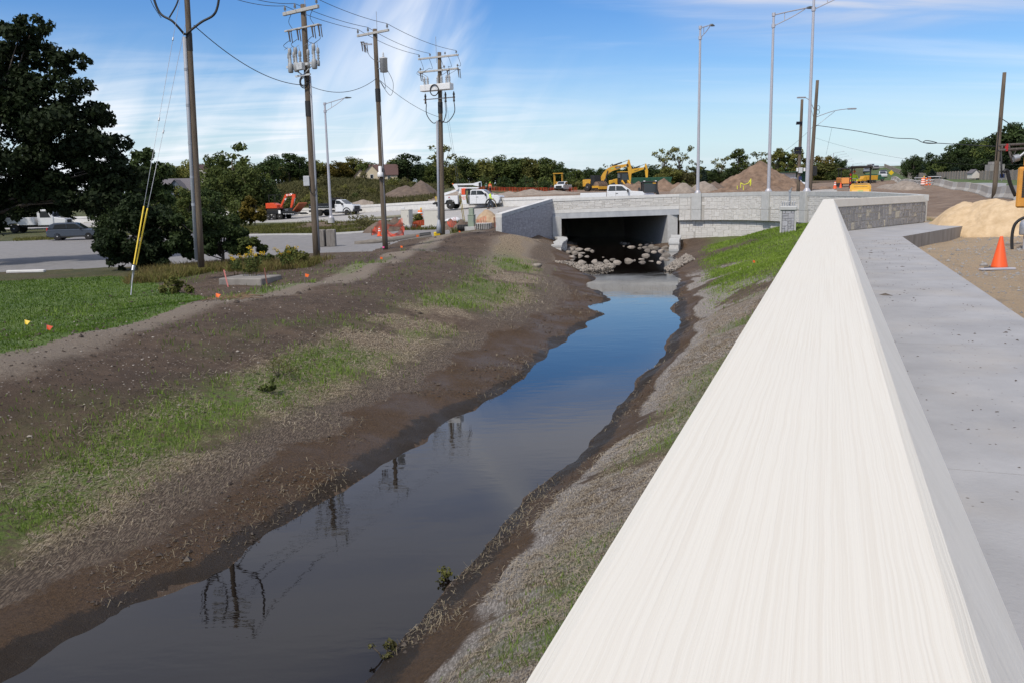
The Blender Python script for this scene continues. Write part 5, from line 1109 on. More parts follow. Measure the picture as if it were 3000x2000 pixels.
BAND = [
 (500,470,600,178,90,'round','mid'),(560,462,600,180,90,'round','olive'),(625,440,600,150,70,'round','mid'),(690,402,610,125,120,'tall','mid'),(640,470,615,115,130,'round','mid'),(720,455,615,118,150,'round','mid'),(780,500,610,120,110,'round','dark'),
 (800,448,540,185,90,'round','dark'),(850,447,535,190,80,'tall','dark'),(880,452,535,190,90,'round','dark'),(930,460,535,195,90,'round','olive'),(990,462,530,195,100,'round','yellow'),(1040,456,530,200,110,'round','olive'),(1075,470,530,195,70,'round','mid'),
 (1120,490,535,200,60,'round','mid'),(1195,440,545,180,120,'round','dark'),(1160,465,545,185,80,'round','dark'),(1265,480,560,185,80,'round','mid'),(1300,425,560,185,95,'sparse','olive'),(1320,470,565,185,90,'round','olive'),(1370,452,565,190,100,'round','mid'),(1415,458,565,190,90,'round','olive'),(1460,448,562,195,100,'round','mid'),(1510,452,562,195,100,'round','mid'),(1555,452,562,195,90,'round','olive'),(1600,452,562,195,90,'round','mid'),(1640,470,562,195,70,'round','dark'),
 (1420,500,566,178,70,'shrub','mid'),(1350,510,566,176,70,'shrub','dark'),(1480,505,566,178,70,'shrub','dark'),(1540,505,566,178,80,'shrub','dark'),(1600,505,562,180,70,'shrub','mid'),(1660,510,560,185,60,'shrub','mid'),
 (1690,492,560,205,60,'round','mid'),(1725,480,558,205,60,'round','dark'),(1760,488,558,205,60,'round','dark'),(1790,475,556,210,50,'sparse','olive'),(1810,486,556,205,70,'round','dark'),(1840,478,556,205,60,'round','dark'),(1880,488,556,205,70,'round','dark'),(1910,478,556,205,70,'round','dark'),
 (1945,434,556,205,75,'sparse','olive'),(1990,430,556,205,75,'sparse','olive'),(1960,482,556,200,90,'round','olive'),(2010,490,556,200,70,'round','brush'),(2035,470,556,205,50,'sparse','olive'),(2060,490,556,205,50,'spruce','spruce'),(2110,462,556,205,70,'sparse','olive'),(2090,490,556,205,60,'round','dark'),(2140,485,556,200,70,'round','dark'),(2158,434,556,205,60,'tall','mid'),(2180,445,556,205,40,'sparse','mid'),(2230,445,556,205,80,'sparse','olive'),(2275,432,556,205,50,'tall','olive'),(2300,440,556,205,50,'tall','mid'),(2330,430,556,205,60,'tall','olive'),(2365,455,550,210,60,'round','olive'),(2395,448,545,240,55,'round','yellow'),(2425,448,540,260,50,'round','yellow'),(2450,456,535,280,50,'round','dark'),(2470,462,530,300,40,'round','dark'),(2500,500,516,420,28,'round','olive'),(2520,502,514,430,22,'round','mid'),
 (2655,452,525,190,45,'round','dark'),(2685,447,525,185,60,'round','dark'),(2725,440,520,180,60,'round','dark'),(2700,480,525,170,50,'spruce','spruce'),(2755,462,520,165,60,'round','mid'),(2750,495,520,150,45,'spruce','spruce'),(2800,430,520,160,90,'round','dark'),(2835,398,520,165,90,'round','dark'),(2870,396,520,165,80,'round','dark'),(2790,490,518,150,60,'spruce','spruce'),(2900,420,518,150,90,'round','mid'),(2930,392,518,150,90,'round','dark'),(2955,358,518,150,90,'sparse','dark'),(2980,385,518,150,100,'round','black'),(2850,470,518,140,90,'shrub','dark'),(2900,480,518,140,80,'round','black'),(3020,370,518,140,110,'round','dark'),(2815,500,518,140,50,'shrub','olive'),(3060,400,520,120,110,'round','black'),(2960,470,520,135,80,'round','black'),
 (2675,450,530,165,60,'round','dark'),(2775,432,525,160,80,'round','dark'),(2803,405,525,162,90,'round','dark'),(2825,397,525,164,100,'round','dark'),(2862,393,525,158,100,'round','dark'),(2890,397,525,156,100,'round','mid'),(2915,390,525,150,110,'round','dark'),(2945,362,525,148,110,'tall','dark'),(2972,358,525,146,130,'round','dark'),(3000,362,525,144,130,'round','black'),(2740,478,525,150,70,'round','mid'),(2830,455,525,140,100,'round','black'),(2880,455,525,138,100,'round','dark'),(2920,450,525,135,100,'round','black'),(2965,445,525,132,110,'round','black'),(3010,450,525,130,120,'round','black'),(2730,495,525,142,60,'spruce','spruce'),(2800,488,525,138,70,'spruce','spruce'),
 (330,470,640,95,90,'round','dark'),(425,438,640,82,75,'tall','mid'),(385,510,650,78,90,'round','dark'),(480,545,650,80,120,'round','mid'),(560,545,640,90,130,'round','mid'),(300,560,650,80,100,'round','dark'),(610,540,630,95,120,'round','dark'),(200,520,650,110,200,'round','black'),(60,520,650,115,220,'round','black'),(-80,480,660,100,220,'round','black'),(520,535,625,110,130,'round','olive'),(690,560,630,100,110,'shrub','mid')]
for k in range(64):
    x = 470+k*31.5; top = float(np.interp(x, [470, 700, 900, 1050, 1200, 1350, 1600, 1700, 1850, 1950, 2100, 2200, 2350, 2480], [482, 470, 474, 480, 470, 462, 462, 498, 490, 488, 492, 470, 465, 480]))+((k*37) % 11-5)*1.6
    BAND.append((x, top, 560, 222+(k*13) % 17, 74+(k*29) % 30, ('round', 'round', 'tall', 'round')[k % 4], ('dark', 'mid', 'olive', 'mid', 'dark')[k % 5]))
for k in range(26):
    x = 1290+k*44+(k*17) % 19; BAND.append((x, 520+(k*7) % 12, 562, 176+(k*11) % 15, 60+(k*23) % 30, 'shrub', ('mid', 'olive', 'brush', 'dark')[k % 4]))
BAND.sort(key=lambda q: q[0])
seen = {}
for x, top, base, Y, w, kind, leaf in BAND:
    lb_ = '%s %s %s %s' % (KN[kind], LN[leaf], 'shrub' if kind == 'shrub' else 'tree', pos_words(x)); seen.setdefault(lb_, []).append(px_tree(x, top, base, Y, w, kind, leaf, lb_, 'trees '+pos_words(x), 'shrub' if kind == 'shrub' else 'tree'))
for lb_, L_ in seen.items():
    if len(L_) > 1:
        ORD = ['leftmost', 'second', 'third', 'fourth', 'fifth', 'sixth', 'seventh', 'eighth', 'ninth', 'tenth']
        for k, o in enumerate(L_): o['label'] = lb_+(', leftmost one' if k == 0 else ', rightmost one' if k == len(L_)-1 else ', %s from left' % ORD[min(k, 9)])
# brush on the slope behind the dump truck
rgb_ = random.Random(5)
for k in range(46):
    x = rgb_.uniform(770, 1230); f = rgb_.random(); ytop = np.interp(x, [770, 900, 1000, 1100, 1230], [545, 520, 512, 515, 555]); y = ytop+f*(600-ytop); Y = 165-f*32
    px_tree(x, y-rgb_.uniform(16, 34), y+4, Y, rgb_.uniform(40, 80), 'shrub', rgb_.choice(['brush', 'brush', 'olive', 'mid']), 'low scrubby bush on the weedy slope behind the dump truck', 'scrub on the slope', 'shrub')
# the big dark tree at the left edge, seen against the sky
def big_tree(label, trunk_px, Y, blobs, n, ls, leaf, r=.42, seed=1):
    b = P(*trunk_px, Y); b[2] = terrain(np.array([b[0]]), np.array([b[1]]), False)[0][0]; t = thing('tree', label, 'tree', tuple(b)); rg = np.random.default_rng(seed); C_ = []; Rr = []
    for x, y, rad_ in blobs:
        c = P(x, y, Y)-b; R_m = rad_*Y/FPX
        for _ in range(10):
            d = rg.normal(size=3); d /= np.linalg.norm(d); C_.append(c+d*R_m*rg.uniform(.3, .95)*np.array([1, 1.5, .9])); Rr.append(R_m*rg.uniform(.28, .5))
    C_ = np.array(C_); Rr = np.array(Rr); V, F = leaf_cloud(C_, Rr, n, ls, rg, .2, .35); o = fast_mesh('crown', V, F, LEAF[leaf], t)
    mb = MB(); top = C_[:, 2].max(); mb.tube([(0, 0, -.3), (.1, 0, top*.3), (.3, 0, top*.8)], r, 10, r*.2)
    for i in rg.choice(len(C_), 26, False): c = C_[i]; mb.tube([(0, 0, top*rg.uniform(.15, .5)), tuple(c*.5+np.array([0, 0, top*.12])), tuple(c)], r*.3, 5, .02)
    mb.build('trunk', barkm, t); return t
big_tree('huge dark leafy tree filling the upper left corner', (-70, 790), 50, [(-60,330,150),(40,260,120),(60,140,70),(95,80,45),(10,190,70),(160,200,55),(215,165,45),(120,330,120),(220,300,75),(180,420,130),(290,340,45),(280,420,85),(60,480,150),(50,580,60),(-60,620,80),(150,575,60),(240,580,60),(330,575,60),(320,470,60),(240,520,90),(-80,560,160),(110,560,80),(360,520,60)], 52000, .155, 'black', seed=4)
big_tree('bare-tipped young tree behind the dark bush at left', (420, 720), 66, [(425,470,40),(440,520,55),(400,560,60),(460,580,55)], 4200, .2, 'dark', .16, 8)
big_tree('very dark rounded bush behind the yellow guy wires', (400, 775), 41, [(330,680,60),(400,660,70),(470,650,65),(390,610,50),(330,740,45),(420,730,60),(480,700,60),(300,720,35),(460,760,40),(370,770,40)], 24000, .095, 'black', .1, 5)
big_tree('dark leafy bush right of the leftmost utility pole', (650, 770), 40, [(520,680,50),(600,660,55),(660,670,50),(690,720,40),(620,720,50),(540,730,45),(710,690,30)], 20000, .095, 'dark', .1, 6)
big_tree('olive bush with rusty leaves before the red excavator', (745, 645), 98, [(735,600,28),(765,625,24),(720,630,26),(750,640,20)], 3500, .2, 'yellow', .08, 9)
# ------------------------------------------------------------------ grass, straw and weeds
LR0, DLR = math.log(.7), .0102
def gsamp(arr, r, a):
    fi = (np.log(r)-LR0)/DLR; fa = 36+(np.degrees(a)+36)/.165; i = np.clip(fi.astype(int), 0, nr-2); j = np.clip(fa.astype(int), 0, na-2); u_ = fi-i; v_ = fa-j
    return arr[i, j]*(1-u_)*(1-v_)+arr[i+1, j]*u_*(1-v_)+arr[i, j+1]*(1-u_)*v_+arr[i+1, j+1]*u_*v_
def sample(n, dens, r0, r1, rg, a0=-33, a1=33):
    r = np.exp(rg.uniform(math.log(r0), math.log(r1), n)); a = np.radians(rg.uniform(a0, a1, n)); d = gsamp(dens, r, a); k = rg.random(n) < d
    return r[k], a[k]
def blades(name, label, r, a, h, w, lean, m, rg, kind='stuff', zoff=-.01):
    n = len(r); x = r*np.sin(a); y = r*np.cos(a); z = gsamp(GZ, r, a)+zoff; th = rg.uniform(0, 6.28, n); ph = rg.uniform(0, 6.28, n)
    h = h*rg.uniform(.5, 1.3, n); B = np.c_[x, y, z]; side_ = np.c_[np.cos(th), np.sin(th), np.zeros(n)]*(w[:, None] if np.ndim(w) else w)
    ln = lean*rg.uniform(.2, 1.4, n); dirv = np.c_[np.cos(ph)*ln, np.sin(ph)*ln, np.ones(n)]; dirv /= np.linalg.norm(dirv, axis=1)[:, None]
    mid = B+dirv*h[:, None]*.55; tip = mid+(dirv*np.array([1.7, 1.7, .75]))*h[:, None]*.45
    V = np.stack([B-side_, B+side_, mid-side_*.7, mid+side_*.7, tip], 1).reshape(-1, 3); b = (np.arange(n)*5)[:, None]
    F = np.concatenate([b+np.array([0, 1, 3]), b+np.array([0, 3, 2]), b+np.array([2, 3, 4])]); o = fast_mesh(name, V, F, m); tag(o, label, 'grass', None, kind); return o
def fibers(name, label, r, a, L_, w, m, rg, tilt=.25, cat='straw'):
    n = len(r); B = np.c_[r*np.sin(a), r*np.cos(a), gsamp(GZ, r, a)+.012+rg.random(n)*.02]; th = rg.uniform(0, 6.28, n); d = np.c_[np.cos(th), np.sin(th), rg.normal(0, tilt, n)]*(L_*np.clip(rg.lognormal(-.25, .5, n), .2, 2.6))[:, None]*.5; s = np.c_[-np.sin(th), np.cos(th), np.zeros(n)]*(w[:, None] if np.ndim(w) else w)
    V = np.stack([B-d-s, B-d+s, B+d+s*.6, B+d-s*.6], 1).reshape(-1, 3); o = fast_mesh(name, V, np.arange(4*n).reshape(n, 4), m); tag(o, label, cat, None, 'stuff'); return o
grassm = leafmat('grass_blades', (.06, .11, .014), (.20, .28, .055), .3); lawng = leafmat('lawn_blades', (.035, .078, .007), (.11, .175, .022), .25); strawm = leafmat('straw_fibres', (.15, .12, .085), (.50, .43, .33), .05); drym = leafmat('dry_weeds', (.07, .06, .022), (.22, .17, .06), .2)
reedm = leafmat('dead_reeds', (.07, .055, .035), (.33, .28, .19), .05)
rg = np.random.default_rng(11)
lawn_mask = inpoly(LAWN, GX, GY).astype(float)
r, a = sample(190000, np.clip(z_green*(.12+1.5*smooth(.46, .58, fbm(GX, GY, .8, 3, 91))), 0, 1)*left_side, 6, 48, rg); blades('bank_grass', 'young green grass sprouting in a strip along the left bank', r, a, .07+.0036*r, .003+.0003*r, .45, grassm, rg)
r, a = sample(40000, left_side*(uf > .48)*(z_tan < .5)*(.03+.45*smooth(.5, .64, fbm(GX, GY, 2.2, 4, 61))), 8, 45, rg); blades('sprout_grass', 'scattered thin grass sprouts on the dark berm soil', r, a, .07+.002*r, .004+.0003*r, .4, grassm, rg)
r, a = sample(200000, np.clip(rgreen*1.1, 0, 1), 24, 62, rg, 0, 30); blades('bank_grass', 'bright green grass on the right bank before the stone wall', r, a, .045+.0013*r, .003+.0003*r, .45, leafmat('bright_grass', (.085, .15, .014), (.26, .36, .06), .3), rg)
r, a = sample(60000, np.clip(rg2*.9, 0, 1), 4.5, 30, rg); blades('bank_grass', 'tufts of green grass beside the near parapet wall', r, a, .05+.004*r, .003+.0003*r, .5, grassm, rg)
r, a = sample(160000, lawn_mask*.8, 11, 46, rg, -35.8, -8); blades('lawn_grass', 'dense mown blades of the lawn at left', r, a, .045+.0008*r, .004+.0003*r, .5, lawng, rg)
r, a = sample(210000, np.clip(np.maximum(z_straw*1.0, z_pale*.8), 0, 1)*(n2 > .44)*(1-np.clip(z_mud, 0, 1)), 5, 40, rg); fibers('straw_mulch', 'loose pale straw and matting fibres lying on both banks', r, a, .04+.0032*r, .0014+.0002*r, strawm, rg)
r, a = sample(60000, np.clip(np.maximum(z_mud, z_mat), 0, 1)*smooth(.42, .58, n2)*(GZ > .01), 5, 36, rg); fibers('flood_debris', 'dead reed stalks stranded in the mud along the waterline', r, a, .04+.0022*r, .0011+.00017*r, reedm, rg, .7, 'debris')
WEEDP = [tuple(G(x, y, 1.2)[:2]) for x, y in [(360,835),(480,828),(620,800),(760,806),(870,790),(960,770),(1000,755),(900,745),(700,758),(560,770),(420,790)]]
weed_mask = inpoly(WEEDP, GX, GY)*(.35+.65*(n1 > .42))
r, a = sample(60000, weed_mask, 22, 44, rg, -30, -6); blades('weeds', 'tangle of dry and green weeds at the feet of the left poles', r, a, np.full(len(r), .42), .012, .55, drym, rg)
r, a = sample(60000, weed_mask*(n2 > .5), 22, 44, rg, -30, -6); blades('weeds', 'leafy green weeds among the dry stalks by the left poles', r, a, np.full(len(r), .38), .018, .8, LEAF['olive'], rg)
r, a = sample(60000, (z_weed > .4)*(GY > 66)*(GY < 100)*(GX < -4)*(~mP.any() if False else 1.)*(1-inpoly(LOT, GX, GY))*(1-inpoly(ROAD, GX, GY)), 64, 100, rg, -30, -3); blades('weeds', 'rough verge grass between the parking lot and the road', r, a, np.full(len(r), .35), .03, .6, LEAF['olive'], rg)
slope = (GY > 125)*(GY < 175)*(GX > -55)*(GX < -12)*(GZ > 3.0)
r, a = sample(60000, slope*1., 126, 178, rg, -24, -4); blades('hillside_weeds', 'rough olive and straw-coloured growth covering the slope behind the dump truck', r, a, np.full(len(r), .8), .09, .6, LEAF['brush'], rg)
# pebbles on the berm
def pebbles(name, label, n, dens, r0, r1, size, seed, m):
    rg = np.random.default_rng(seed); r, a = sample(n, dens, r0, r1, rg); k = len(r); oc = np.array([(1, 0, 0), (0, 1, 0), (-1, 0, 0), (0, -1, 0), (0, 0, .7), (0, 0, -.5)]); f = np.array([(0, 1, 4), (1, 2, 4), (2, 3, 4), (3, 0, 4), (1, 0, 5), (2, 1, 5), (3, 2, 5), (0, 3, 5)])
    s = size*rg.lognormal(0, .45, k)*(1+r*.03); th = rg.uniform(0, 6.28, k); c, sn = np.cos(th), np.sin(th); v = oc[None]*rg.uniform(.6, 1.2, (k, 6, 3))*s[:, None, None]
    V = np.stack([v[..., 0]*c[:, None]-v[..., 1]*sn[:, None], v[..., 0]*sn[:, None]+v[..., 1]*c[:, None], v[..., 2]], -1)+np.c_[r*np.sin(a), r*np.cos(a), gsamp(GZ, r, a)+s*.1][:, None]
    o = fast_mesh(name, V.reshape(-1, 3), (f[None]+(np.arange(k)*6)[:, None, None]).reshape(-1, 3), m); tag(o, label, 'pebbles', None, 'stuff')
pebm = mat('pale_pebble', (.17, .145, .12), .9, scale=1.5, col2=(.40, .36, .31), var=.2, coord='Object')
pebbles('pebbles', 'small pale pebbles and clods strewn over the left berm', 9000, left_side*(uf > .46)*.85, 6, 60, .009, 5, pebm)
pebbles('clods', 'dark soil clods scattered over the left berm', 22000, left_side*(uf > .46)*.8, 6, 60, .013, 15, mat('clod', (.06, .045, .035), .95, var=.3, scale=2))
pebbles('mud_clods', 'dark wet crumbs of mud along both waterlines', 60000, np.clip(z_mud, 0, 1)*(GZ > .0)*smooth(.4, .55, n2), 5, 40, .011, 25, mat('wet_clod', (.035, .022, .013), .6, var=.4, scale=3))
gravm = mat('grey_gravel', (.17, .165, .16), .9, scale=1.5, col2=(.36, .35, .34))
pebbles('gravel', 'grey gravel chips scattered over the sand right of the sidewalk', 30000, sand*(.15+.85*smooth(.42, .55, n1))*((GX-WO[0])*WN[0]+(GY-WO[1])*WN[1] > 2.6), 8, 45, .014, 6, gravm)
# ------------------------------------------------------------------ vehicles and machines
wpaint = mat('vehicle_white', (.66, .67, .68), .25, var=.03, coat=.6); bpaint = mat('vehicle_black', (.012, .012, .014), .3, var=.1, coat=.5); catyel = mat('machine_yellow', (.62, .33, .03), .45, var=.12, scale=2, coat=.1); liey = mat('machine_amber', (.66, .36, .025), .45, var=.1, scale=2)
redp = mat('machine_red_orange', (.62, .07, .02), .4, var=.1); glass = glassmat(); tyrem = mat('tyre', (.022, .021, .02), .9, var=.25, scale=10); rimm = mat('steel_rim', (.32, .32, .33), .4, .5, var=.1); chrome = mat('chrome', (.55, .56, .58), .2, .9, var=.05); trim = mat('black_trim', (.018, .018, .019), .65, var=.15)
lightm = mat('head_light', (.75, .76, .78), .15, var=.03); redl = mat('tail_light', (.35, .01, .01), .3, var=.1); oran = mat('safety_orange', (.80, .14, .015), .55, var=.06); limey = mat('hi_vis_lime', (.55, .78, .03), .7, var=.06); whiter = mat('reflective_white', (.75, .75, .74), .5, var=.04); jean = mat('dark_denim', (.045, .055, .075), .9, var=.2); skin = mat('skin', (.42, .26, .18), .6, var=.06); grnm = mat('dark_green_paint', (.012, .07, .035), .5, var=.15); gmach = mat('pale_grey_machine', (.42, .42, .46), .5, var=.1); dirtp = mat('muddy_steel', (.17, .115, .08), .8, var=.3, scale=4)
FONTM = {}
def text(parent, s, size, loc, rot, m, name='lettering'):
    cu = bpy.data.curves.new('t', 'FONT'); cu.body = s; cu.size = size; cu.align_x = 'CENTER'; cu.align_y = 'CENTER'; cu.extrude = .004; cu.resolution_u = 2
    o = bpy.data.objects.new('t', cu); COL.objects.link(o); bpy.context.view_layer.update(); me = bpy.data.meshes.new_from_object(o.evaluated_get(bpy.context.evaluated_depsgraph_get())); bpy.data.objects.remove(o); bpy.data.curves.remove(cu)
    me.materials.clear(); me.materials.append(m); t = bpy.data.objects.new(name, me); COL.objects.link(t); t.parent = parent; t.location = loc; t.rotation_euler = rot; return t
SIDE = (math.pi/2, 0, 0)                      # lettering on a machine's right side
def wheel(par, x, y, r, w, rim=.58, m=None):
    mb = MB(); mb.lathe([(r*.55, -w/2), (r*.9, -w/2), (r, -w*.36), (r, w*.36), (r*.9, w/2), (r*.55, w/2)], (x, y, r), 20, 'y'); o = mb.build('wheel', tyrem, par)
    b = MB(); s = -1 if y < 0 else 1; b.lathe([(r*rim, -w*.44), (r*rim, w*.44)], (x, y, r), 16, 'y'); b.lathe([(r*.22, 0), (r*.2, w*.10)] if s > 0 else [(r*.22, -w*.10), (r*.2, 0)], (x, y+s*w*.44, r), 10, 'y'); b.build('rim', m or rimm, o); return o
def poly_plate(par, name, pts, y0, y1, m, ins=0.): mb = MB(); mb.prism(pts, y0, y1, ins); return mb.build(name, m, par)
def both(par, name, pts, y, th, m):
    for s in (-1, 1): mb = MB(); mb.prism(pts, s*y, s*(y+th)); mb.build(name, m, par)
def hd_cab(par, x0, white, crew=True, dual_y=.98, z=0, flare=True):
    """heavy pickup cab; x0 = front bumper; the cab extends backwards"""
    X = lambda v: x0-v; cb = 3.45 if crew else 2.75
    poly_plate(par, 'body', [(X(.1), .62), (X(.06), 1.2), (X(.18), 1.38), (X(1.3), 1.47), (X(cb), 1.47), (X(cb), .5), (X(.3), .5)], -.98, .98, white, .05)
    poly_plate(par, 'cab_roof', [(X(1.2), 1.45), (X(1.95), 1.98), (X(2.2), 2.05), (X(cb-.25), 2.05), (X(cb-.05), 1.95), (X(cb), 1.45)], -.84, .84, white, .09)
    w1_, w2_ = [(X(1.62), 1.5), (X(2.08), 1.9), (X(2.62), 1.94), (X(2.62), 1.5)], [(X(2.68), 1.5), (X(2.68), 1.94), (X(cb-.22), 1.93), (X(cb-.12), 1.5)]
    both(par, 'side_window', w1_, .80, .055, glass)
    if crew: both(par, 'side_window', w2_, .80, .055, glass)
    mb = MB(); mb.add([(X(1.27), -.74, 1.51), (X(1.27), .74, 1.51), (X(1.93), .66, 1.975), (X(1.93), -.66, 1.975)], [(0, 1, 2, 3)]); o = mb.build('windshield', glass, par); o.location = (.012, 0, .022)
    mb = MB(); mb.box((X(.07), 0, 1.02), (.08, 1.3, .42), bev=.03); mb.build('grille', trim if white != wpaint or not flare else chrome, par)
    for s in (-1, 1): mb = MB(); mb.box((X(.09), s*.82, 1.08), (.1, .26, .36), bev=.03); mb.build('headlight', lightm, par)
    mb = MB(); mb.box((X(.02), 0, .66), (.26, 1.98, .28), bev=.05); mb.build('bumper', chrome if flare else trim, par)
    for s in (-1, 1):
        mb = MB(); mb.box((X(1.55), s*1.14, 1.48), (.14, .26, .3), bev=.04); mb.build('mirror', trim, par)
        mb = MB(); mb.box((X(2.55), s*.985, 1.25), (.22, .03, .05)); mb.build('door_handle', trim, par)
        if flare:
            mb = MB(); pts = [(X(1.02)+math.cos(t)*.56, s*.95, .47+math.sin(t)*.56) for t in np.linspace(-.25, 3.4, 12)]; mb.tube(pts, .085, 6); mb.build('wheel_flare', trim, par)
        mb = MB(); mb.box((X(2.6), s*.93, .42), (1.9, .1, .1)); mb.build('running_board', trim, par)
    mb = MB()
    for xx in (1.52, 2.65): mb.box((X(xx), 0, 1.0), (.015, 1.975, .85))
    mb.build('door_seam', trim, par)
def place(px, py, Y): q = P(px, py, Y); q[2] = float(terrain(np.array([q[0]]), np.array([q[1]]), False)[0][0]); return q
# --- white bucket truck
q = place(1375, 620, 95); tr = thing('bucket_truck', 'white utility bucket truck parked behind the beige cabinets', 'truck', tuple(q), math.radians(-17))
hd_cab(tr, 3.85, wpaint)
wheel(tr, 2.83, -.85, .44, .28); wheel(tr, 2.83, .85, .44, .28); wheel(tr, -1.85, -.82, .44, .48); wheel(tr, -1.85, .82, .44, .48)
mb = MB(); mb.box((-.6, 0, .62), (7.0, 1.0, .2)); mb.build('chassis', trim, tr)
for s in (-1, 1):
    poly_plate(tr, 'service_body', [(-3.3, .72), (-3.3, 1.45), (-.95, 1.45), (-.95, .55), (-1.25, .55), (-1.4, .95), (-1.85, 1.06), (-2.3, .95), (-2.45, .62), (-3.0, .62)], s*.98, s*.55, wpaint, .02)
    poly_plate(tr, 'tool_cabinet', [(-.55, .5), (-.55, 1.5), (.22, 1.5), (.22, .5)], s*1.0, s*.5, wpaint, .02)
mb = MB(); mb.box((-2.1, 0, 1.15), (2.4, 1.1, .5)); mb.build('deck_body', wpaint, tr)
mb = MB(); mb.box((-3.45, 0, .72), (.6, 1.9, .16)); mb.box((-3.4, 0, .45), (.35, 1.6, .3)); mb.build('rear_platform', trim, tr)
for s in (-1, 1): mb = MB(); mb.tube([(-3.6, s*.85, .8), (-3.6, s*.85, 1.4), (-3.5, s*.85, 1.4), (-3.5, s*.85, .8)], .025); mb.build('grab_rail', yellowm, tr)
mb = MB(); mb.box((-3.2, -.3, 1.55), (.22, .5, .7), bev=.03); mb.build('bucket', wpaint, tr)
mb = MB(); mb.prism([(-2.9, 1.75), (-1.6, 2.05), (-1.3, 2.15), (-1.25, 1.95), (-2.9, 1.5)], -.2, .2); mb.build('boom_rest', wpaint, tr)
mb = MB(); mb.lathe([(.3, 0), (.3, .5), (.22, .55), (.22, .95)], (-.95, 0, 1.3), 12); mb.build('turret', equip, tr)
mb = MB(); mb.prism([(-1.75, 2.62), (-1.55, 2.72), (.6, 2.72), (1.45, 2.92), (1.5, 2.35), (.9, 2.45), (.55, 2.55), (-1.4, 2.55)], -.28, .12); mb.build('upper_boom', wpaint, tr)
mb = MB(); mb.prism([(-1.35, 2.2), (-1.35, 2.38), (1.2, 2.30), (1.2, 2.16)], -.2, .1); mb.build('lower_boom', wpaint, tr)
mb = MB(); mb.prism([(-1.75, 2.66), (-1.25, 2.66), (-1.05, 2.15), (-1.35, 2.0)], -.3, .14); mb.build('boom_elbow', wpaint, tr)
mb = MB(); mb.box((-1.0, 0, 2.45), (.35, .35, .4)); mb.build('elbow_pin', trim, tr)
mb = MB(); mb.box((1.42, -.35, 2.55), (.2, .3, .5), bev=.05); mb.build('boom_tip', trim, tr)
mb = MB(); mb.lathe([(.07, 0), (.08, .1), (.03, .14)], (-1.8, -.1, 2.64), 8); mb.build('beacon', oran, tr)
mb = MB(); mb.box((-.45, -.1, 1.85), (.5, .7, .7), bev=.04); mb.build('engine_box', redp, tr); mb = MB(); mb.box((-.1, -.1, 1.8), (.3, .8, .65)); mb.build('dark_rack', trim, tr)
ropm = mat('rope', (.13, .13, .06), .95, var=.4, scale=20)
mb = MB()
for k in range(6): mb.tube([(.12+.03*k, -1.02, 1.95), (.05+.03*k, -1.06, 1.3), (.14+.03*k, -1.05, .6)], .03, 5)
mb.build('rope_hank', ropm, tr)
text(tr, 'AZTH', .26, (-.2, -1.012, 1.22), SIDE, oran); mb = MB(); mb.box((-.2, -1.006, 1.05), (.3, .01, .06)); mb.build('logo_bar', oran, tr)
mb = MB(); mb.box((-1.95, -.986, 1.28), (.14, .01, .12)); mb.build('logo', redl, tr); text(tr, 'electric', .09, (-1.9, -.99, 1.18), SIDE, trim)
# --- black dump truck with trailer and small red excavator
q = place(985, 630, 111); dt = thing('dump_truck', 'dump truck with white cab and black dump bed behind the recloser pole', 'truck', tuple(q), math.radians(-21))
hd_cab(dt, 3.2, wpaint, crew=False, flare=False)
for xx, yy, w in ((2.2, -.85, .28), (2.2, .85, .28), (-1.9, -.82, .5), (-1.9, .82, .5)): wheel(dt, xx, yy, .42, w, m=trim)
for s in (-1, 1): mb = MB(); mb.tube([(2.18+math.cos(t)*.55, s*.95, .45+math.sin(t)*.55) for t in np.linspace(-.25, 3.4, 12)], .08, 6); mb.build('wheel_flare', trim, dt)
mb = MB(); mb.box((-1.2, 0, .62), (5.2, .9, .24)); mb.build('chassis', trim, dt)
poly_plate(dt, 'dump_bed', [(-3.4, .95), (-3.4, 1.55), (-.1, 1.62), (-.1, .95)], -1.05, 1.05, bpaint, .03); poly_plate(dt, 'headboard', [(-.12, .95), (-.15, 2.25), (.05, 2.3), (.5, 2.3), (.5, 2.22), (.1, 2.18), (.06, .95)], -1.05, 1.05, bpaint)
mb = MB(); mb.box((-1.7, -1.06, 1.22), (3.2, .03, .06)); mb.box((-1.7, -1.06, .98), (3.2, .04, .08)); mb.build('bed_rail', chrome, dt)
q2 = place(830, 640, 115); tl = thing('trailer', 'black equipment trailer hitched behind the dump truck', 'trailer', tuple(q2), math.radians(-21))
mb = MB(); mb.box((0, 0, .78), (6.0, 2.1, .18)); mb.box((0, -1.02, .95), (5.0, .06, .3)); mb.box((3.3, 0, .7), (1.2, .2, .15)); mb.build('deck', bpaint, tl)
for xx in (-1.6, -.7, .2): wheel(tl, xx, -.95, .38, .26); wheel(tl, xx, .95, .38, .26)
mb = MB(); mb.prism([(-2.2, .82), (-2.1, 1.0), (.6, 1.0), (.7, .82)], -1.15, -.8); mb.build('fender', bpaint, tl)
mb = MB(); mb.box((.3, -1.17, .98), (.34, .02, .42)); mb.build('placard', whiter, tl); mb = MB()
for k in range(7): mb.box((.9+k*.24, -1.062, .72), (.14, .02, .06))
mb.build('reflector_strip', whiter, tl)
mb = MB(); mb.prism([(1.9, .9), (2.1, .9), (3.3, 2.05), (3.15, 2.15)], -.9, .9); mb.build('loading_ramp', mat('rusty_orange', (.30, .07, .02), .7, var=.2), tl)
ex = thing('mini_excavator', 'small red excavator with folded arm standing on the trailer', 'excavator', (q2[0], q2[1], q2[2]+.88), math.radians(-21))
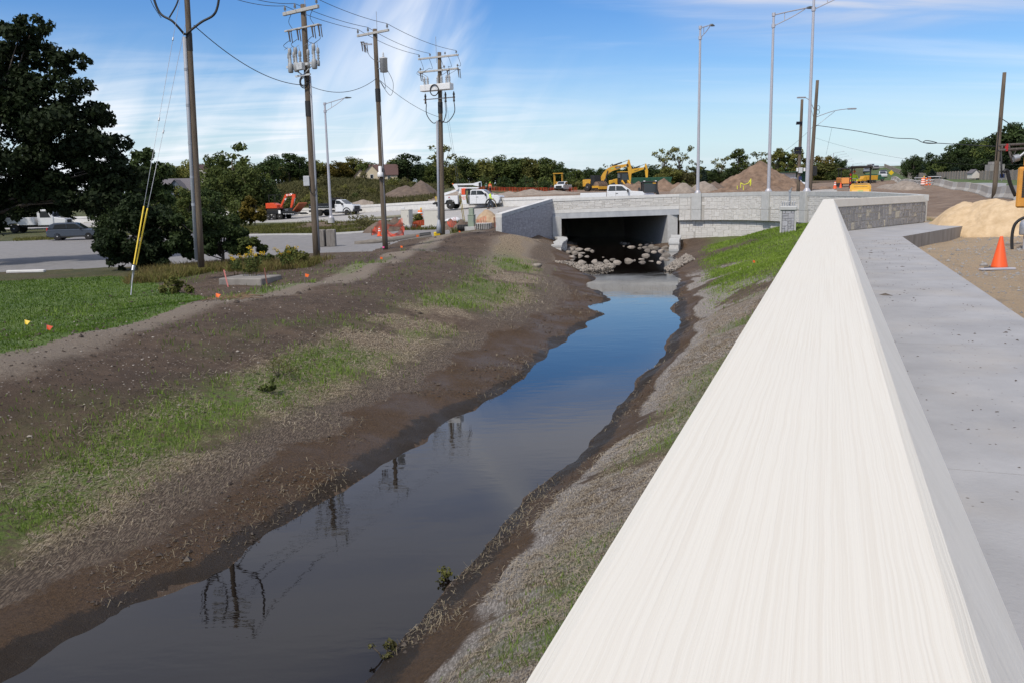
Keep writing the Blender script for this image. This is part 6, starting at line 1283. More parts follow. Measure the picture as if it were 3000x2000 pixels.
mb = MB(); mb.prism([(-1.9, .05), (-2.05, .25), (-1.9, .5), (-.3, .5), (-.15, .25), (-.3, .05)], -.75, -.35); mb.prism([(-1.9, .05), (-2.05, .25), (-1.9, .5), (-.3, .5), (-.15, .25), (-.3, .05)], .35, .75); mb.build('track', tyrem, ex)
poly_plate(ex, 'house', [(-2.2, .55), (-2.2, 1.25), (-1.2, 1.3), (-.4, 1.0), (-.4, .55)], -.7, .7, redp, .05)
mb = MB()
for xx, yy in ((-1.7, -.6), (-.75, -.6), (-1.7, .5), (-.75, .5)): mb.tube([(xx, yy, 1.1), (xx+.1, yy, 2.3)], .035)
mb.box((-1.15, -.05, 2.32), (1.2, 1.25, .06)); mb.build('cab_frame', trim, ex)
poly_plate(ex, 'boom', [(-.35, .75), (-.15, .68), (.75, 2.05), (.95, 2.15), (1.95, 2.1), (2.05, 2.35), (.75, 2.42), (.55, 2.3)], -.12, .12, redp)
poly_plate(ex, 'stick', [(1.75, 2.32), (2.15, 2.38), (2.1, 1.95), (1.45, .55), (1.25, .62)], -.1, .1, redp)
mb = MB(); mb.tube([(.05, 0, 1.05), (.75, 0, 1.9)], .05); mb.tube([(1.0, 0, 2.45), (1.8, 0, 2.42)], .05); mb.tube([(2.05, 0, 1.9), (1.75, 0, .8)], .045); mb.build('hydraulic_ram', chrome, ex)
mb = MB(); mb.prism([(1.2, .65), (1.6, .6), (1.75, .1), (1.2, .0), (1.0, .3)], -.25, .25); mb.build('bucket', trim, ex)
mb = MB(); mb.box((1.35, -.125, 2.28), (.42, .01, .1)); mb.box((.9, -.125, 2.28), (.2, .01, .18)); mb.box((.6, -.125, 1.75), (.14, .01, .2), ry=.9); mb.build('decal', whiter, ex)
# --- parked pickups
def pickup(name, label, px, py, Y, rz, white=wpaint, face=False):
    q = place(px, py, Y); t = thing(name, label, 'pickup', tuple(q), rz); hd_cab(t, 2.95, white, True, flare=False)
    for xx, yy in ((1.93, -.83), (1.93, .83), (-1.85, -.83), (-1.85, .83)): wheel(t, xx, yy, .40, .28)
    poly_plate(t, 'cargo_bed', [(-.55, .55), (-.55, 1.36), (-2.95, 1.36), (-2.98, .62), (-2.4, .55)], -.97, .97, white, .03); mb = MB(); mb.box((-1.75, 0, 1.375), (2.3, 1.7, .03)); mb.build('bed_opening', trim, t)
    mb = MB(); mb.box((-3.0, 0, .6), (.2, 1.9, .2), bev=.04); mb.build('bumper', trim, t); return t
t = pickup('pickup', 'white crew cab pickup half hidden behind the bridge parapet', 1795, 600, 80.5, math.radians(-8))
t.location.z = 2.88
t = pickup('pickup', 'white pickup facing the camera on the bare dirt', 1650, 562, 166, math.radians(-112)); t.scale = (.92, .92, .95)
# --- grey-blue crossover and white medium truck at left
def suv(label, px, py, Y, rz, col, name='parked_car', s=1.0, simple=False):
    q = place(px, py, Y); t = thing(name, label, 'car', tuple(q), rz); t.scale = (s, s, s)
    poly_plate(t, 'body', [(-2.25, .42), (-2.33, .75), (-2.2, 1.05), (1.0, 1.05), (2.0, .92), (2.28, .72), (2.25, .38), (-2.0, .3)], -.92, .92, col, .06)
    poly_plate(t, 'cabin', [(-2.22, 1.02), (-1.95, 1.52), (-1.6, 1.65), (.1, 1.66), (.35, 1.6), (1.15, 1.02)], -.8, .8, col, .1)
    both(t, 'side_window', [(-1.72, 1.1), (-1.5, 1.5), (-.55, 1.54), (-.55, 1.1)], .765, .05, glass); both(t, 'side_window', [(-.5, 1.1), (-.5, 1.54), (.25, 1.52), (.85, 1.1)], .765, .05, glass)
    mb = MB(); mb.add([(-2.16, -.68, 1.12), (-2.16, .68, 1.12), (-1.95, .6, 1.5), (-1.95, -.6, 1.5)], [(0, 1, 2, 3)]); o = mb.build('rear_window', glass, t); o.location = (-.03, 0, .02)
    mb = MB(); mb.add([(1.08, -.7, 1.08), (1.08, .7, 1.08), (.38, .6, 1.585), (.38, -.6, 1.585)], [(0, 1, 2, 3)]); o = mb.build('windshield', glass, t); o.location = (.02, 0, .02)
    for xx in (-1.35, 1.38):
        for s_ in (-1, 1): wheel(t, xx, s_*.8, .36, .24)
    if simple: return t
    for s_ in (-1, 1): mb = MB(); mb.box((-2.2, s_*.74, 1.05), (.14, .3, .34), bev=.03); mb.build('tail_light', redl, t); mb = MB(); mb.box((.72, s_*1.0, 1.1), (.12, .2, .16), bev=.04); mb.build('mirror', trim, t); mb = MB(); mb.box((2.12, s_*.7, .8), (.2, .36, .14), bev=.03); mb.build('headlight', lightm, t)
    mb = MB(); mb.box((-2.25, 0, .48), (.16, 1.7, .26), bev=.04); mb.build('bumper', trim, t); mb = MB(); mb.box((-2.34, 0, .88), (.02, .34, .14)); mb.build('licence_plate', whiter, t)
    mb = MB(); mb.box((0, 0, .36), (2.0, 1.86, .14)); mb.build('side_sill', trim, t); return t
suv('grey-blue crossover car parked under the big dark tree', 222, 702, 83, math.radians(12), mat('slate_paint', (.045, .058, .08), .3, var=.05, coat=.6))
q = place(120, 676, 104); wt_ = thing('work_truck', 'white heavy truck half hidden behind the big dark tree', 'truck', tuple(q), math.radians(3))
poly_plate(wt_, 'hood', [(1.9, .9), (1.9, 1.7), (2.1, 1.78), (3.3, 1.6), (3.45, 1.4), (3.45, .8), (3.2, .7)], -.95, .95, wpaint, .08); poly_plate(wt_, 'cab', [(.2, .8), (.2, 2.6), (.5, 2.7), (1.5, 2.7), (2.1, 1.75), (2.1, .8)], -1.05, 1.05, wpaint, .08); both(wt_, 'side_window', [(.55, 1.75), (.55, 2.5), (1.4, 2.5), (1.8, 1.75)], 1.0, .06, glass)
mb = MB(); mb.add([(2.06, -.9, 1.85), (2.06, .9, 1.85), (1.55, .85, 2.62), (1.55, -.85, 2.62)], [(0, 1, 2, 3)]); o = mb.build('windshield', glass, wt_); o.location = (.03, 0, .02)
mb = MB(); mb.box((3.47, 0, 1.2), (.08, 1.1, .6), bev=.03); mb.build('grille', trim, wt_); mb = MB(); mb.box((3.5, 0, .72), (.25, 2.2, .3), bev=.05); mb.build('bumper', wpaint, wt_)
poly_plate(wt_, 'service_body', [(-4.4, .95), (-4.4, 1.8), (-.1, 1.8), (-.1, .9), (-1.8, .9), (-2.2, 1.15), (-2.9, 1.15), (-3.3, .95)], -1.15, 1.15, wpaint, .04); mb = MB(); mb.box((-.6, 0, .75), (7.6, .9, .25)); mb.build('chassis', trim, wt_)
for xx, w in ((2.6, .32), (-2.55, .55)):
    for s_ in (-1, 1): wheel(wt_, xx, s_*.92, .5, w)
# --- tracked excavators
def EX(s, ox=0, gz=1030): return lambda zx, zy: ((zx-800-ox)*s, (gz-zy)*s)
def excavator(label, px, py, Y, paint, rz, logo, second=False):
    q = place(px, py, Y); t = thing('excavator', label, 'excavator', tuple(q), rz); e = EX(.00617)
    pts = lambda L_: [e(*p) for p in L_]
    for s_ in (-1, 1): poly_plate(t, 'track', pts([(160, 1020), (130, 960), (160, 905), (700, 905), (740, 960), (700, 1020)]), s_*1.6, s_*1.0, tyrem, .04)
    poly_plate(t, 'house', pts([(95, 890), (85, 700), (110, 680), (520, 680), (520, 890)]), -1.45, 1.45, paint, .08); poly_plate(t, 'deck', pts([(500, 880), (500, 720), (720, 720), (720, 880)]), -1.4, 1.4, trim, .04)
    poly_plate(t, 'engine_cover', pts([(150, 682), (160, 645), (500, 648), (510, 682)]), -1.1, 1.1, trim)
    poly_plate(t, 'boom', pts([(560, 840), (620, 660), (720, 480), (850, 350), (1000, 285), (1200, 262), (1440, 232), (1460, 290), (1200, 375), (1010, 430), (900, 490), (820, 580), (740, 720), (690, 850)]), -.32, .32, paint, .03)
    poly_plate(t, 'stick', pts([(1450, 200), (1490, 100), (1520, 110), (1590, 380), (1560, 850), (1530, 850), (1470, 380), (1440, 270)]), -.22, .22, paint, .02)
    mb = MB(); a_ = e(800, 620); b_ = e(860, 420); mb.cyl((a_[0], -.5, a_[1]), (b_[0], -.4, b_[1]), .12, .09, 8); a_ = e(985, 280); b_ = e(1290, 185); c_ = e(1480, 118); mb.cyl((a_[0], 0, a_[1]), (b_[0], 0, b_[1]), .14, n=8); mb.cyl((b_[0], 0, b_[1]), (c_[0], 0, c_[1]), .05, n=6); mb.build('hydraulic_ram', trim, t)
    mb = MB(); a_ = e(1455, 268); mb.cyl((a_[0], -.4, a_[1]), (a_[0], .4, a_[1]), .2, n=12); mb.build('pivot_pin', trim, t)
    poly_plate(t, 'cab', pts([(680, 880), (690, 640), (720, 600), (830, 600), (850, 700), (840, 880)]), .35, 1.45, trim, .05); both_y = [(715, 720), (720, 640), (815, 640), (830, 720)]; poly_plate(t, 'cab_window', pts(both_y), .30, .345, glass)
    poly_plate(t, 'bucket', pts([(1500, 860), (1580, 850), (1600, 930), (1540, 1010), (1440, 980)]), -.6, .6, dirtp, .04)
    if logo:
        poly_plate(t, 'logo_patch', pts([(1070, 320), (1110, 305), (1230, 298), (1265, 325), (1180, 365), (1110, 370)]), -.335, -.325, bpaint); c_ = e(1162, 338); text(t, logo, .34, (c_[0], -.345, c_[1]), (math.pi/2, -.16, 0), whiter)
        poly_plate(t, 'logo_patch', pts([(440, 735), (540, 735), (530, 810), (490, 850), (450, 800)]), -1.465, -1.455, bpaint); c_ = e(488, 765); text(t, logo, .34, (c_[0], -1.475, c_[1]), SIDE, whiter)
        poly_plate(t, 'rental_sticker', pts([(955, 345), (1045, 330), (1050, 380), (960, 395)]), -.335, -.326, mat('lime_sticker', (.40, .45, .10), .5))
    return t
excavator('big yellow excavator with raised boom, front of the two', 1775, 556, 165, catyel, math.radians(-4), 'CAT')
t = excavator('farther amber excavator, its boom behind the front one', 1838, 557, 178, liey, math.radians(-5), None); t.scale = (.86, .9, .9); text(t, 'LIEBHERR', .3, (2.1, -.345, 4.25), (math.pi/2, -.25, 0), bpaint)
mb = MB(); mb.prism([(-.7, 1.0), (-.7, 2.5), (-.5, 2.75), (1.0, 2.75), (1.2, 1.9), (1.2, 1.0)], -1.3, -.2, .05); o = mb.build('white_cab', wpaint, t); o.location = (4.6, -.3, -.3); mb = MB(); mb.prism([(-.5, 1.4), (-.45, 2.45), (.85, 2.5), (1.05, 1.85), (1.05, 1.4)], -1.36, -1.31); o = mb.build('cab_window', glass, t); o.location = (4.6, -.3, -.3)
mb = MB(); w_ = thing('waste_bin', 'long dark green waste container behind the dirt heaps', 'container', tuple(place(1885, 557, 172)), math.radians(-3)); poly_plate(w_, 'bin_body', [(-5.2, .2), (-5.5, 1.45), (5.5, 1.45), (5.2, .2)], -1.2, 1.2, grnm, .05)
for k in range(9): mb = MB(); mb.box((-4.6+k*1.15, -1.24, .82), (.12, .1, 1.15)); mb.build('rib', grnm, w_)
w_.location.z += .9
# --- soil compactor and wheel loader between the excavators
rl = thing('soil_compactor', 'sheepsfoot soil compactor with a studded drum and yellow frame', 'compactor', tuple(place(1760, 560, 158)), math.radians(-60)); e = EX(.0059)
mb = MB(); mb.lathe([(.78, -1.05), (.8, -1.0), (.8, 1.0), (.78, 1.05)], (0, 0, .85), 20, 'y')
for k in range(11):
    for a_ in range(14): an = a_/14*6.283+(k % 2)*.22; mb.box((math.cos(an)*.86, -.95+k*.19, .85+math.sin(an)*.86), (.16, .11, .12), ry=-an)
mb.build('studded_drum', dirtp, rl); mb = MB(); mb.box((0, -1.2, .8), (1.9, .14, .4)); mb.box((0, 1.2, .8), (1.9, .14, .4)); mb.box((1.0, 0, .6), (.18, 2.5, .5), bev=.03); mb.build('drum_frame', catyel, rl)
poly_plate(rl, 'engine_hood', [(-3.9, .9), (-3.9, 1.7), (-2.2, 1.8), (-2.2, .9)], -.9, .9, catyel, .06); poly_plate(rl, 'cab_frame', [(-2.1, 1.0), (-2.1, 2.9), (-1.0, 2.9), (-.9, 1.0)], -.8, .8, trim, .05)
for s_ in (-1, 1): wheel(rl, -2.6, s_*.95, .75, .5)
ld = thing('wheel_loader', 'yellow wheel loader with a glazed cab beside the excavator boom', 'loader', tuple(place(1828, 559, 160)), math.radians(-75))
poly_plate(ld, 'rear_body', [(-3.2, 1.1), (-3.2, 2.1), (-1.4, 2.2), (-1.4, 1.1)], -1.0, 1.0, catyel, .08); poly_plate(ld, 'cab', [(-1.4, 1.3), (-1.35, 3.25), (-1.2, 3.35), (.1, 3.35), (.2, 3.2), (.35, 1.3)], -.75, .75, trim, .05); poly_plate(ld, 'roof', [(-1.45, 3.35), (-1.4, 3.45), (.2, 3.45), (.25, 3.35)], -.85, .85, catyel)
mb = MB(); mb.box((.33, 0, 2.45), (.03, 1.2, 1.2)); mb.build('windshield', glass, ld); both(ld, 'cab_window', [(-1.2, 2.1), (-1.2, 3.1), (.0, 3.1), (.1, 2.1)], .76, .02, glass)
mb = MB(); mb.prism([(.3, 1.5), (.5, 1.9), (2.2, .9), (2.1, .6)], -.7, -.45); mb.prism([(.3, 1.5), (.5, 1.9), (2.2, .9), (2.1, .6)], .45, .7); mb.build('lift_arm', catyel, ld); mb = MB(); mb.prism([(2.1, .1), (2.1, 1.1), (2.4, 1.2), (2.6, .5), (3.1, .15)], -1.35, 1.35); mb.build('bucket', dirtp, ld)
for xx in (-2.3, .9):
    for s_ in (-1, 1): wheel(ld, xx, s_*.95, .75, .55, m=catyel)
# --- motor grader far left of the pickup, skid steer behind the parapet, asphalt roller at right
gd = thing('motor_grader', 'yellow open-cab grader parked behind the facing pickup', 'grader', tuple(place(1636, 560, 176)), math.radians(-100))
poly_plate(gd, 'hood', [(-3.2, .8), (-3.2, 1.8), (-1.2, 1.9), (-1.2, .8)], -.8, .8, catyel, .06); mb = MB()
for xx in (-1.1, .5):
    for yy in (-.8, .8): mb.box((xx, yy, 2.3), (.12, .12, 2.4))
mb.box((-.3, 0, 3.5), (2.0, 2.0, .14)); mb.build('cab_frame', catyel, gd); mb = MB(); mb.prism([(.5, 1.4), (.5, 1.7), (4.2, 1.2), (4.2, .9)], -.2, .2); mb.build('front_frame', catyel, gd)
mb = MB(); mb.box((1.8, 0, .6), (.12, 3.0, .5), .4); mb.build('blade', dirtp, gd)
for xx in (-2.6, -1.3, 4.0):
    for s_ in (-1, 1): wheel(gd, xx, s_*.9, .6, .4, m=catyel)
sk = thing('skid_steer', 'compact track loader with black cab frame behind the parapet', 'loader', tuple(place(1902, 590, 92)), math.radians(-92)); sk.location.z = 2.75
poly_plate(sk, 'body', [(-1.5, .4), (-1.5, 1.35), (.6, 1.2), (1.0, .5)], -.65, .65, gmach, .05); mb = MB()
for yy in (-.72, .72):
    mb.box((-.9, yy, 1.9), (.14, .14, 1.2)); mb.box((.55, yy, 1.85), (.16, .16, 1.3)); mb.prism([(-1.6, 1.75), (-1.3, 1.95), (1.1, .9), (1.0, .7)], yy*1.15, yy*1.4)
mb.box((-.15, 0, 2.5), (1.7, 1.6, .16), bev=.04); mb.build('cab_frame', trim, sk); mb = MB(); mb.box((.6, 0, 1.85), (.03, 1.25, .95)); mb.build('windshield', glass, sk)
for yy in (-.6, .6): mb = MB(); mb.box((.62, yy, 2.58), (.16, .2, .1), bev=.03); mb.build('work_light', lightm, sk)
mb = MB(); mb.box((.64, .45, 2.45), (.04, .34, .28)); mb.build('yellow_panel', catyel, sk); mb = MB(); mb.prism([(1.0, 1.05), (1.25, 1.15), (1.75, .75), (1.6, .2), (1.0, .1)], -.95, .95); mb.build('bucket', gmach, sk)
for s_ in (-1, 1): poly_plate(sk, 'track', [(-1.5, .1), (-1.6, .4), (-1.3, .75), (.7, .75), (1.0, .35), (.8, .05)], s_*1.0, s_*.6, tyrem)
rr = thing('asphalt_roller', 'yellow asphalt roller with black canopy beyond the parapet', 'roller', tuple(place(2520, 572, 70)), math.radians(-112)); rr.location.z = 2.9
poly_plate(rr, 'hood', [(.2, .7), (.2, 1.55), (.6, 1.62), (1.4, 1.5), (1.95, 1.15), (2.1, .75)], -.78, .78, catyel, .14); mb = MB(); mb.box((1.42, 0, 1.44), (.5, 1.0, .03), ry=.42); mb.build('radiator_grille', dirtp, rr)
mb = MB(); mb.box((2.08, 0, .86), (.03, .62, .2)); mb.build('logo_patch', bpaint, rr); text(rr, 'CAT', .2, (2.1, 0, .86), (math.pi/2, 0, math.pi/2), whiter); mb = MB(); mb.box((2.0, 0, 1.03), (.03, .4, .12), ry=-.2); mb.build('rental_sticker', MATS['lime_sticker'], rr)
mb = MB(); mb.lathe([(.6, -.85), (.62, -.8), (.62, .8), (.6, .85)], (1.25, 0, .62), 20, 'y'); mb.build('drum', rimm, rr); mb = MB(); mb.lathe([(.6, -.85), (.62, -.8), (.62, .8), (.6, .85)], (-1.6, 0, .62), 20, 'y'); mb.build('drum', rimm, rr)
poly_plate(rr, 'platform', [(-2.2, .7), (-2.2, 1.3), (.2, 1.3), (.2, .7)], -.75, .75, catyel, .05); mb = MB()
for xx, yy in ((-1.5, -.7), (.1, -.7), (-1.5, .7), (.1, .7)): mb.cyl((xx, yy, 1.3), (xx, yy, 2.9), .05, n=8)
mb.build('canopy_post', trim, rr); mb = MB(); mb.box((-.7, 0, 2.95), (2.2, 1.7, .16), bev=.06); mb.build('canopy', trim, rr)
mb = MB(); mb.tube([(-.2, -.85, .9), (-.2, -.85, 2.1), (-.9, -.85, 2.1), (-.9, -.85, .9)], .03); mb.build('grab_rail', trim, rr); mb = MB()
for k in range(4): mb.cyl((.14, -.78, 1.3+k*.32), (.14, -.78, 1.46+k*.32), .07, n=8)
mb.build('marker_tube', redl, rr)
# --- people: one continuous skinned body, clothing as children
def skin_body(name, J, E, parent, m, sub=1):
    me = bpy.data.meshes.new(name); me.from_pydata([j[:3] for j in J], E, []); o = bpy.data.objects.new(name, me); COL.objects.link(o); md = o.modifiers.new('s', 'SKIN')
    for v, j in zip(me.skin_vertices[0].data, J): v.radius = (j[3], j[3] if len(j) < 5 else j[4])
    me.skin_vertices[0].data[0].use_root = True; o.modifiers.new('u', 'SUBSURF').levels = sub; bpy.context.view_layer.update()
    m2 = bpy.data.meshes.new_from_object(o.evaluated_get(bpy.context.evaluated_depsgraph_get())); bpy.data.objects.remove(o); m2.materials.clear(); m2.materials.append(m); m2.polygons.foreach_set('use_smooth', [True]*len(m2.polygons))
    o = bpy.data.objects.new(name, m2); COL.objects.link(o); o.parent = parent; return o
def person(label, loc, rz, shirt, pants, stride=.28, hat=None, tool=False, crouch=0., h=1.78):
    t = thing('person', label, 'person', tuple(loc), rz); k = h/1.78; c = crouch
    J = [(0, 0, .95, .13, .16), (0, 0, 1.15, .12, .155), (.02, 0, 1.38, .13, .185), (.03, 0, 1.52, .06), (.05, 0, 1.6, .075), (.06, 0, 1.70, .085),
         (.0, -.2, 1.42, .065), (.1, -.25, 1.14, .05), (.28, -.2, .98, .04), (.36, -.18, .94, .035), (.0, .2, 1.42, .065), (.06, .26, 1.14, .05), (.24, .2, 1.0, .04), (.32, .17, .97, .035),
         (0, -.1, .90, .105), (stride*.45, -.11, .5, .075), (stride*.9, -.11, .09, .05), (stride*.9+.16, -.12, .04, .04), (0, .1, .90, .105), (-stride*.3, .11, .5, .075), (-stride, .11, .11, .05), (-stride+.16, .12, .04, .04)]
    E = [(0, 1), (1, 2), (2, 3), (3, 4), (4, 5), (2, 6), (6, 7), (7, 8), (8, 9), (2, 10), (10, 11), (11, 12), (12, 13), (0, 14), (14, 15), (15, 16), (16, 17), (0, 18), (18, 19), (19, 20), (20, 21)]
    b = skin_body('body', J, E, t, skin)
    def shell(name, ids, grow, m):
        mp = {i: n for n, i in enumerate(ids)}; JJ = [tuple(J[i][:3])+tuple(r+grow for r in J[i][3:]) for i in ids]; EE = [(mp[a], mp[b_]) for a, b_ in E if a in mp and b_ in mp]; return skin_body(name, JJ, EE, t, m)
    shell('trousers', [0, 14, 15, 16, 18, 19, 20], .018, pants); shell('sleeves', [2, 6, 7, 8, 10, 11, 12], .014, shirt); v = shell('safety_vest', [0, 1, 2], .03, shirt); v.location = (0, 0, .03)
    mb = MB(); mb.box((0.0, 0, 1.16), (.34, .44, .05), bev=.02); mb.build('reflective_band', whiter, v)
    mb = MB(); mb.lathe([(.02, .13), (.075, .11), (.105, .04), (.11, 0), (.125, -.005), (.125, -.015), (.1, -.02)], (.07, 0, 1.74), 12); mb.build('helmet' if hat else 'cap', hat or trim, t)
    for i in (17, 21): mb = MB(); x, y, z = J[i][:3]; mb.box((x-.06, y, .05), (.3, .11, .1), bev=.03); mb.build('boot', trim, t)
    for i in (9, 13):
        x, y, z = J[i][:3]; JJ = [(x, y, z, .035)]; EE = []
        for f in range(5): n0 = len(JJ); oy = (f-2)*.018; ln = (.05, .07, .075, .07, .055)[f]; JJ += [(x+ln*.6, y+oy, z-.02, .012), (x+ln, y+oy*1.1, z-.05, .010)]; EE += [(0, n0), (n0, n0+1)]
        skin_body('hand', JJ, EE, b, skin, 0)
    if tool:
        mb = MB(); mb.cyl((.34, -.2, 1.15), (.75, -.25, .02), .02, n=6); o = mb.build('shovel', mat('pale_handle', (.55, .45, .3), .7)); o.parent = None; o.matrix_world = Matrix.Translation(loc) @ Matrix.Rotation(rz, 4, 'Z'); mb = MB(); mb.box((.78, -.25, -.05), (.22, .2, .3), ry=.35, bev=.02); mb.build('shovel_blade', galv, o); tag(o, 'pale handled shovel held by the worker beside the bucket truck', 'shovel')
    return t
q = place(1437, 617, 91); person('worker in lime safety vest and dark trousers walking beside the bucket truck', q, math.radians(-5), limey, jean, .34, None, True)
q = place(1436, 556, 150); person('distant worker in orange vest beside the orange fence', q, math.radians(-80), oran, trim, .1, limey)
q = place(1425, 556, 150); person('distant worker in dark clothes left of the one in orange', q, math.radians(60), grnm, trim, .1)
q = place(2497, 570, 72); person('operator in lime vest riding the asphalt roller', (rr.location.x-.25, rr.location.y+.75, rr.location.z+.82), math.radians(-112), limey, jean, .12, oran)
# --- far traffic climbing the hill
for k, (px, py, Y, rz, c, lb_) in enumerate([(2585,525,215,-110,(.5,.51,.52),'silver car coming down the far highway'),(2588,516,245,-110,(.05,.055,.06),'dark car following the silver car down the highway'),(2565,516,300,70,(.06,.06,.07),'dark car far up the highway hill'),(2537,518,290,70,(.10,.12,.16),'dark blue car queued on the far hill, leftmost'),(2545,516,310,70,(.30,.28,.26),'tan car queued on the far hill'),(2552,516,330,70,(.12,.14,.2),'blue car queued on the far hill, beside the tan one')]):
    suv(lb_, px, py, Y, math.radians(rz), mat('far_paint_%d' % k, c, .3, var=.05, coat=.5), 'distant_car', 1.05, True)
# --- yellow machines and dump trucks on the far dirt road
def far_truck(label, px, py, Y, rz, body_m, cab_m):
    q = place(px, py, Y); t = thing('dump_truck', label, 'truck', tuple(q), rz); poly_plate(t, 'dump_bed', [(-3.8, 1.2), (-4.0, 2.9), (.8, 2.9), (.8, 1.2)], -1.2, 1.2, body_m, .06)
    poly_plate(t, 'cab', [(1.0, .9), (1.0, 2.7), (2.2, 2.7), (2.5, 1.8), (3.6, 1.6), (3.6, .8)], -1.15, 1.15, cab_m, .1); mb = MB(); mb.box((-.2, 0, .9), (7, .9, .3)); mb.build('chassis', trim, t)
    mb = MB()
    for kk in range(5): mb.box((-3.6+kk*1.05, -1.24, 2.05), (.12, .1, 1.6))
    mb.build('bed_rib', body_m, t)
    for xx in (-2.8, -1.6, 2.8):
        for s_ in (-1, 1): wheel(t, xx, s_*1.0, .52, .4)
    t.scale = (.48, .48, .48); return t
far_truck('yellow dump truck standing beyond the asphalt roller', 2540, 533, 160, math.radians(-165), catyel, catyel)
far_truck('dark green dump truck beside the yellow one on the far dirt', 2562, 531, 165, math.radians(-20), grnm, grnm)
pv = thing('paving_machine', 'orange paving machine with dark canopy left of the far dump trucks', 'paver', tuple(place(2480, 540, 140)), math.radians(-100)); poly_plate(pv, 'body', [(-2.2, .4), (-2.2, 1.5), (2.0, 1.4), (2.4, .5)], -1.2, 1.2, mat('dull_orange', (.55, .2, .03), .5), .08); mb = MB()
for xx, yy in ((-1.6, -1), (.6, -1), (-1.6, 1), (.6, 1)): mb.cyl((xx, yy, 1.4), (xx, yy, 2.8), .06, n=6)
mb.box((-.5, 0, 2.9), (2.8, 2.4, .16)); mb.build('canopy', trim, pv)
for s_ in (-1, 1): poly_plate(pv, 'track', [(-2, .05), (-2.2, .35), (-2, .6), (1.8, .6), (2, .3), (1.8, .05)], s_*1.3, s_*.95, tyrem)
# --- orange machine cut by the right edge
q = P(2974, 610, 26); oxm = mat('old_orange_paint', (.60, .27, .04), .6, var=.2, scale=3, bump=.2); mc = thing('drilling_machine', 'worn orange machine with slotted rear hood cut by the right edge', 'machine', (q[0], q[1], 2.1), math.radians(-31))
h0 = q[2]-2.1; h1 = P(2974, 490, 26)[2]-2.1; h2 = P(2974, 455, 26)[2]-2.1
mb = MB(); mb.box((.9, .6, (h0+h1)/2), (1.8, 1.2, h1-h0), bev=.05); mb.build('rear_hood', oxm, mc); mb = MB(); mb.box((1.0, .7, (h1+h2)/2), (1.74, 1.0, h2-h1), bev=.06); mb.build('hood_top', oxm, mc)
for k in range(12): mb = MB(); mb.box((.9, -.004, h0+.34+k*(h1-h0-.42)/12), (1.52, .03, .052)); mb.build('slot', trim, mc)
for xx in (.24, .55, .9): mb = MB(); mb.box((xx, -.022, (h0+h1)/2+.08), (.035, .03, h1-h0-.3)); mb.build('slot_bar', oxm, mc)
mb = MB(); mb.box((.95, -.006, h1-.03), (1.6, .03, .15)); mb.build('name_band', redl, mc); text(mc, 'SILT', .12, (.42, -.026, h1-.03), SIDE, whiter)
mb = MB(); mb.tube(catmull([(.03, -.3, .0), (-.02, -.3, .55), (.05, -.3, .95), (.35, -.3, 1.15), (.9, -.3, 1.18)], 5), .05, 6); mb.build('fender_edge', trim, mc); wheel(mc, .95, .3, .62, .5)
mb = MB(); mb.box((1.2, .8, .95), (1.4, .8, .9)); mb.build('chassis', trim, mc)
mb = MB(); mb.lathe([(.16, 0), (.17, .03), (.17, .32), (.13, .42), (.05, .45)], (.32, -.45, .62), 14); mb.build('air_tank', galv, mc); mb = MB(); mb.cyl((.36, -.45, .0), (.36, -.45, .62), .09, n=10); mb.build('support_leg', gmach, mc)
def Lq(x, y): v = P(x, y, 27.5)-np.array([q[0], q[1], 2.1]); c, s = math.cos(math.radians(31)), math.sin(math.radians(31)); return (v[0]*c-v[1]*s, v[0]*s+v[1]*c, v[2])
mb = MB(); mb.tube([Lq(2928, 427), Lq(2960, 425), Lq(3040, 421)], .045, 6); mb.tube([Lq(2926, 441), Lq(3040, 434)], .05, 6); mb.tube([Lq(2955, 426), Lq(2958, 441)], .04); mb.tube([Lq(2935, 426), Lq(2936, 441)], .04); mb.tube([Lq(2955, 440), Lq(2966, 480)], .03); mb.tube([Lq(2958, 440), Lq(2967, 460), Lq(2976, 443), Lq(2962, 442)], .02); mb.build('boom', wooddark, mc)
mb = MB(); mb.tube([Lq(2933, 442), Lq(2934, 500), Lq(2936, 520)], .03, 6); mb.tube(catmull([Lq(2940, 505), Lq(2950, 500), Lq(2955, 520), Lq(2962, 545), Lq(2975, 575)], 5), .055, 6); mb.build('hose', blackm, mc)
mb = MB(); mb.cyl(Lq(2968, 466), Lq(2984, 462), .11, n=10); mb.cyl(Lq(2984, 462), Lq(3005, 445), .04, n=6); mb.build('muffler', galv, mc); mb = MB(); mb.box(Lq(2949, 433), (.09, .1, .22)); mb.build('red_clamp', redl, mc)
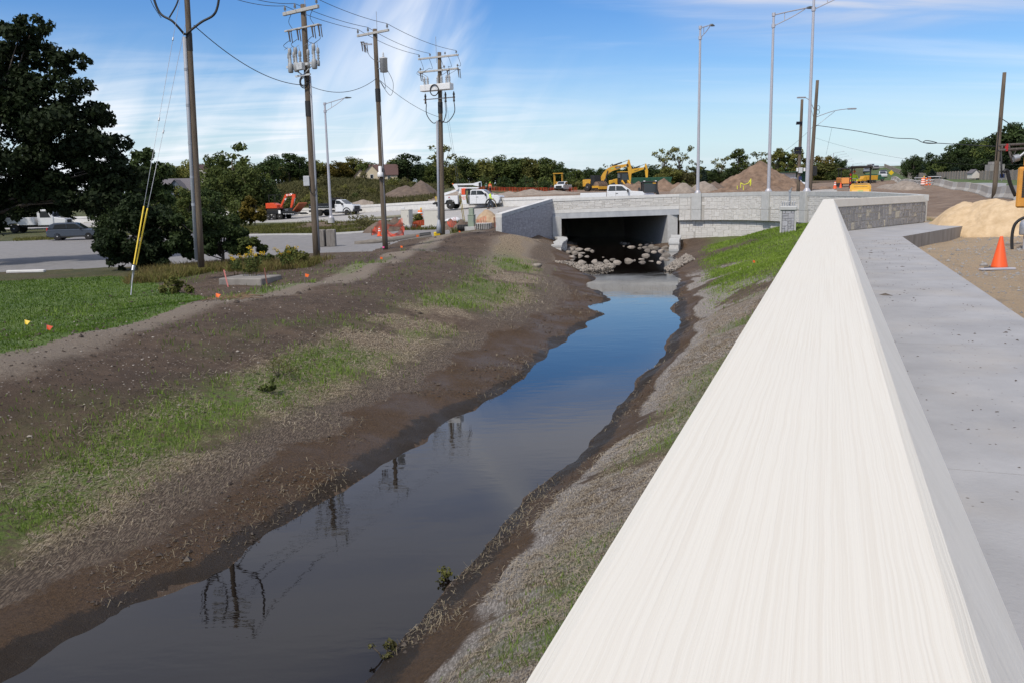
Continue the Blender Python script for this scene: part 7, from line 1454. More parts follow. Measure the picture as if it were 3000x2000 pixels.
# ------------------------------------------------------------------ heaps
def heap(name, label, peaks, zb, m, cat, rough=.06, n=70, seed=1, clump=1.0, pad=1.6, rnd=False):
    """peaks: (x, y, height, radius_x, radius_y) in place coordinates"""
    x0 = min(p[0]-p[3]*pad for p in peaks); x1 = max(p[0]+p[3]*pad for p in peaks); y0 = min(p[1]-p[4]*pad for p in peaks); y1 = max(p[1]+p[4]*pad for p in peaks)
    X, Y = np.meshgrid(np.linspace(x0, x1, n), np.linspace(y0, y1, n)); Z = np.zeros_like(X)
    for px, py, h, rx, ry in peaks:
        d = np.hypot((X-px)/rx, (Y-py)/ry)+(fbm(X, Y, (rx+ry)*.35, 4, seed)-.5)*.35; Z = np.maximum(Z, h*(np.clip(1.0-np.clip(d, 0, None)**1.7, 0, None) if rnd else np.clip(1.05-d, 0, None)**.92))
    k = np.clip(Z/.25, 0, 1); Z = Z+k*(fbm(X, Y, clump*1.2, 4, seed+3)-.5)*rough*2.2+k*(fbm(X, Y, clump*.35, 3, seed+7)-.5)*rough
    Zt, _ = terrain(X, Y, False); Z = np.where(Z > .02, Z, -.4)+(Zt if zb is None else zb)
    c = np.array([X.mean(), Y.mean(), Z.min()]); V = np.c_[X.ravel()-c[0], Y.ravel()-c[1], Z.ravel()-c[2]]; i = np.arange(n*n).reshape(n, n); F = np.stack([i[:-1, :-1], i[:-1, 1:], i[1:, 1:], i[1:, :-1]], -1).reshape(-1, 4)
    o = fast_mesh(name, V, F, m, None, True); o.location = c; tag(o, label, cat); return o
sandm = mat('yellow_sand', (.46, .33, .19), .95, scale=3, bump=1.4, bscale=9, col2=(.62, .47, .30), detail=10); sandb = mat('brown_sand', (.34, .24, .15), .95, scale=3, bump=1.2, bscale=9, col2=(.47, .35, .23), detail=10)
dirtm = mat('brown_dirt', (.115, .075, .05), .95, scale=1.2, bump=3, bscale=3.5, col2=(.26, .175, .12), detail=10); dirtg = mat('grey_gravel_heap', (.20, .165, .135), .95, scale=2, bump=2, bscale=8, col2=(.32, .27, .225), detail=10); dirtd = mat('dark_dirt', (.085, .062, .047), .95, scale=1.5, bump=3, bscale=4, col2=(.17, .125, .095), detail=10)
def pk(x, ytop, ybase, Y, wpx, depth=None):
    """a heap peak from its picture: top and base rows, distance, full width in picture"""
    b = P(x, ybase, Y); zt_ = float(terrain(np.array([b[0]]), np.array([b[1]]), False)[0][0]); h = P(x, ytop, Y)[2]-zt_; r = wpx*Y/FPX/2; return (b[0], b[1], h, r*1.05, depth or r*.9)
heap('sand_pile', 'large yellow sand pile at the right beside the sidewalk slab', [pk(2830, 592, 660, 38, 190, 2.6), pk(2905, 581, 660, 37, 200, 2.8), pk(2970, 588, 660, 36.5, 210, 2.8), pk(3060, 592, 660, 36, 200, 2.8)], None, sandm, 'sand pile', .12, 130, 2, .9, 1.1, True)
heap('sand_pile', 'small tan sand pile behind the green cable pedestal', [pk(1425, 614, 650, 73, 66, 1.6), pk(1460, 626, 652, 72, 50, 1.4), pk(1480, 622, 640, 75, 30, 1.0)], None, sandb, 'sand pile', .05, 60, 3, .5, 1.1, True)
heap('dirt_pile', 'tallest brown dirt pile between the bridge lamp posts', [pk(2225, 478, 562, 118, 235, 5.5), pk(2280, 505, 562, 117, 170, 5), pk(2190, 520, 562, 116, 200, 5)], None, dirtm, 'dirt pile', .5, 130, 4, 1.8, 1.1)
heap('dirt_pile', 'low churned dirt ridge at the foot of the tallest pile', [pk(2130, 553, 566, 100, 120, 2.5), pk(2250, 545, 566, 100, 150, 2.5), pk(2350, 547, 566, 100, 130, 2.5), pk(2410, 550, 566, 98, 90, 2.5)], None, dirtm, 'dirt pile', .4, 100, 5, 1.2, 1.1)
heap('gravel_pile', 'grey gravel pile left of the first bridge lamp post', [pk(2003, 537, 565, 104, 70, 2.2)], None, dirtg, 'gravel pile', .08, 50, 6, .6, 1.1, True)
heap('gravel_pile', 'grey gravel pile right behind the first bridge lamp post', [pk(2060, 532, 565, 105, 90, 2.4)], None, dirtg, 'gravel pile', .08, 50, 7, .6, 1.1, True)
heap('dirt_pile', 'dark dirt pile between the gravel and the tallest pile', [pk(2095, 533, 565, 107, 90, 2.6)], None, dirtd, 'dirt pile', .15, 50, 8, .8, 1.1)
heap('dirt_pile', 'lumpy brown dirt pile right of the black loader', [pk(1945, 524, 563, 122, 90, 3), pk(1985, 535, 563, 121, 90, 3)], None, dirtm, 'dirt pile', .25, 70, 9, 1.2, 1.1)
heap('dirt_pile', 'brown dirt pile left of the black loader, below the excavator', [pk(1840, 540, 566, 128, 90, 3), pk(1870, 533, 566, 130, 70, 3), pk(1815, 552, 567, 126, 60, 2.5)], None, dirtm, 'dirt pile', .22, 70, 10, 1.0, 1.1)
heap('dirt_pile', 'long dirt bank on the slope left of the bucket truck', [pk(1235, 528, 562, 142, 110, 5), pk(1190, 545, 566, 140, 130, 5)], None, dirtd, 'dirt pile', .25, 70, 11, 1.5, 1.1)
heap('rubble_ridge', 'low rubble ridge behind the far barrier wall', [pk(x, 556+(k % 3)*4, 584-k*1.2, 118, 150, 2) for k, x in enumerate((1330, 1400, 1480, 1560, 1620))]+[pk(x, 592-(k % 2)*4, 618-k*4, 128, 150, 2) for k, x in enumerate((980, 1060, 1140, 1220))], None, dirtg, 'dirt ridge', .22, 130, 12, .9, 1.05)
heap('gravel_pile', 'flat gravel heap on the far dirt before the highway barriers', [pk(2655, 531, 553, 100, 90, 3), pk(2610, 540, 553, 104, 70, 3)], None, dirtg, 'gravel pile', .15, 50, 13, .8, 1.1, True)
heap('dirt_pile', 'dark soil heap with orange netting left of the beige cabinets', [pk(1120, 642, 672, 72, 110, 1.4), pk(1160, 638, 668, 73, 80, 1.3)], None, dirtd, 'dirt pile', .12, 60, 14, .6, 1.1)
heap('dirt_pile', 'earth-covered debris right of the beige cabinets', [pk(1320, 640, 668, 70, 60, 1.2), pk(1350, 646, 668, 69, 50, 1.0)], None, dirtd, 'dirt pile', .1, 50, 15, .5, 1.1)
# ------------------------------------------------------------------ cones, barrels, cabinets
conem = mat('cone_orange', (.85, .11, .02), .45, var=.05)
def cone(label, loc, h=.71, bands=False, group=None, rz=.2):
    t = thing('traffic_cone', label, 'cone', tuple(loc), rz, group); mb = MB(); mb.lathe([(h*.245, .035), (h*.235, .06), (h*.05, h*.97), (h*.042, h), (h*.03, h)], (0, 0, 0), 20); mb.build('cone_body', conem, t)
    mb = MB(); mb.box((0, 0, .018), (h*.6, h*.6, .036), bev=.012); mb.build('cone_base', trim if not bands else conem, t)
    if bands:
        for a, b in ((.52, .66), (.75, .86)): mb = MB(); f = lambda z: h*.245+(h*.045-h*.245)*z; mb.lathe([(f(a)+.004, h*a), (f(b)+.004, h*b)], (0, 0, 0), 16); mb.build('white_band', whiter, t)
    return t
def gz(x, y): return float(terrain(np.array([x]), np.array([y]), False)[0][0])
def onground(px, py, Y): q = P(px, py, Y); q[2] = gz(q[0], q[1]); return q
q = G(2927, 788, 2.2); q[2] = gz(q[0], q[1]); cone('plain orange traffic cone standing on the sand at the right', q, .78)
mb = MB(); b = P(2870, 795, q[1]-.35)-q; e_ = P(2972, 797, q[1]-.35)-q; mb.box(((b[0]+e_[0])/2, b[1], .03), (e_[0]-b[0], .14, .05), .02, bev=.012); o = mb.build('flat_bar', gmach); o.location = q; tag(o, 'grey flat bar lying on the sand before the orange cone', 'bar')
q = onground(1112, 690, 67); cone('orange cone with white bands beside the fallen netting', q, .72, True)
q = onground(2446, 553, 105); cone('orange cone with white band on the dirt behind the bridge wall', q, 1.0, True); q = onground(2463, 548, 120); cone('small orange cone beyond the banded cone behind the bridge', q, .9)
def barrel(label, loc, light=True, group='orange barrels'):
    t = thing('traffic_barrel', label, 'barrel', tuple(loc), 0, group); mb = MB(); mb.lathe([(.36, 0), (.36, .06), (.29, .08), (.28, .3), (.27, .31), (.25, .62), (.24, .63), (.22, .95), (.16, 1.0), (.02, 1.0)], (0, 0, 0), 18); mb.build('barrel_body', oran, t)
    for z0, z1, r in ((.12, .28, .29), (.40, .54, .268), (.68, .80, .245)): mb = MB(); mb.lathe([(r+.006, z0), (r-.006, z1)], (0, 0, 0), 18); mb.build('white_band', whiter, t)
    mb = MB(); mb.lathe([(.31, 0), (.38, .02), (.38, .07), (.31, .09)], (0, 0, 0), 18); mb.build('rubber_ring', trim, t)
    if light: mb = MB(); mb.lathe([(.04, 1.0), (.05, 1.05), (.08, 1.08), (.08, 1.2), (.02, 1.24)], (0.1, 0, 0), 10); mb.build('warning_lamp', yellowm, t)
    return t
q = onground(1231, 632, 83); barrel('orange and white barrel with lamp behind the beige cabinets', q)
q = onground(2704, 541, 112); barrel('orange and white barrel among the far highway barricades', q)
beige = mat('beige_cabinet', (.56, .54, .48), .5, var=.04); green = mat('sage_cabinet', (.25, .30, .23), .55, var=.06, scale=2)
def cabinet(label, px0, px1, ptop, pbase, Y, dep, m, rz=-.35, pad=True):
    c = P((px0+px1)/2, pbase, Y); w = (px1-px0)*Y/FPX; h = (pbase-ptop)*Y/FPX; c[2] = P(px0, pbase, Y)[2]; t = thing('utility_cabinet', label, 'cabinet', tuple(c), rz)
    mb = MB(); mb.box((0, 0, h/2), (w, dep, h), bev=.03); mb.build('cabinet_body', m, t); mb = MB(); mb.box((0, 0, h+.02), (w+.06, dep+.06, .05), bev=.02); mb.build('cabinet_lid', m, t)
    mb = MB(); mb.box((0, -dep/2-.004, h*.5), (w-.12, .012, h-.16), bev=.004); mb.build('door', m, t); mb = MB(); mb.box((w*.36, -dep/2-.02, h*.6), (.04, .03, .16)); mb.build('door_handle', galv, t)
    if pad: mb = MB(); mb.box((0, 0, -.2), (w+.4, dep+.4, .44), bev=.02); mb.build('concrete_pad', conc, t)
    return t
cabinet('narrow beige utility cabinet, left of the two', 1180, 1206, 617, 660, 73, .75, beige); cabinet('wide beige utility cabinet beside the switch pole', 1247, 1296, 619, 662, 72, .8, beige)
c = cabinet('tall sage green cable pedestal right of the switch pole', 1373, 1392, 632, 665, 67, .45, green, -.3); mb = MB(); mb.box((0, 0, 1.15), (.36, .34, .55), bev=.02); mb.build('upper_box', green, c)
q = P(1180, 613, 74); mb = MB(); mb.box((0, 0, 0), (.26, .2, .28), bev=.02); mb.box((0, 0, -.6), (.05, .05, 1.0)); o = mb.build('small_box', whitem); o.location = q; tag(o, 'small white box on a post behind the narrow beige cabinet', 'box')
st = thing('grate_stack', 'stack of pale grey slotted panels beside the green pedestal', 'stack', tuple(onground(1418, 668, 65)), -.1)
for k in range(5): mb = MB(); mb.box((0, 0, .08+k*.1), (1.15, .8, .075), random.uniform(-.04, .04), bev=.01); mb.build('panel', concL, st)
for k in range(8): mb = MB(); mb.box((-.5+k*.14, -.41, .28), (.06, .03, .42)); mb.build('slot', trim, st)
mb = MB()
for k in range(7): mb.lathe([(.25, k*.12), (.29, k*.12+.06), (.25, k*.12+.12)], (0, 0, 0), 14, 'x')
o = mb.build('corrugated_pipe', blackm); o.location = onground(1340, 668, 67); o.location.z += .25; tag(o, 'black corrugated pipe piece lying behind the switch pole', 'pipe')
mb = MB(); mb.box((0, 0, .2), (.5, .35, .3), .3, bev=.04); mb.box((.25, 0, .32), (.18, .2, .1), .3); o = mb.build('yellow_tool', yellowm); o.location = onground(1282, 688, 60.5); tag(o, 'yellow power tool on the ground left of the switch pole', 'tool')
bagm = mat('white_bag', (.66, .66, .68), .6, var=.1, bump=1, bscale=6); me = rock_mesh(31); me.materials.clear(); me.materials.append(bagm); o = bpy.data.objects.new('white_sack', me); COL.objects.link(o); o.location = onground(1325, 636, 78); o.scale = (1.5, .9, .7); o.location.z += .25; tag(o, 'crumpled white sack behind the switch pole', 'sack')
# ------------------------------------------------------------------ orange netting
netm = mat('orange_netting', (.66, .075, .03), .6, var=.1)
def netting(label, path, h, sag, seed, nz=7, step=.12, w=.028, posts=True, group='orange netting'):
    rg_ = random.Random(seed); pts = catmull([np.array(p) for p in path], 8); d = [0]
    for a, b in zip(pts[:-1], pts[1:]): d.append(d[-1]+float(np.linalg.norm(b[:2]-a[:2])))
    n = max(4, int(d[-1]/step)); t = thing('safety_fence', label, 'fence', tuple(pts[0]), 0, group); o0 = np.array(pts[0]); S_ = np.linspace(0, d[-1], n); xs = np.interp(S_, d, [p[0] for p in pts])-o0[0]; ys = np.interp(S_, d, [p[1] for p in pts])-o0[1]; zs = np.interp(S_, d, [p[2] for p in pts])-o0[2]
    ph = rg_.uniform(0, 6); hs = h*(1-sag*(.5+.5*np.sin(S_*2.1+ph)))*(1-.35*sag*np.sin(S_*5+ph*2)); off = sag*.35*np.sin(S_*3.3+ph); mb = MB()
    def pt(i, k): f = k/nz; return (xs[i]+off[i]*f*.4, ys[i]+off[i]*(f-.3)+sag*.25*math.sin(f*5+i*.4), zs[i]+hs[i]*f)
    for k in range(nz+1):
        for i in range(n-1):
            a, b = pt(i, k), pt(i+1, k); mb.add([a, b, (b[0], b[1], b[2]+w), (a[0], a[1], a[2]+w)], [(0, 1, 2, 3)])
    for i in range(n):
        for k in range(nz):
            a, b = pt(i, k), pt(i, k+1); mb.add([a, (a[0]+w, a[1], a[2]), (b[0]+w, b[1], b[2]), b], [(0, 1, 2, 3)])
    mb.build('net', netm, t, fix=False)
    if posts:
        for i in range(0, n, max(2, int(2.4/step))): mb = MB(); mb.box((xs[i], ys[i]-.03, zs[i]+hs[i]*.5), (.05, .05, hs[i]+.2)); mb.build('stake', woodm, t)
    return t
def gpath(L_): return [tuple(onground(*p)) for p in L_]
netting('slumped orange netting across the dark soil heap', gpath([(1088, 672, 68), (1115, 668, 70), (1140, 664, 71), (1180, 662, 72)]), .9, .45, 1); netting('orange netting lying at the pavement edge by the banded cone', gpath([(1135, 684, 66.5), (1160, 688, 65.5), (1182, 680, 67)]), .6, .7, 2, posts=False)
netting('orange netting between the two beige cabinets', gpath([(1208, 664, 72), (1228, 664, 72.5), (1247, 664, 72.5)]), .75, .25, 3); netting('orange netting right of the wide beige cabinet', gpath([(1305, 664, 70), (1320, 664, 69), (1335, 664, 69)]), .8, .4, 4); netting('scrap of orange netting behind the slotted panels', gpath([(1398, 662, 69), (1412, 660, 69), (1424, 660, 69)]), .6, .5, 5); netting('orange netting bunched against the wing wall', gpath([(1448, 668, 64), (1460, 667, 64.5), (1471, 667, 64)]), .7, .3, 6)
netting('long orange fence before the far trees', gpath([(1395, 562, 158), (1460, 560, 160), (1540, 560, 162), (1620, 560, 164), (1690, 560, 168)]), .8, .12, 7, 4, .5, .05, True)
# ------------------------------------------------------------------ fallen poles, stumps, pad and flags
def log(label, a, b, r, endm=None, m=None):
    a = np.array(a); b = np.array(b); t = thing('wooden_pole', label, 'log', tuple(a), 0, 'poles lying on the ground'); d = b-a; mb = MB(); mb.tube([(0, 0, 0), tuple(d*.5), tuple(d)], r, 12, r*.92); mb.build('log_shaft', m or wooddark, t)
    if endm: mb = MB(); mb.cyl(tuple(d*.86), tuple(d*1.002), r*.99, n=12); mb.build('black_end', endm, t); mb = MB(); c = d*.83; mb.box((c[0], c[1]-r*1.0, c[2]+.02), (.16, .04, .16), .3); mb.build('orange_tag', oran, t)
    return t
def lg(px, py, Y, r): q = onground(px, py, Y); q[2] += r; return q
logm = mat('grey_log', (.13, .115, .10), .9, scale=3, bump=1, bscale=14, col2=(.24, .215, .19), stretch=(1, 5, 5)); log('thick fallen pole with black end lying behind the transformer pole', P(1040, 716, 60), P(1262, 688, 60), .20, blackm, logm); log('second fallen pole in front of the thick one', P(1120, 722, 58), P(1265, 695, 59), .19, None, logm); log('pale long pole lying along the road behind the cabinets', lg(1060, 626, 92, .16), lg(1225, 621, 90, .16), .16, None, mat('pale_log', (.20, .19, .14), .9, var=.2))
for k, (x, w) in enumerate(((938, .62), (972, .5))):
    b = MB(); q = onground(x, 722, 58); b.box((0, 0, .55), (w*1.2, .7, 1.15), .1*k, bev=.04); o = b.build('timber_block', mat('grey_timber', (.14, .125, .11), .95, scale=4, bump=.8, bscale=10, col2=(.26, .24, .22), stretch=(3, 3, .6))); o.location = q; tag(o, ['upright weathered timber block right behind the recloser pole', 'upright weathered timber block, right one of the pair'][k], 'block', 'timber blocks')
pd = G(720, 826, 1.25); t = thing('concrete_pad', 'square concrete pad among the weeds with a pink stake', 'pad', (pd[0], pd[1], 1.12), -.25); mb = MB(); mb.box((0, .35, .12), (1.75, 1.5, .34), bev=.03); mb.build('slab', mat('dirty_pad', (.17, .155, .14), .95, scale=2, bump=.6, bscale=12, col2=(.28, .26, .235), detail=8), t)
def stake(label, px, py, Y, h, m, tilt=(.1, 0)):
    q = onground(px, py, Y); mb = MB(); mb.box((0, 0, h/2), (.045, .03, h)); o = mb.build('survey_stake', m); o.location = q; o.rotation_euler = (tilt[1], -tilt[0], .3); tag(o, label, 'stake')
pinkm = mat('pink_stake', (.70, .25, .22), .6, var=.1); q = G(668, 838, 1.22); stake('pink survey stake leaning before the concrete pad', 668, 838, q[1], .62, pinkm, (.16, 0)); stake('thin brown stake among the weeds behind the concrete pad', 780, 800, 31, .6, mat('brown_stake', (.22, .1, .07), .8)); stake('rusty upright stake beside the grey panel stack', 1393, 672, 64, .55, MATS['brown_stake'])
def flag(label, px, py, Y, m, h=.3):
    q = onground(px, py, Y); t = thing('marker_flag', label, 'flag', tuple(q), random.uniform(-.4, .4), 'marker flags'); mb = MB(); mb.cyl((0, 0, 0), (.03, 0, h), .004, n=5); mb.build('flag_wire', galv, t); mb = MB(); mb.add([(.03, 0, h), (.15, .05, h-.04), (.12, -.02, h-.12), (.02, 0, h-.10)], [(0, 1, 2, 3)]); mb.add([(.03, .004, h), (.15, .054, h-.04), (.12, -.016, h-.12), (.02, .004, h-.10)], [(3, 2, 1, 0)]); mb.build('flag_cloth', m, t)
flag('orange marker flag on the berm below the concrete pad', 893, 833, 27.5, oran); flag('orange marker flag below the transformer pole', 1112, 760, 38, oran); flag('orange marker flag on the berm crest right of the transformer pole', 1172, 738, 43, oran); flag('orange marker flag at the lawn corner on the berm', 632, 890, 23, oran, .24); flag('yellow marker flag on the lawn at far left', 72, 960, 20.5, yellowm); flag('small red marker flag on the lawn at left', 137, 985, 19.2, redp, .2); flag('pink marker flag at the foot of the transformer pole', 1119, 722, 50, mat('pink_flag', (.8, .08, .3), .6)); flag('orange marker flag on the berm before the green pedestal', 1343, 682, 58, oran, .2); flag('tiny orange flag on the right bank grass', 2203, 800, 36, oran, .22)
# ------------------------------------------------------------------ kerbs and barrier walls of the road
CRp2 = [tuple(q[:2]) for q in CROSSp]
def offset_path(line, d):
    fr = miter_frames(line); return [tuple(p+nn*d) for p, nn in fr]
nearp = [p for p in offset_path(CRp2, -6.6) if True]; farp = offset_path(CRp2, 6.1)
dn = np.mean([p[1] for p in nearp[20:40]]); df = np.mean([p[1] for p in farp[20:40]])
if dn > df: nearp, farp = farp, nearp
farp = [p for p in farp if -75 < p[0] < 9]; nearp = [p for p in nearp if -60 < p[0] < -3]
gzp = lambda L_: [gz(*p) for p in L_]
bw = thing('barrier_wall', 'low pale concrete barrier wall along the far side of the road', 'wall'); zf = gzp(farp)
sweep('wall_body', farp, [(-.15, -.3), (-.15, .62), (.15, .62), (.15, -.3)], concL, bw, zf); sweep('wall_cap', farp, [(-.2, .624), (-.2, .92), (.2, .92), (.2, .624)], concL, bw, [z+.0 for z in zf])
kb = thing('road_kerb', 'pale concrete kerb along the near side of the road', 'kerb'); sweep('kerb_stone', nearp, [(-.25, -.5), (-.25, .16), (.25, .16), (.25, -.5)], conc, kb, gzp(nearp))
lotk = thing('lot_kerb', 'worn kerb line at the back of the parking lot', 'kerb'); lk = [tuple(onground(x, y, Y)[:2]) for x, y, Y in [(600, 686, 80), (770, 686, 77), (950, 685, 74), (1060, 681, 73), (1130, 677, 71.5)]]; sweep('kerb_stone', lk, [(-.12, -.3), (-.12, .14), (.12, .14), (.12, -.3)], conc, lotk, gzp(lk))
b = MB(); b.box((0, 0, .07), (1.8, .22, .14), 0, bev=.03); o = b.build('wheel_stop', concL); o.location = G(77, 800, .95); o.location.z = gz(o.location.x, o.location.y); o.rotation_euler = (0, 0, .05); tag(o, 'short concrete wheel stop at the lawn edge, far left', 'wheel stop')
# ------------------------------------------------------------------ highway side: barriers, fence, signs
fnK, lenK = pathfn(BARp); bmm = [mat('old_barrier', (.36, .33, .29), .9, var=.1, scale=2), mat('pale_barrier', (.46, .44, .40), .9, var=.08, scale=2)]
mb = MB(); prof = [(-.30, 0), (-.30, .08), (-.16, .32), (-.09, .81), (.09, .81), (.16, .32), (.30, .08), (.30, 0)]; V = [(x, y, z) for x in (-1.49, 1.49) for y, z in prof]; n8 = len(prof); mb.add(V, [(i, (i+1) % n8, n8+(i+1) % n8, n8+i) for i in range(n8)]+[tuple(range(n8)), tuple(range(n8, 2*n8))]); o = mb.build('concrete_barrier', bmm[0]); bme = o.data; bpy.data.objects.remove(o); bme2 = bme.copy(); bme2.materials.clear(); bme2.materials.append(bmm[1])
s_ = 1.0; k = 0
while s_ < min(lenK, 150):
    (p, tg) = fnK(s_); o = bpy.data.objects.new('concrete_barrier', bme if k % 3 else bme2); COL.objects.link(o); z = gz(*p); z2 = gz(*(p+tg*1.4)); o.location = (p[0], p[1], z-.03); o.rotation_euler = (0, -math.atan2(z2-z, 1.4), math.atan2(tg[1], tg[0])); tag(o, 'weathered concrete barrier segment in the row along the highway', 'barrier', 'barriers along the highway'); s_ += 3.05; k += 1
FENP = [tuple(P(x, y, Y)) for x, y, Y in [(3090, 532, 88), (2990, 527, 100), (2900, 527, 112), (2800, 525, 132), (2700, 526, 160), (2660, 521, 190), (2625, 506, 250), (2590, 490, 320)]]
FENp = catmull(FENP, 8); fnF, lenF = pathfn(FENp); fence = thing('wooden_fence', 'long grey board fence stepping along the grassy highway bank', 'fence'); fm = mat('grey_fence_board', (.20, .17, .145), .95, scale=2, bump=.4, bscale=10, col2=(.31, .275, .24), objvar=.15, stretch=(4, 4, .5))
zF = lambda s: float(np.interp(s, np.r_[0, np.cumsum([np.linalg.norm(b[:2]-a[:2]) for a, b in zip(FENp[:-1], FENp[1:])])], [q[2] for q in FENp]))
mb = MB(); mb.box((0, 0, .62), (1.0, .08, 1.24)); o = mb.build('fence_panel', fm); pme = o.data; bpy.data.objects.remove(o); mb = MB(); mb.box((0, 0, .64), (.16, .16, 1.32)); o = mb.build('fence_post', fm); qme = o.data; bpy.data.objects.remove(o)
s_ = .5; k = 0
while s_ < lenF-1 and k < 260:
    L_ = 1.9 if s_ < 110 else 3.0
    (p, tg) = fnF(s_+L_/2); z = zF(s_+L_/2); a_ = math.atan2(tg[1], tg[0])
    for me, off in ((pme, (0, 0)), (qme, (-L_/2, .02))):
        o = bpy.data.objects.new(me.name.split('.')[0], me); COL.objects.link(o); o.parent = fence; o.location = (p[0]+tg[0]*off[0]-tg[1]*off[1], p[1]+tg[1]*off[0]+tg[0]*off[1], z-.15); o.rotation_euler = (0, 0, a_)
        if me is pme: o.scale = (L_-.14, 1, 1)
    s_ += L_; k += 1
# grassy bank under the fence
V = []; ns = 60
for i in range(ns):
    s = lenF*i/(ns-1); (p, tg) = fnF(s); nn = np.array([-tg[1], tg[0]]); z = zF(s)
    for t_, dz in ((7.5, -.9), (5, -.55), (2.5, -.2), (.2, -.05), (-4, 0), (-14, .3)): q = p+nn*t_; V.append((q[0], q[1], z+dz if t_ > 0 else z+dz))
F = [(i*6+j, i*6+j+1, i*6+7+j, i*6+6+j) for i in range(ns-1) for j in range(5)]
gb_ = fast_mesh('grass_bank', np.array(V), np.array(F), mat('bank_turf', (.04, .075, .016), .95, var=.3, scale=.8, bump=1, bscale=6, col2=(.10, .135, .04)), None, True)
if gb_.data.polygons[0].normal.z < 0: gb_.data.flip_normals()
tag(gb_, 'mown grass bank below the board fence', None, None, 'structure')
def sign(label, px, py, Y, w, h, m, diamond=False, post=1.6, txt=None):
    q = P(px, py, Y); t = thing('road_sign', label, 'sign', tuple(q), 0); mb = MB(); mb.box((0, 0, 0), (w, .04, h), ry=math.pi/4 if diamond else 0); mb.build('sign_plate', m, t); mb = MB(); mb.box((0, .05, -h/2-post/2), (.08, .06, post)); mb.build('sign_post', galv, t)
    if txt: text(t, txt, h*.32, (0, -.03, h*.15), SIDE, whiter)
sign('red diamond warning sign far up the highway', 2569, 508, 300, .95, .95, redp, True); sign('yellow diamond warning sign on the far fence bank', 2611, 507, 230, 1.0, 1.0, yellowm, True); sign('small dark blue yard sign by the board fence', 2936, 516, 100, .55, .45, mat('navy_sign2', (.02, .03, .09), .5), False, .4); sign('small white sign in the shrubs beyond the fence', 2742, 511, 160, .9, .7, whiter, False, 1.0)
for k, (x, Y) in enumerate(((2714, 111), (2719, 110), (2724, 109))): q = onground(x, 542, Y); mb = MB(); mb.box((0, 0, .5), (.18, .1, .9), bev=.02); mb.box((0, 0, .05), (.4, .4, .1)); o = mb.build('channelizer', oran); o.location = q; mb = MB(); mb.box((0, -.055, .62), (.18, .01, .16)); mb.box((0, -.055, .3), (.18, .01, .16)); mb.build('white_band', whiter, o); tag(o, ['left', 'middle', 'right'][k]+' of three orange channelizer posts by the highway barriers', 'post', 'channelizer posts')
for k, (x, Y) in enumerate(((2695, 113), (2736, 107))):
    q = onground(x, 545, Y); t = thing('barricade', ['dark striped barricade left of the orange channelizers', 'dark striped barricade right of the orange channelizers'][k], 'barricade', tuple(q), -.3)
    for z in (.35, .7, 1.05): mb = MB(); mb.box((0, 0, z), (1.5, .08, .2)); mb.build('rail', trim, t); mb = MB(); mb.box((0, -.045, z), (1.5, .01, .05)); mb.build('stripe', whiter, t)
    for xx in (-.6, .6): mb = MB(); mb.box((xx, .06, .55), (.08, .06, 1.2)); mb.build('leg', galv, t)
# ------------------------------------------------------------------ houses and site sheds
def gable(t, cx, cy, w, d, z0, h, rh, wm, rm, axis='x', ov=.4, name='wing'):
    """gabled block; ridge along axis"""
    hw, hd = w/2, d/2
    if axis == 'x': poly = [(-hd, z0), (-hd, z0+h), (0, z0+h+rh), (hd, z0+h), (hd, z0)]; V = [(cx+s*hw, cy+p, z) for s in (-1, 1) for p, z in poly]
    else: poly = [(-hw, z0), (-hw, z0+h), (0, z0+h+rh), (hw, z0+h), (hw, z0)]; V = [(cx+p, cy+s*hd, z) for s in (-1, 1) for p, z in poly]
    mb = MB(); mb.add(V, [(0, 1, 2, 3, 4), (5, 6, 7, 8, 9), (0, 1, 6, 5), (4, 3, 8, 9), (1, 2, 7, 6), (2, 3, 8, 7)]); mb.build('wall', wm, t)
    mb = MB(); o_ = ov
    if axis == 'x':
        for s in (-1, 1): k_ = rh/hd; mb.add([(cx-hw-o_, cy, z0+h+rh+.12), (cx+hw+o_, cy, z0+h+rh+.12), (cx+hw+o_, cy+s*(hd+o_), z0+h-o_*k_+.12), (cx-hw-o_, cy+s*(hd+o_), z0+h-o_*k_+.12), (cx-hw-o_, cy, z0+h+rh+.02), (cx+hw+o_, cy, z0+h+rh+.02), (cx+hw+o_, cy+s*(hd+o_), z0+h-o_*k_-.1), (cx-hw-o_, cy+s*(hd+o_), z0+h-o_*k_-.1)], [(0, 1, 2, 3), (4, 5, 6, 7), (3, 2, 6, 7), (0, 3, 7, 4), (1, 2, 6, 5)])
    else:
        for s in (-1, 1): k_ = rh/hw; mb.add([(cx, cy-hd-o_, z0+h+rh+.12), (cx, cy+hd+o_, z0+h+rh+.12), (cx+s*(hw+o_), cy+hd+o_, z0+h-o_*k_+.12), (cx+s*(hw+o_), cy-hd-o_, z0+h-o_*k_+.12), (cx, cy-hd-o_, z0+h+rh+.02), (cx, cy+hd+o_, z0+h+rh+.02), (cx+s*(hw+o_), cy+hd+o_, z0+h-o_*k_-.1), (cx+s*(hw+o_), cy-hd-o_, z0+h-o_*k_-.1)], [(0, 1, 2, 3), (4, 5, 6, 7), (3, 2, 6, 7), (0, 3, 7, 4), (1, 2, 6, 5)])
    mb.build('roof', rm, t)
def hwin(t, x, y, z, w=1.0, h=1.2): mb = MB(); mb.box((x, y, z), (w+.2, .1, h+.2)); f = mb.build('window', whiter, t); mb = MB(); mb.box((x, y-.06, z), (w, .03, h)); mb.build('pane', glass, f)
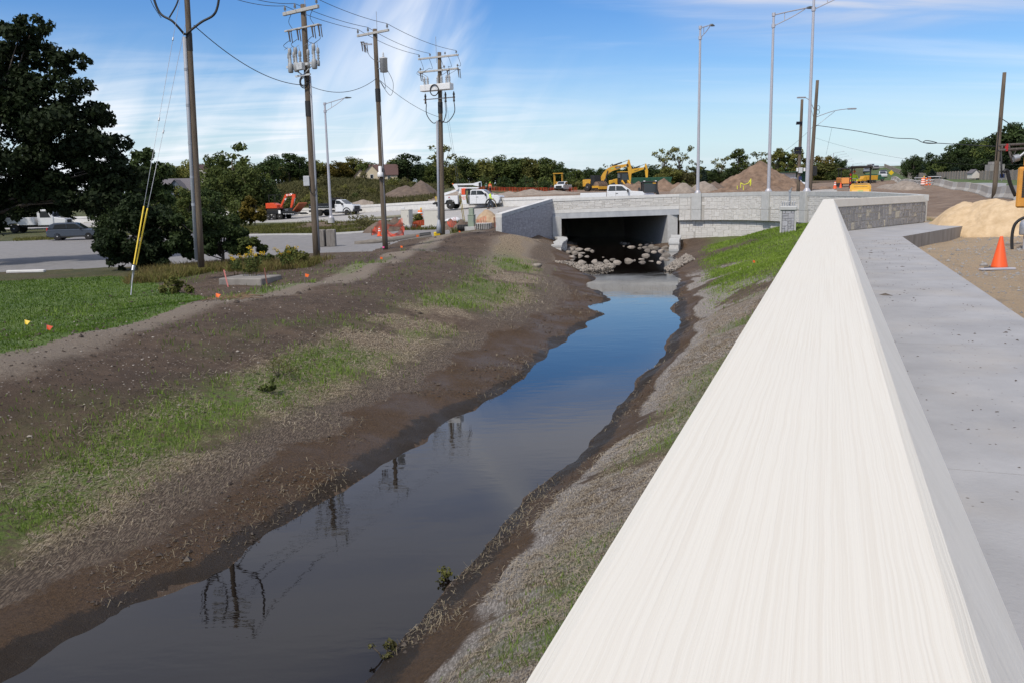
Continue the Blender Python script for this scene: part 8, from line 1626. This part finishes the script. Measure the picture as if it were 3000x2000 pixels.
beigew = mat('beige_siding', (.56, .47, .33), .8, var=.05); brownr = mat('brown_shingles', (.10, .058, .052), .95, var=.25, scale=6); greyr = mat('grey_shingles', (.13, .12, .13), .95, var=.2, scale=6); bluew = mat('slate_siding', (.09, .11, .14), .8, var=.08); creamw = mat('cream_siding', (.58, .54, .50), .8, var=.05)
b = P(1105, 545, 176); hs = thing('house', 'beige house with brown shingle roof behind the transformer pole', 'house', (b[0], b[1], b[2]+.5), .1); gable(hs, 2.5, 3, 10, 7, 0, 3.0, 3.2, beigew, brownr); gable(hs, -1.6, -1.2, 6.5, 5, 0, 3.0, 3.0, beigew, brownr, 'y'); gable(hs, -6, 2, 4, 5, 0, 2.6, 2.0, beigew, brownr, 'y'); hwin(hs, -1.6, -3.75, 2.2); hwin(hs, 4.5, -.56, 1.9)
hs.scale = (.55, .55, .6); b = P(515, 545, 145); hs = thing('house', 'grey-roofed house with dark gable behind the leftmost pole', 'house', (b[0], b[1], b[2]-2.5), .05); gable(hs, 0, 3, 9.5, 8, 0, 3.0, 2.9, creamw, greyr); gable(hs, 1.0, -1.6, 4.4, 4, 0, 3.2, 2.3, bluew, greyr, 'y'); mb = MB(); mb.box((4.0, 3, 5.4), (1.0, .9, 3.0), bev=.03); mb.build('chimney', creamw, hs); hwin(hs, 1.0, -3.66, 2.4)
hs.scale = (.62, .62, .62); b = P(597, 520, 205); hs = thing('house', 'white gable of a house right of the leftmost pole', 'house', (b[0], b[1], b[2]-3), -.1); gable(hs, 0, 0, 7, 7, 0, 3.2, 2.6, creamw, brownr, 'y'); hwin(hs, 0, -3.56, 2.2)
b = P(2308, 545, 150); sh = thing('site_shed', 'white and green site shed behind the tallest dirt pile', 'shed', (b[0], b[1], b[2]), -.1); mb = MB(); mb.box((0, 0, 1.1), (2.2, 2, 2.2), bev=.03); mb.build('shed_wall', creamw, sh); mb = MB(); mb.box((1.2, -.3, 2.3), (5.0, 2.8, .12)); mb.build('shed_roof', grnm, sh); mb = MB(); mb.box((2.2, .4, 1.1), (2.2, 1.6, 2.2)); mb.build('green_box', grnm, sh)
suv('white car parked beside the green site shed', 2325, 548, 140, math.radians(-80), wpaint, 'parked_car', 1.0, True)
b = P(2912, 522, 118); sh = thing('garden_shed', 'small stepped grey shed behind the board fence', 'shed', (b[0], b[1], b[2]), 0); mb = MB(); mb.box((0, 0, 1.5), (3.2, 2, 3.0)); mb.box((0, .2, 3.2), (2.0, 1.6, .8)); mb.build('shed_wall', mat('grey_shed', (.26, .245, .23), .9, var=.08), sh); gable(sh, -4.6, 0, 1.6, 2, 0, 1.2, .7, creamw, greyr, 'y', .15); sh.scale = (.62, .62, .6)
# ------------------------------------------------------------------ goldenrod, twigs, small plants, tape
gold = leafmat('goldenrod_flower', (.45, .28, .01), (.70, .48, .03), .1)
def goldenrod(label, px, py, Y, n, seed, h=1.1):
    q = onground(px, py, Y); t = thing('goldenrod_plant', label, 'plant', tuple(q), 0, 'goldenrod'); rg_ = np.random.default_rng(seed); st_ = MB(); C1 = []; C2 = []
    for k in range(n):
        a_ = rg_.uniform(0, 6.28); r_ = rg_.uniform(.05, .5); top = np.array([math.cos(a_)*r_*1.3, math.sin(a_)*r_, h*rg_.uniform(.7, 1.1)]); st_.tube([(math.cos(a_)*r_*.4, math.sin(a_)*r_*.3, 0), tuple(top*.6), tuple(top)], .008, 4)
        C1.append(top); C2 += [top*.45, top*.65, top*.8]
    st_.build('stem', LEAF['olive'], t); 
    for c1_ in C1: V, F = leaf_cloud(np.array([c1_]), np.array([.10]), 34, .026, rg_); fast_mesh('flower_head', V, F, gold, t)
    V, F = leaf_cloud(np.array(C2), np.full(len(C2), .14), 60*n, .05, rg_); fast_mesh('leaves', V, F, LEAF['mid'], t)
goldenrod('tall goldenrod with yellow heads above the concrete pad', 735, 806, 32, 9, 1, 1.15); goldenrod('smaller goldenrod with yellow heads left of the recloser pole', 845, 790, 36, 6, 2, .95); goldenrod('sparse goldenrod at the left end of the weeds', 690, 795, 34, 4, 3, .8)
def small_shrub(label, px, py, Y, w, h, n, leaf, seed, ls=.06):
    q = onground(px, py, Y); t = thing('weed_plant', label, 'plant', tuple(q), 0, 'weed plants'); rg_ = np.random.default_rng(seed); C_ = np.c_[rg_.normal(0, w*.3, 8), rg_.normal(0, w*.25, 8), rg_.uniform(.1, .9, 8)*h]; V, F = leaf_cloud(C_, np.full(8, w*.22), n, ls, rg_); fast_mesh('leaves', V, F, LEAF[leaf], t); mb = MB()
    for c in C_[:5]: mb.tube([(0, 0, -.03), tuple(c*.5), tuple(c)], .008, 4)
    mb.build('stem', barkm, t)
small_shrub('leafy young weed on the dark berm slope', 775, 985, 15.8, .32, .26, 160, 'mid', 1, .04); small_shrub('feathery weed beside the leafy one on the berm', 805, 955, 16.8, .6, .42, 420, 'brush', 2, .02); small_shrub('dusty weed at the left bank foot of the leftmost guy wires', 520, 835, 28.5, .7, .5, 700, 'olive', 3); small_shrub('sumac shoot right of the dark bush', 745, 770, 40, 1.3, 1.3, 1500, 'mid', 4, .09); small_shrub('scrubby weed in front of the recloser pole', 865, 772, 40, 1.3, .8, 1500, 'olive', 5, .07)
small_shrub('small grey weed standing at the right waterline', 1128, 1925, 7.3, .16, .2, 160, 'brush', 6, .018); small_shrub('drooping weed at the right waterline below the parapet', 1310, 1700, 8.95, .25, .18, 200, 'olive', 7, .02); small_shrub('bare bush on the soil heap left of the cabinets', 1095, 655, 74, 2.6, 1.6, 700, 'brush', 8, .09); small_shrub('leafy weed behind the narrow beige cabinet', 1222, 650, 76, 1.2, 1.0, 700, 'olive', 9, .09)
mb = MB(); rg_ = random.Random(3)
for k in range(46):
    q = onground(rg_.uniform(590, 720), rg_.uniform(850, 890), 24.5+rg_.uniform(-1.2, 1.2)); a_ = rg_.uniform(-.5, .5); L_ = rg_.uniform(.2, .7); mb.tube([(q[0], q[1], q[2]+.03), (q[0]+math.cos(a_)*L_*.5, q[1]+math.sin(a_)*L_*.5, q[2]+.10), (q[0]+math.cos(a_)*L_, q[1]+math.sin(a_)*L_, q[2]+rg_.uniform(.02, .12))], .009, 4)
tag(mb.build('twigs', mat('dry_twig', (.20, .13, .08), .95, var=.3)), 'loose dry twigs on the dark soil beside the lawn', 'twigs', None, 'stuff')
tape = mat('caution_tape', (.72, .75, .05), .5); tp = thing('caution_tape', 'yellow caution tape on stakes before the tallest dirt pile', 'tape', tuple(P(2160, 555, 97)), 0); o0 = P(2160, 555, 97)
for x, y0, y1 in ((2160, 545, 555), (2170, 536, 551), (2178, 546, 558), (2200, 524, 541), (2198, 530, 546)): a_ = P(x, y0, 97)-o0; c_ = P(x, y1, 97)-o0; mb = MB(); mb.cyl(tuple(c_), tuple(a_), .045, n=5); mb.build('stake', tape, tp)
mb = MB(); mb.tube([tuple(P(x, y, 97)-o0) for x, y in ((2170, 537), (2180, 542), (2192, 538), (2200, 526))], .045, 5); mb.build('tape', tape, tp)
# a few named loose stones and clods on the left slope
for k, (x, y, w, lb_) in enumerate([(223, 1120, 20, 'largest pale flat stone on the dark slope at left'), (385, 1140, 14, 'pale stone right of the largest one on the left slope'), (350, 1150, 9, 'small pale stone between the two larger ones on the slope'), (697, 1030, 13, 'pale stone in the middle of the berm slope'), (875, 862, 22, 'dark clod with a twig on the berm top'), (1575, 784, 34, 'large tan boulder where the left riprap begins'), (505, 845, 10, 'pale stone near the guy anchor'), (565, 843, 10, 'pale stone left of the concrete pad'), (992, 1230, 12, 'dark stone at the lower edge of the grass strip')]):
    z0 = 1.0; q = G(x, y, z0)
    for _ in range(8): q = G(x, y, gz(q[0], q[1]))
    s = w*q[1]/FPX; me = ROCKS[k % 7].copy(); me.materials.clear(); me.materials.append(pebm if 'dark' not in lb_.split(' ')[0] else MATS['clod']); o = bpy.data.objects.new('stone', me); COL.objects.link(o); o.location = q+np.array([0, 0, s*.12]); o.scale = (s, s*.8, s*.55); o.rotation_euler = (0, 0, k*1.3); tag(o, lb_, 'stone')
# chips of mortar and soil lying on the sidewalk
rg_ = np.random.default_rng(8); ss = rg_.uniform(1.0, 31, 600); tt = rg_.uniform(.45, 2.4, 600); keep = vnoise(ss, tt*1.0, 1.3, 5) > .42; ss, tt = ss[keep], tt[keep]; oc = np.array([(1, 0, 0), (0, 1, 0), (-1, 0, 0), (0, -1, 0), (0, 0, .6)]); V = []; F = []
for k, (a_, b_) in enumerate(zip(ss, tt)):
    q = wallpt(a_, b_); sz = rg_.lognormal(-5.3, .5)*(1+a_*.05); th = rg_.uniform(0, 6.28); R2 = np.array([[math.cos(th), -math.sin(th), 0], [math.sin(th), math.cos(th), 0], [0, 0, 1]]); V.append((oc*rg_.uniform(.5, 1.3, oc.shape)*np.array([rg_.uniform(1, 3), 1, 1])*sz)@R2.T+np.array([q[0], q[1], 2.501])); F.append(np.array([(0, 1, 4), (1, 2, 4), (2, 3, 4), (3, 0, 4)])+5*k)
o = fast_mesh('sidewalk_chips', np.concatenate(V), np.concatenate(F), mat('dark_chips', (.10, .085, .075), .95, var=.3)); tag(o, 'dark crumbs of soil and mortar scattered on the sidewalk', 'chips', None, 'stuff')
# broken concrete and gravel by the sand
for k, (x, y, w, lb_) in enumerate([(2722, 735, 20, 'grey rock lying against the slab edge'), (2880, 780, 26, 'broken concrete piece left of the orange cone'), (2905, 783, 18, 'pale concrete lump beside the cone base'), (2855, 690, 16, 'grey rock at the slab corner')]):
    q = G(x, y, 2.2); q = G(x, y, gz(q[0], q[1])); s = w*q[1]/FPX; me = ROCKS[(k+2) % 7].copy(); me.materials.clear(); me.materials.append(gravm); o = bpy.data.objects.new('rock', me); COL.objects.link(o); o.location = q+np.array([0, 0, s*.15]); o.scale = (s, s*.8, s*.6); tag(o, lb_, 'rock')
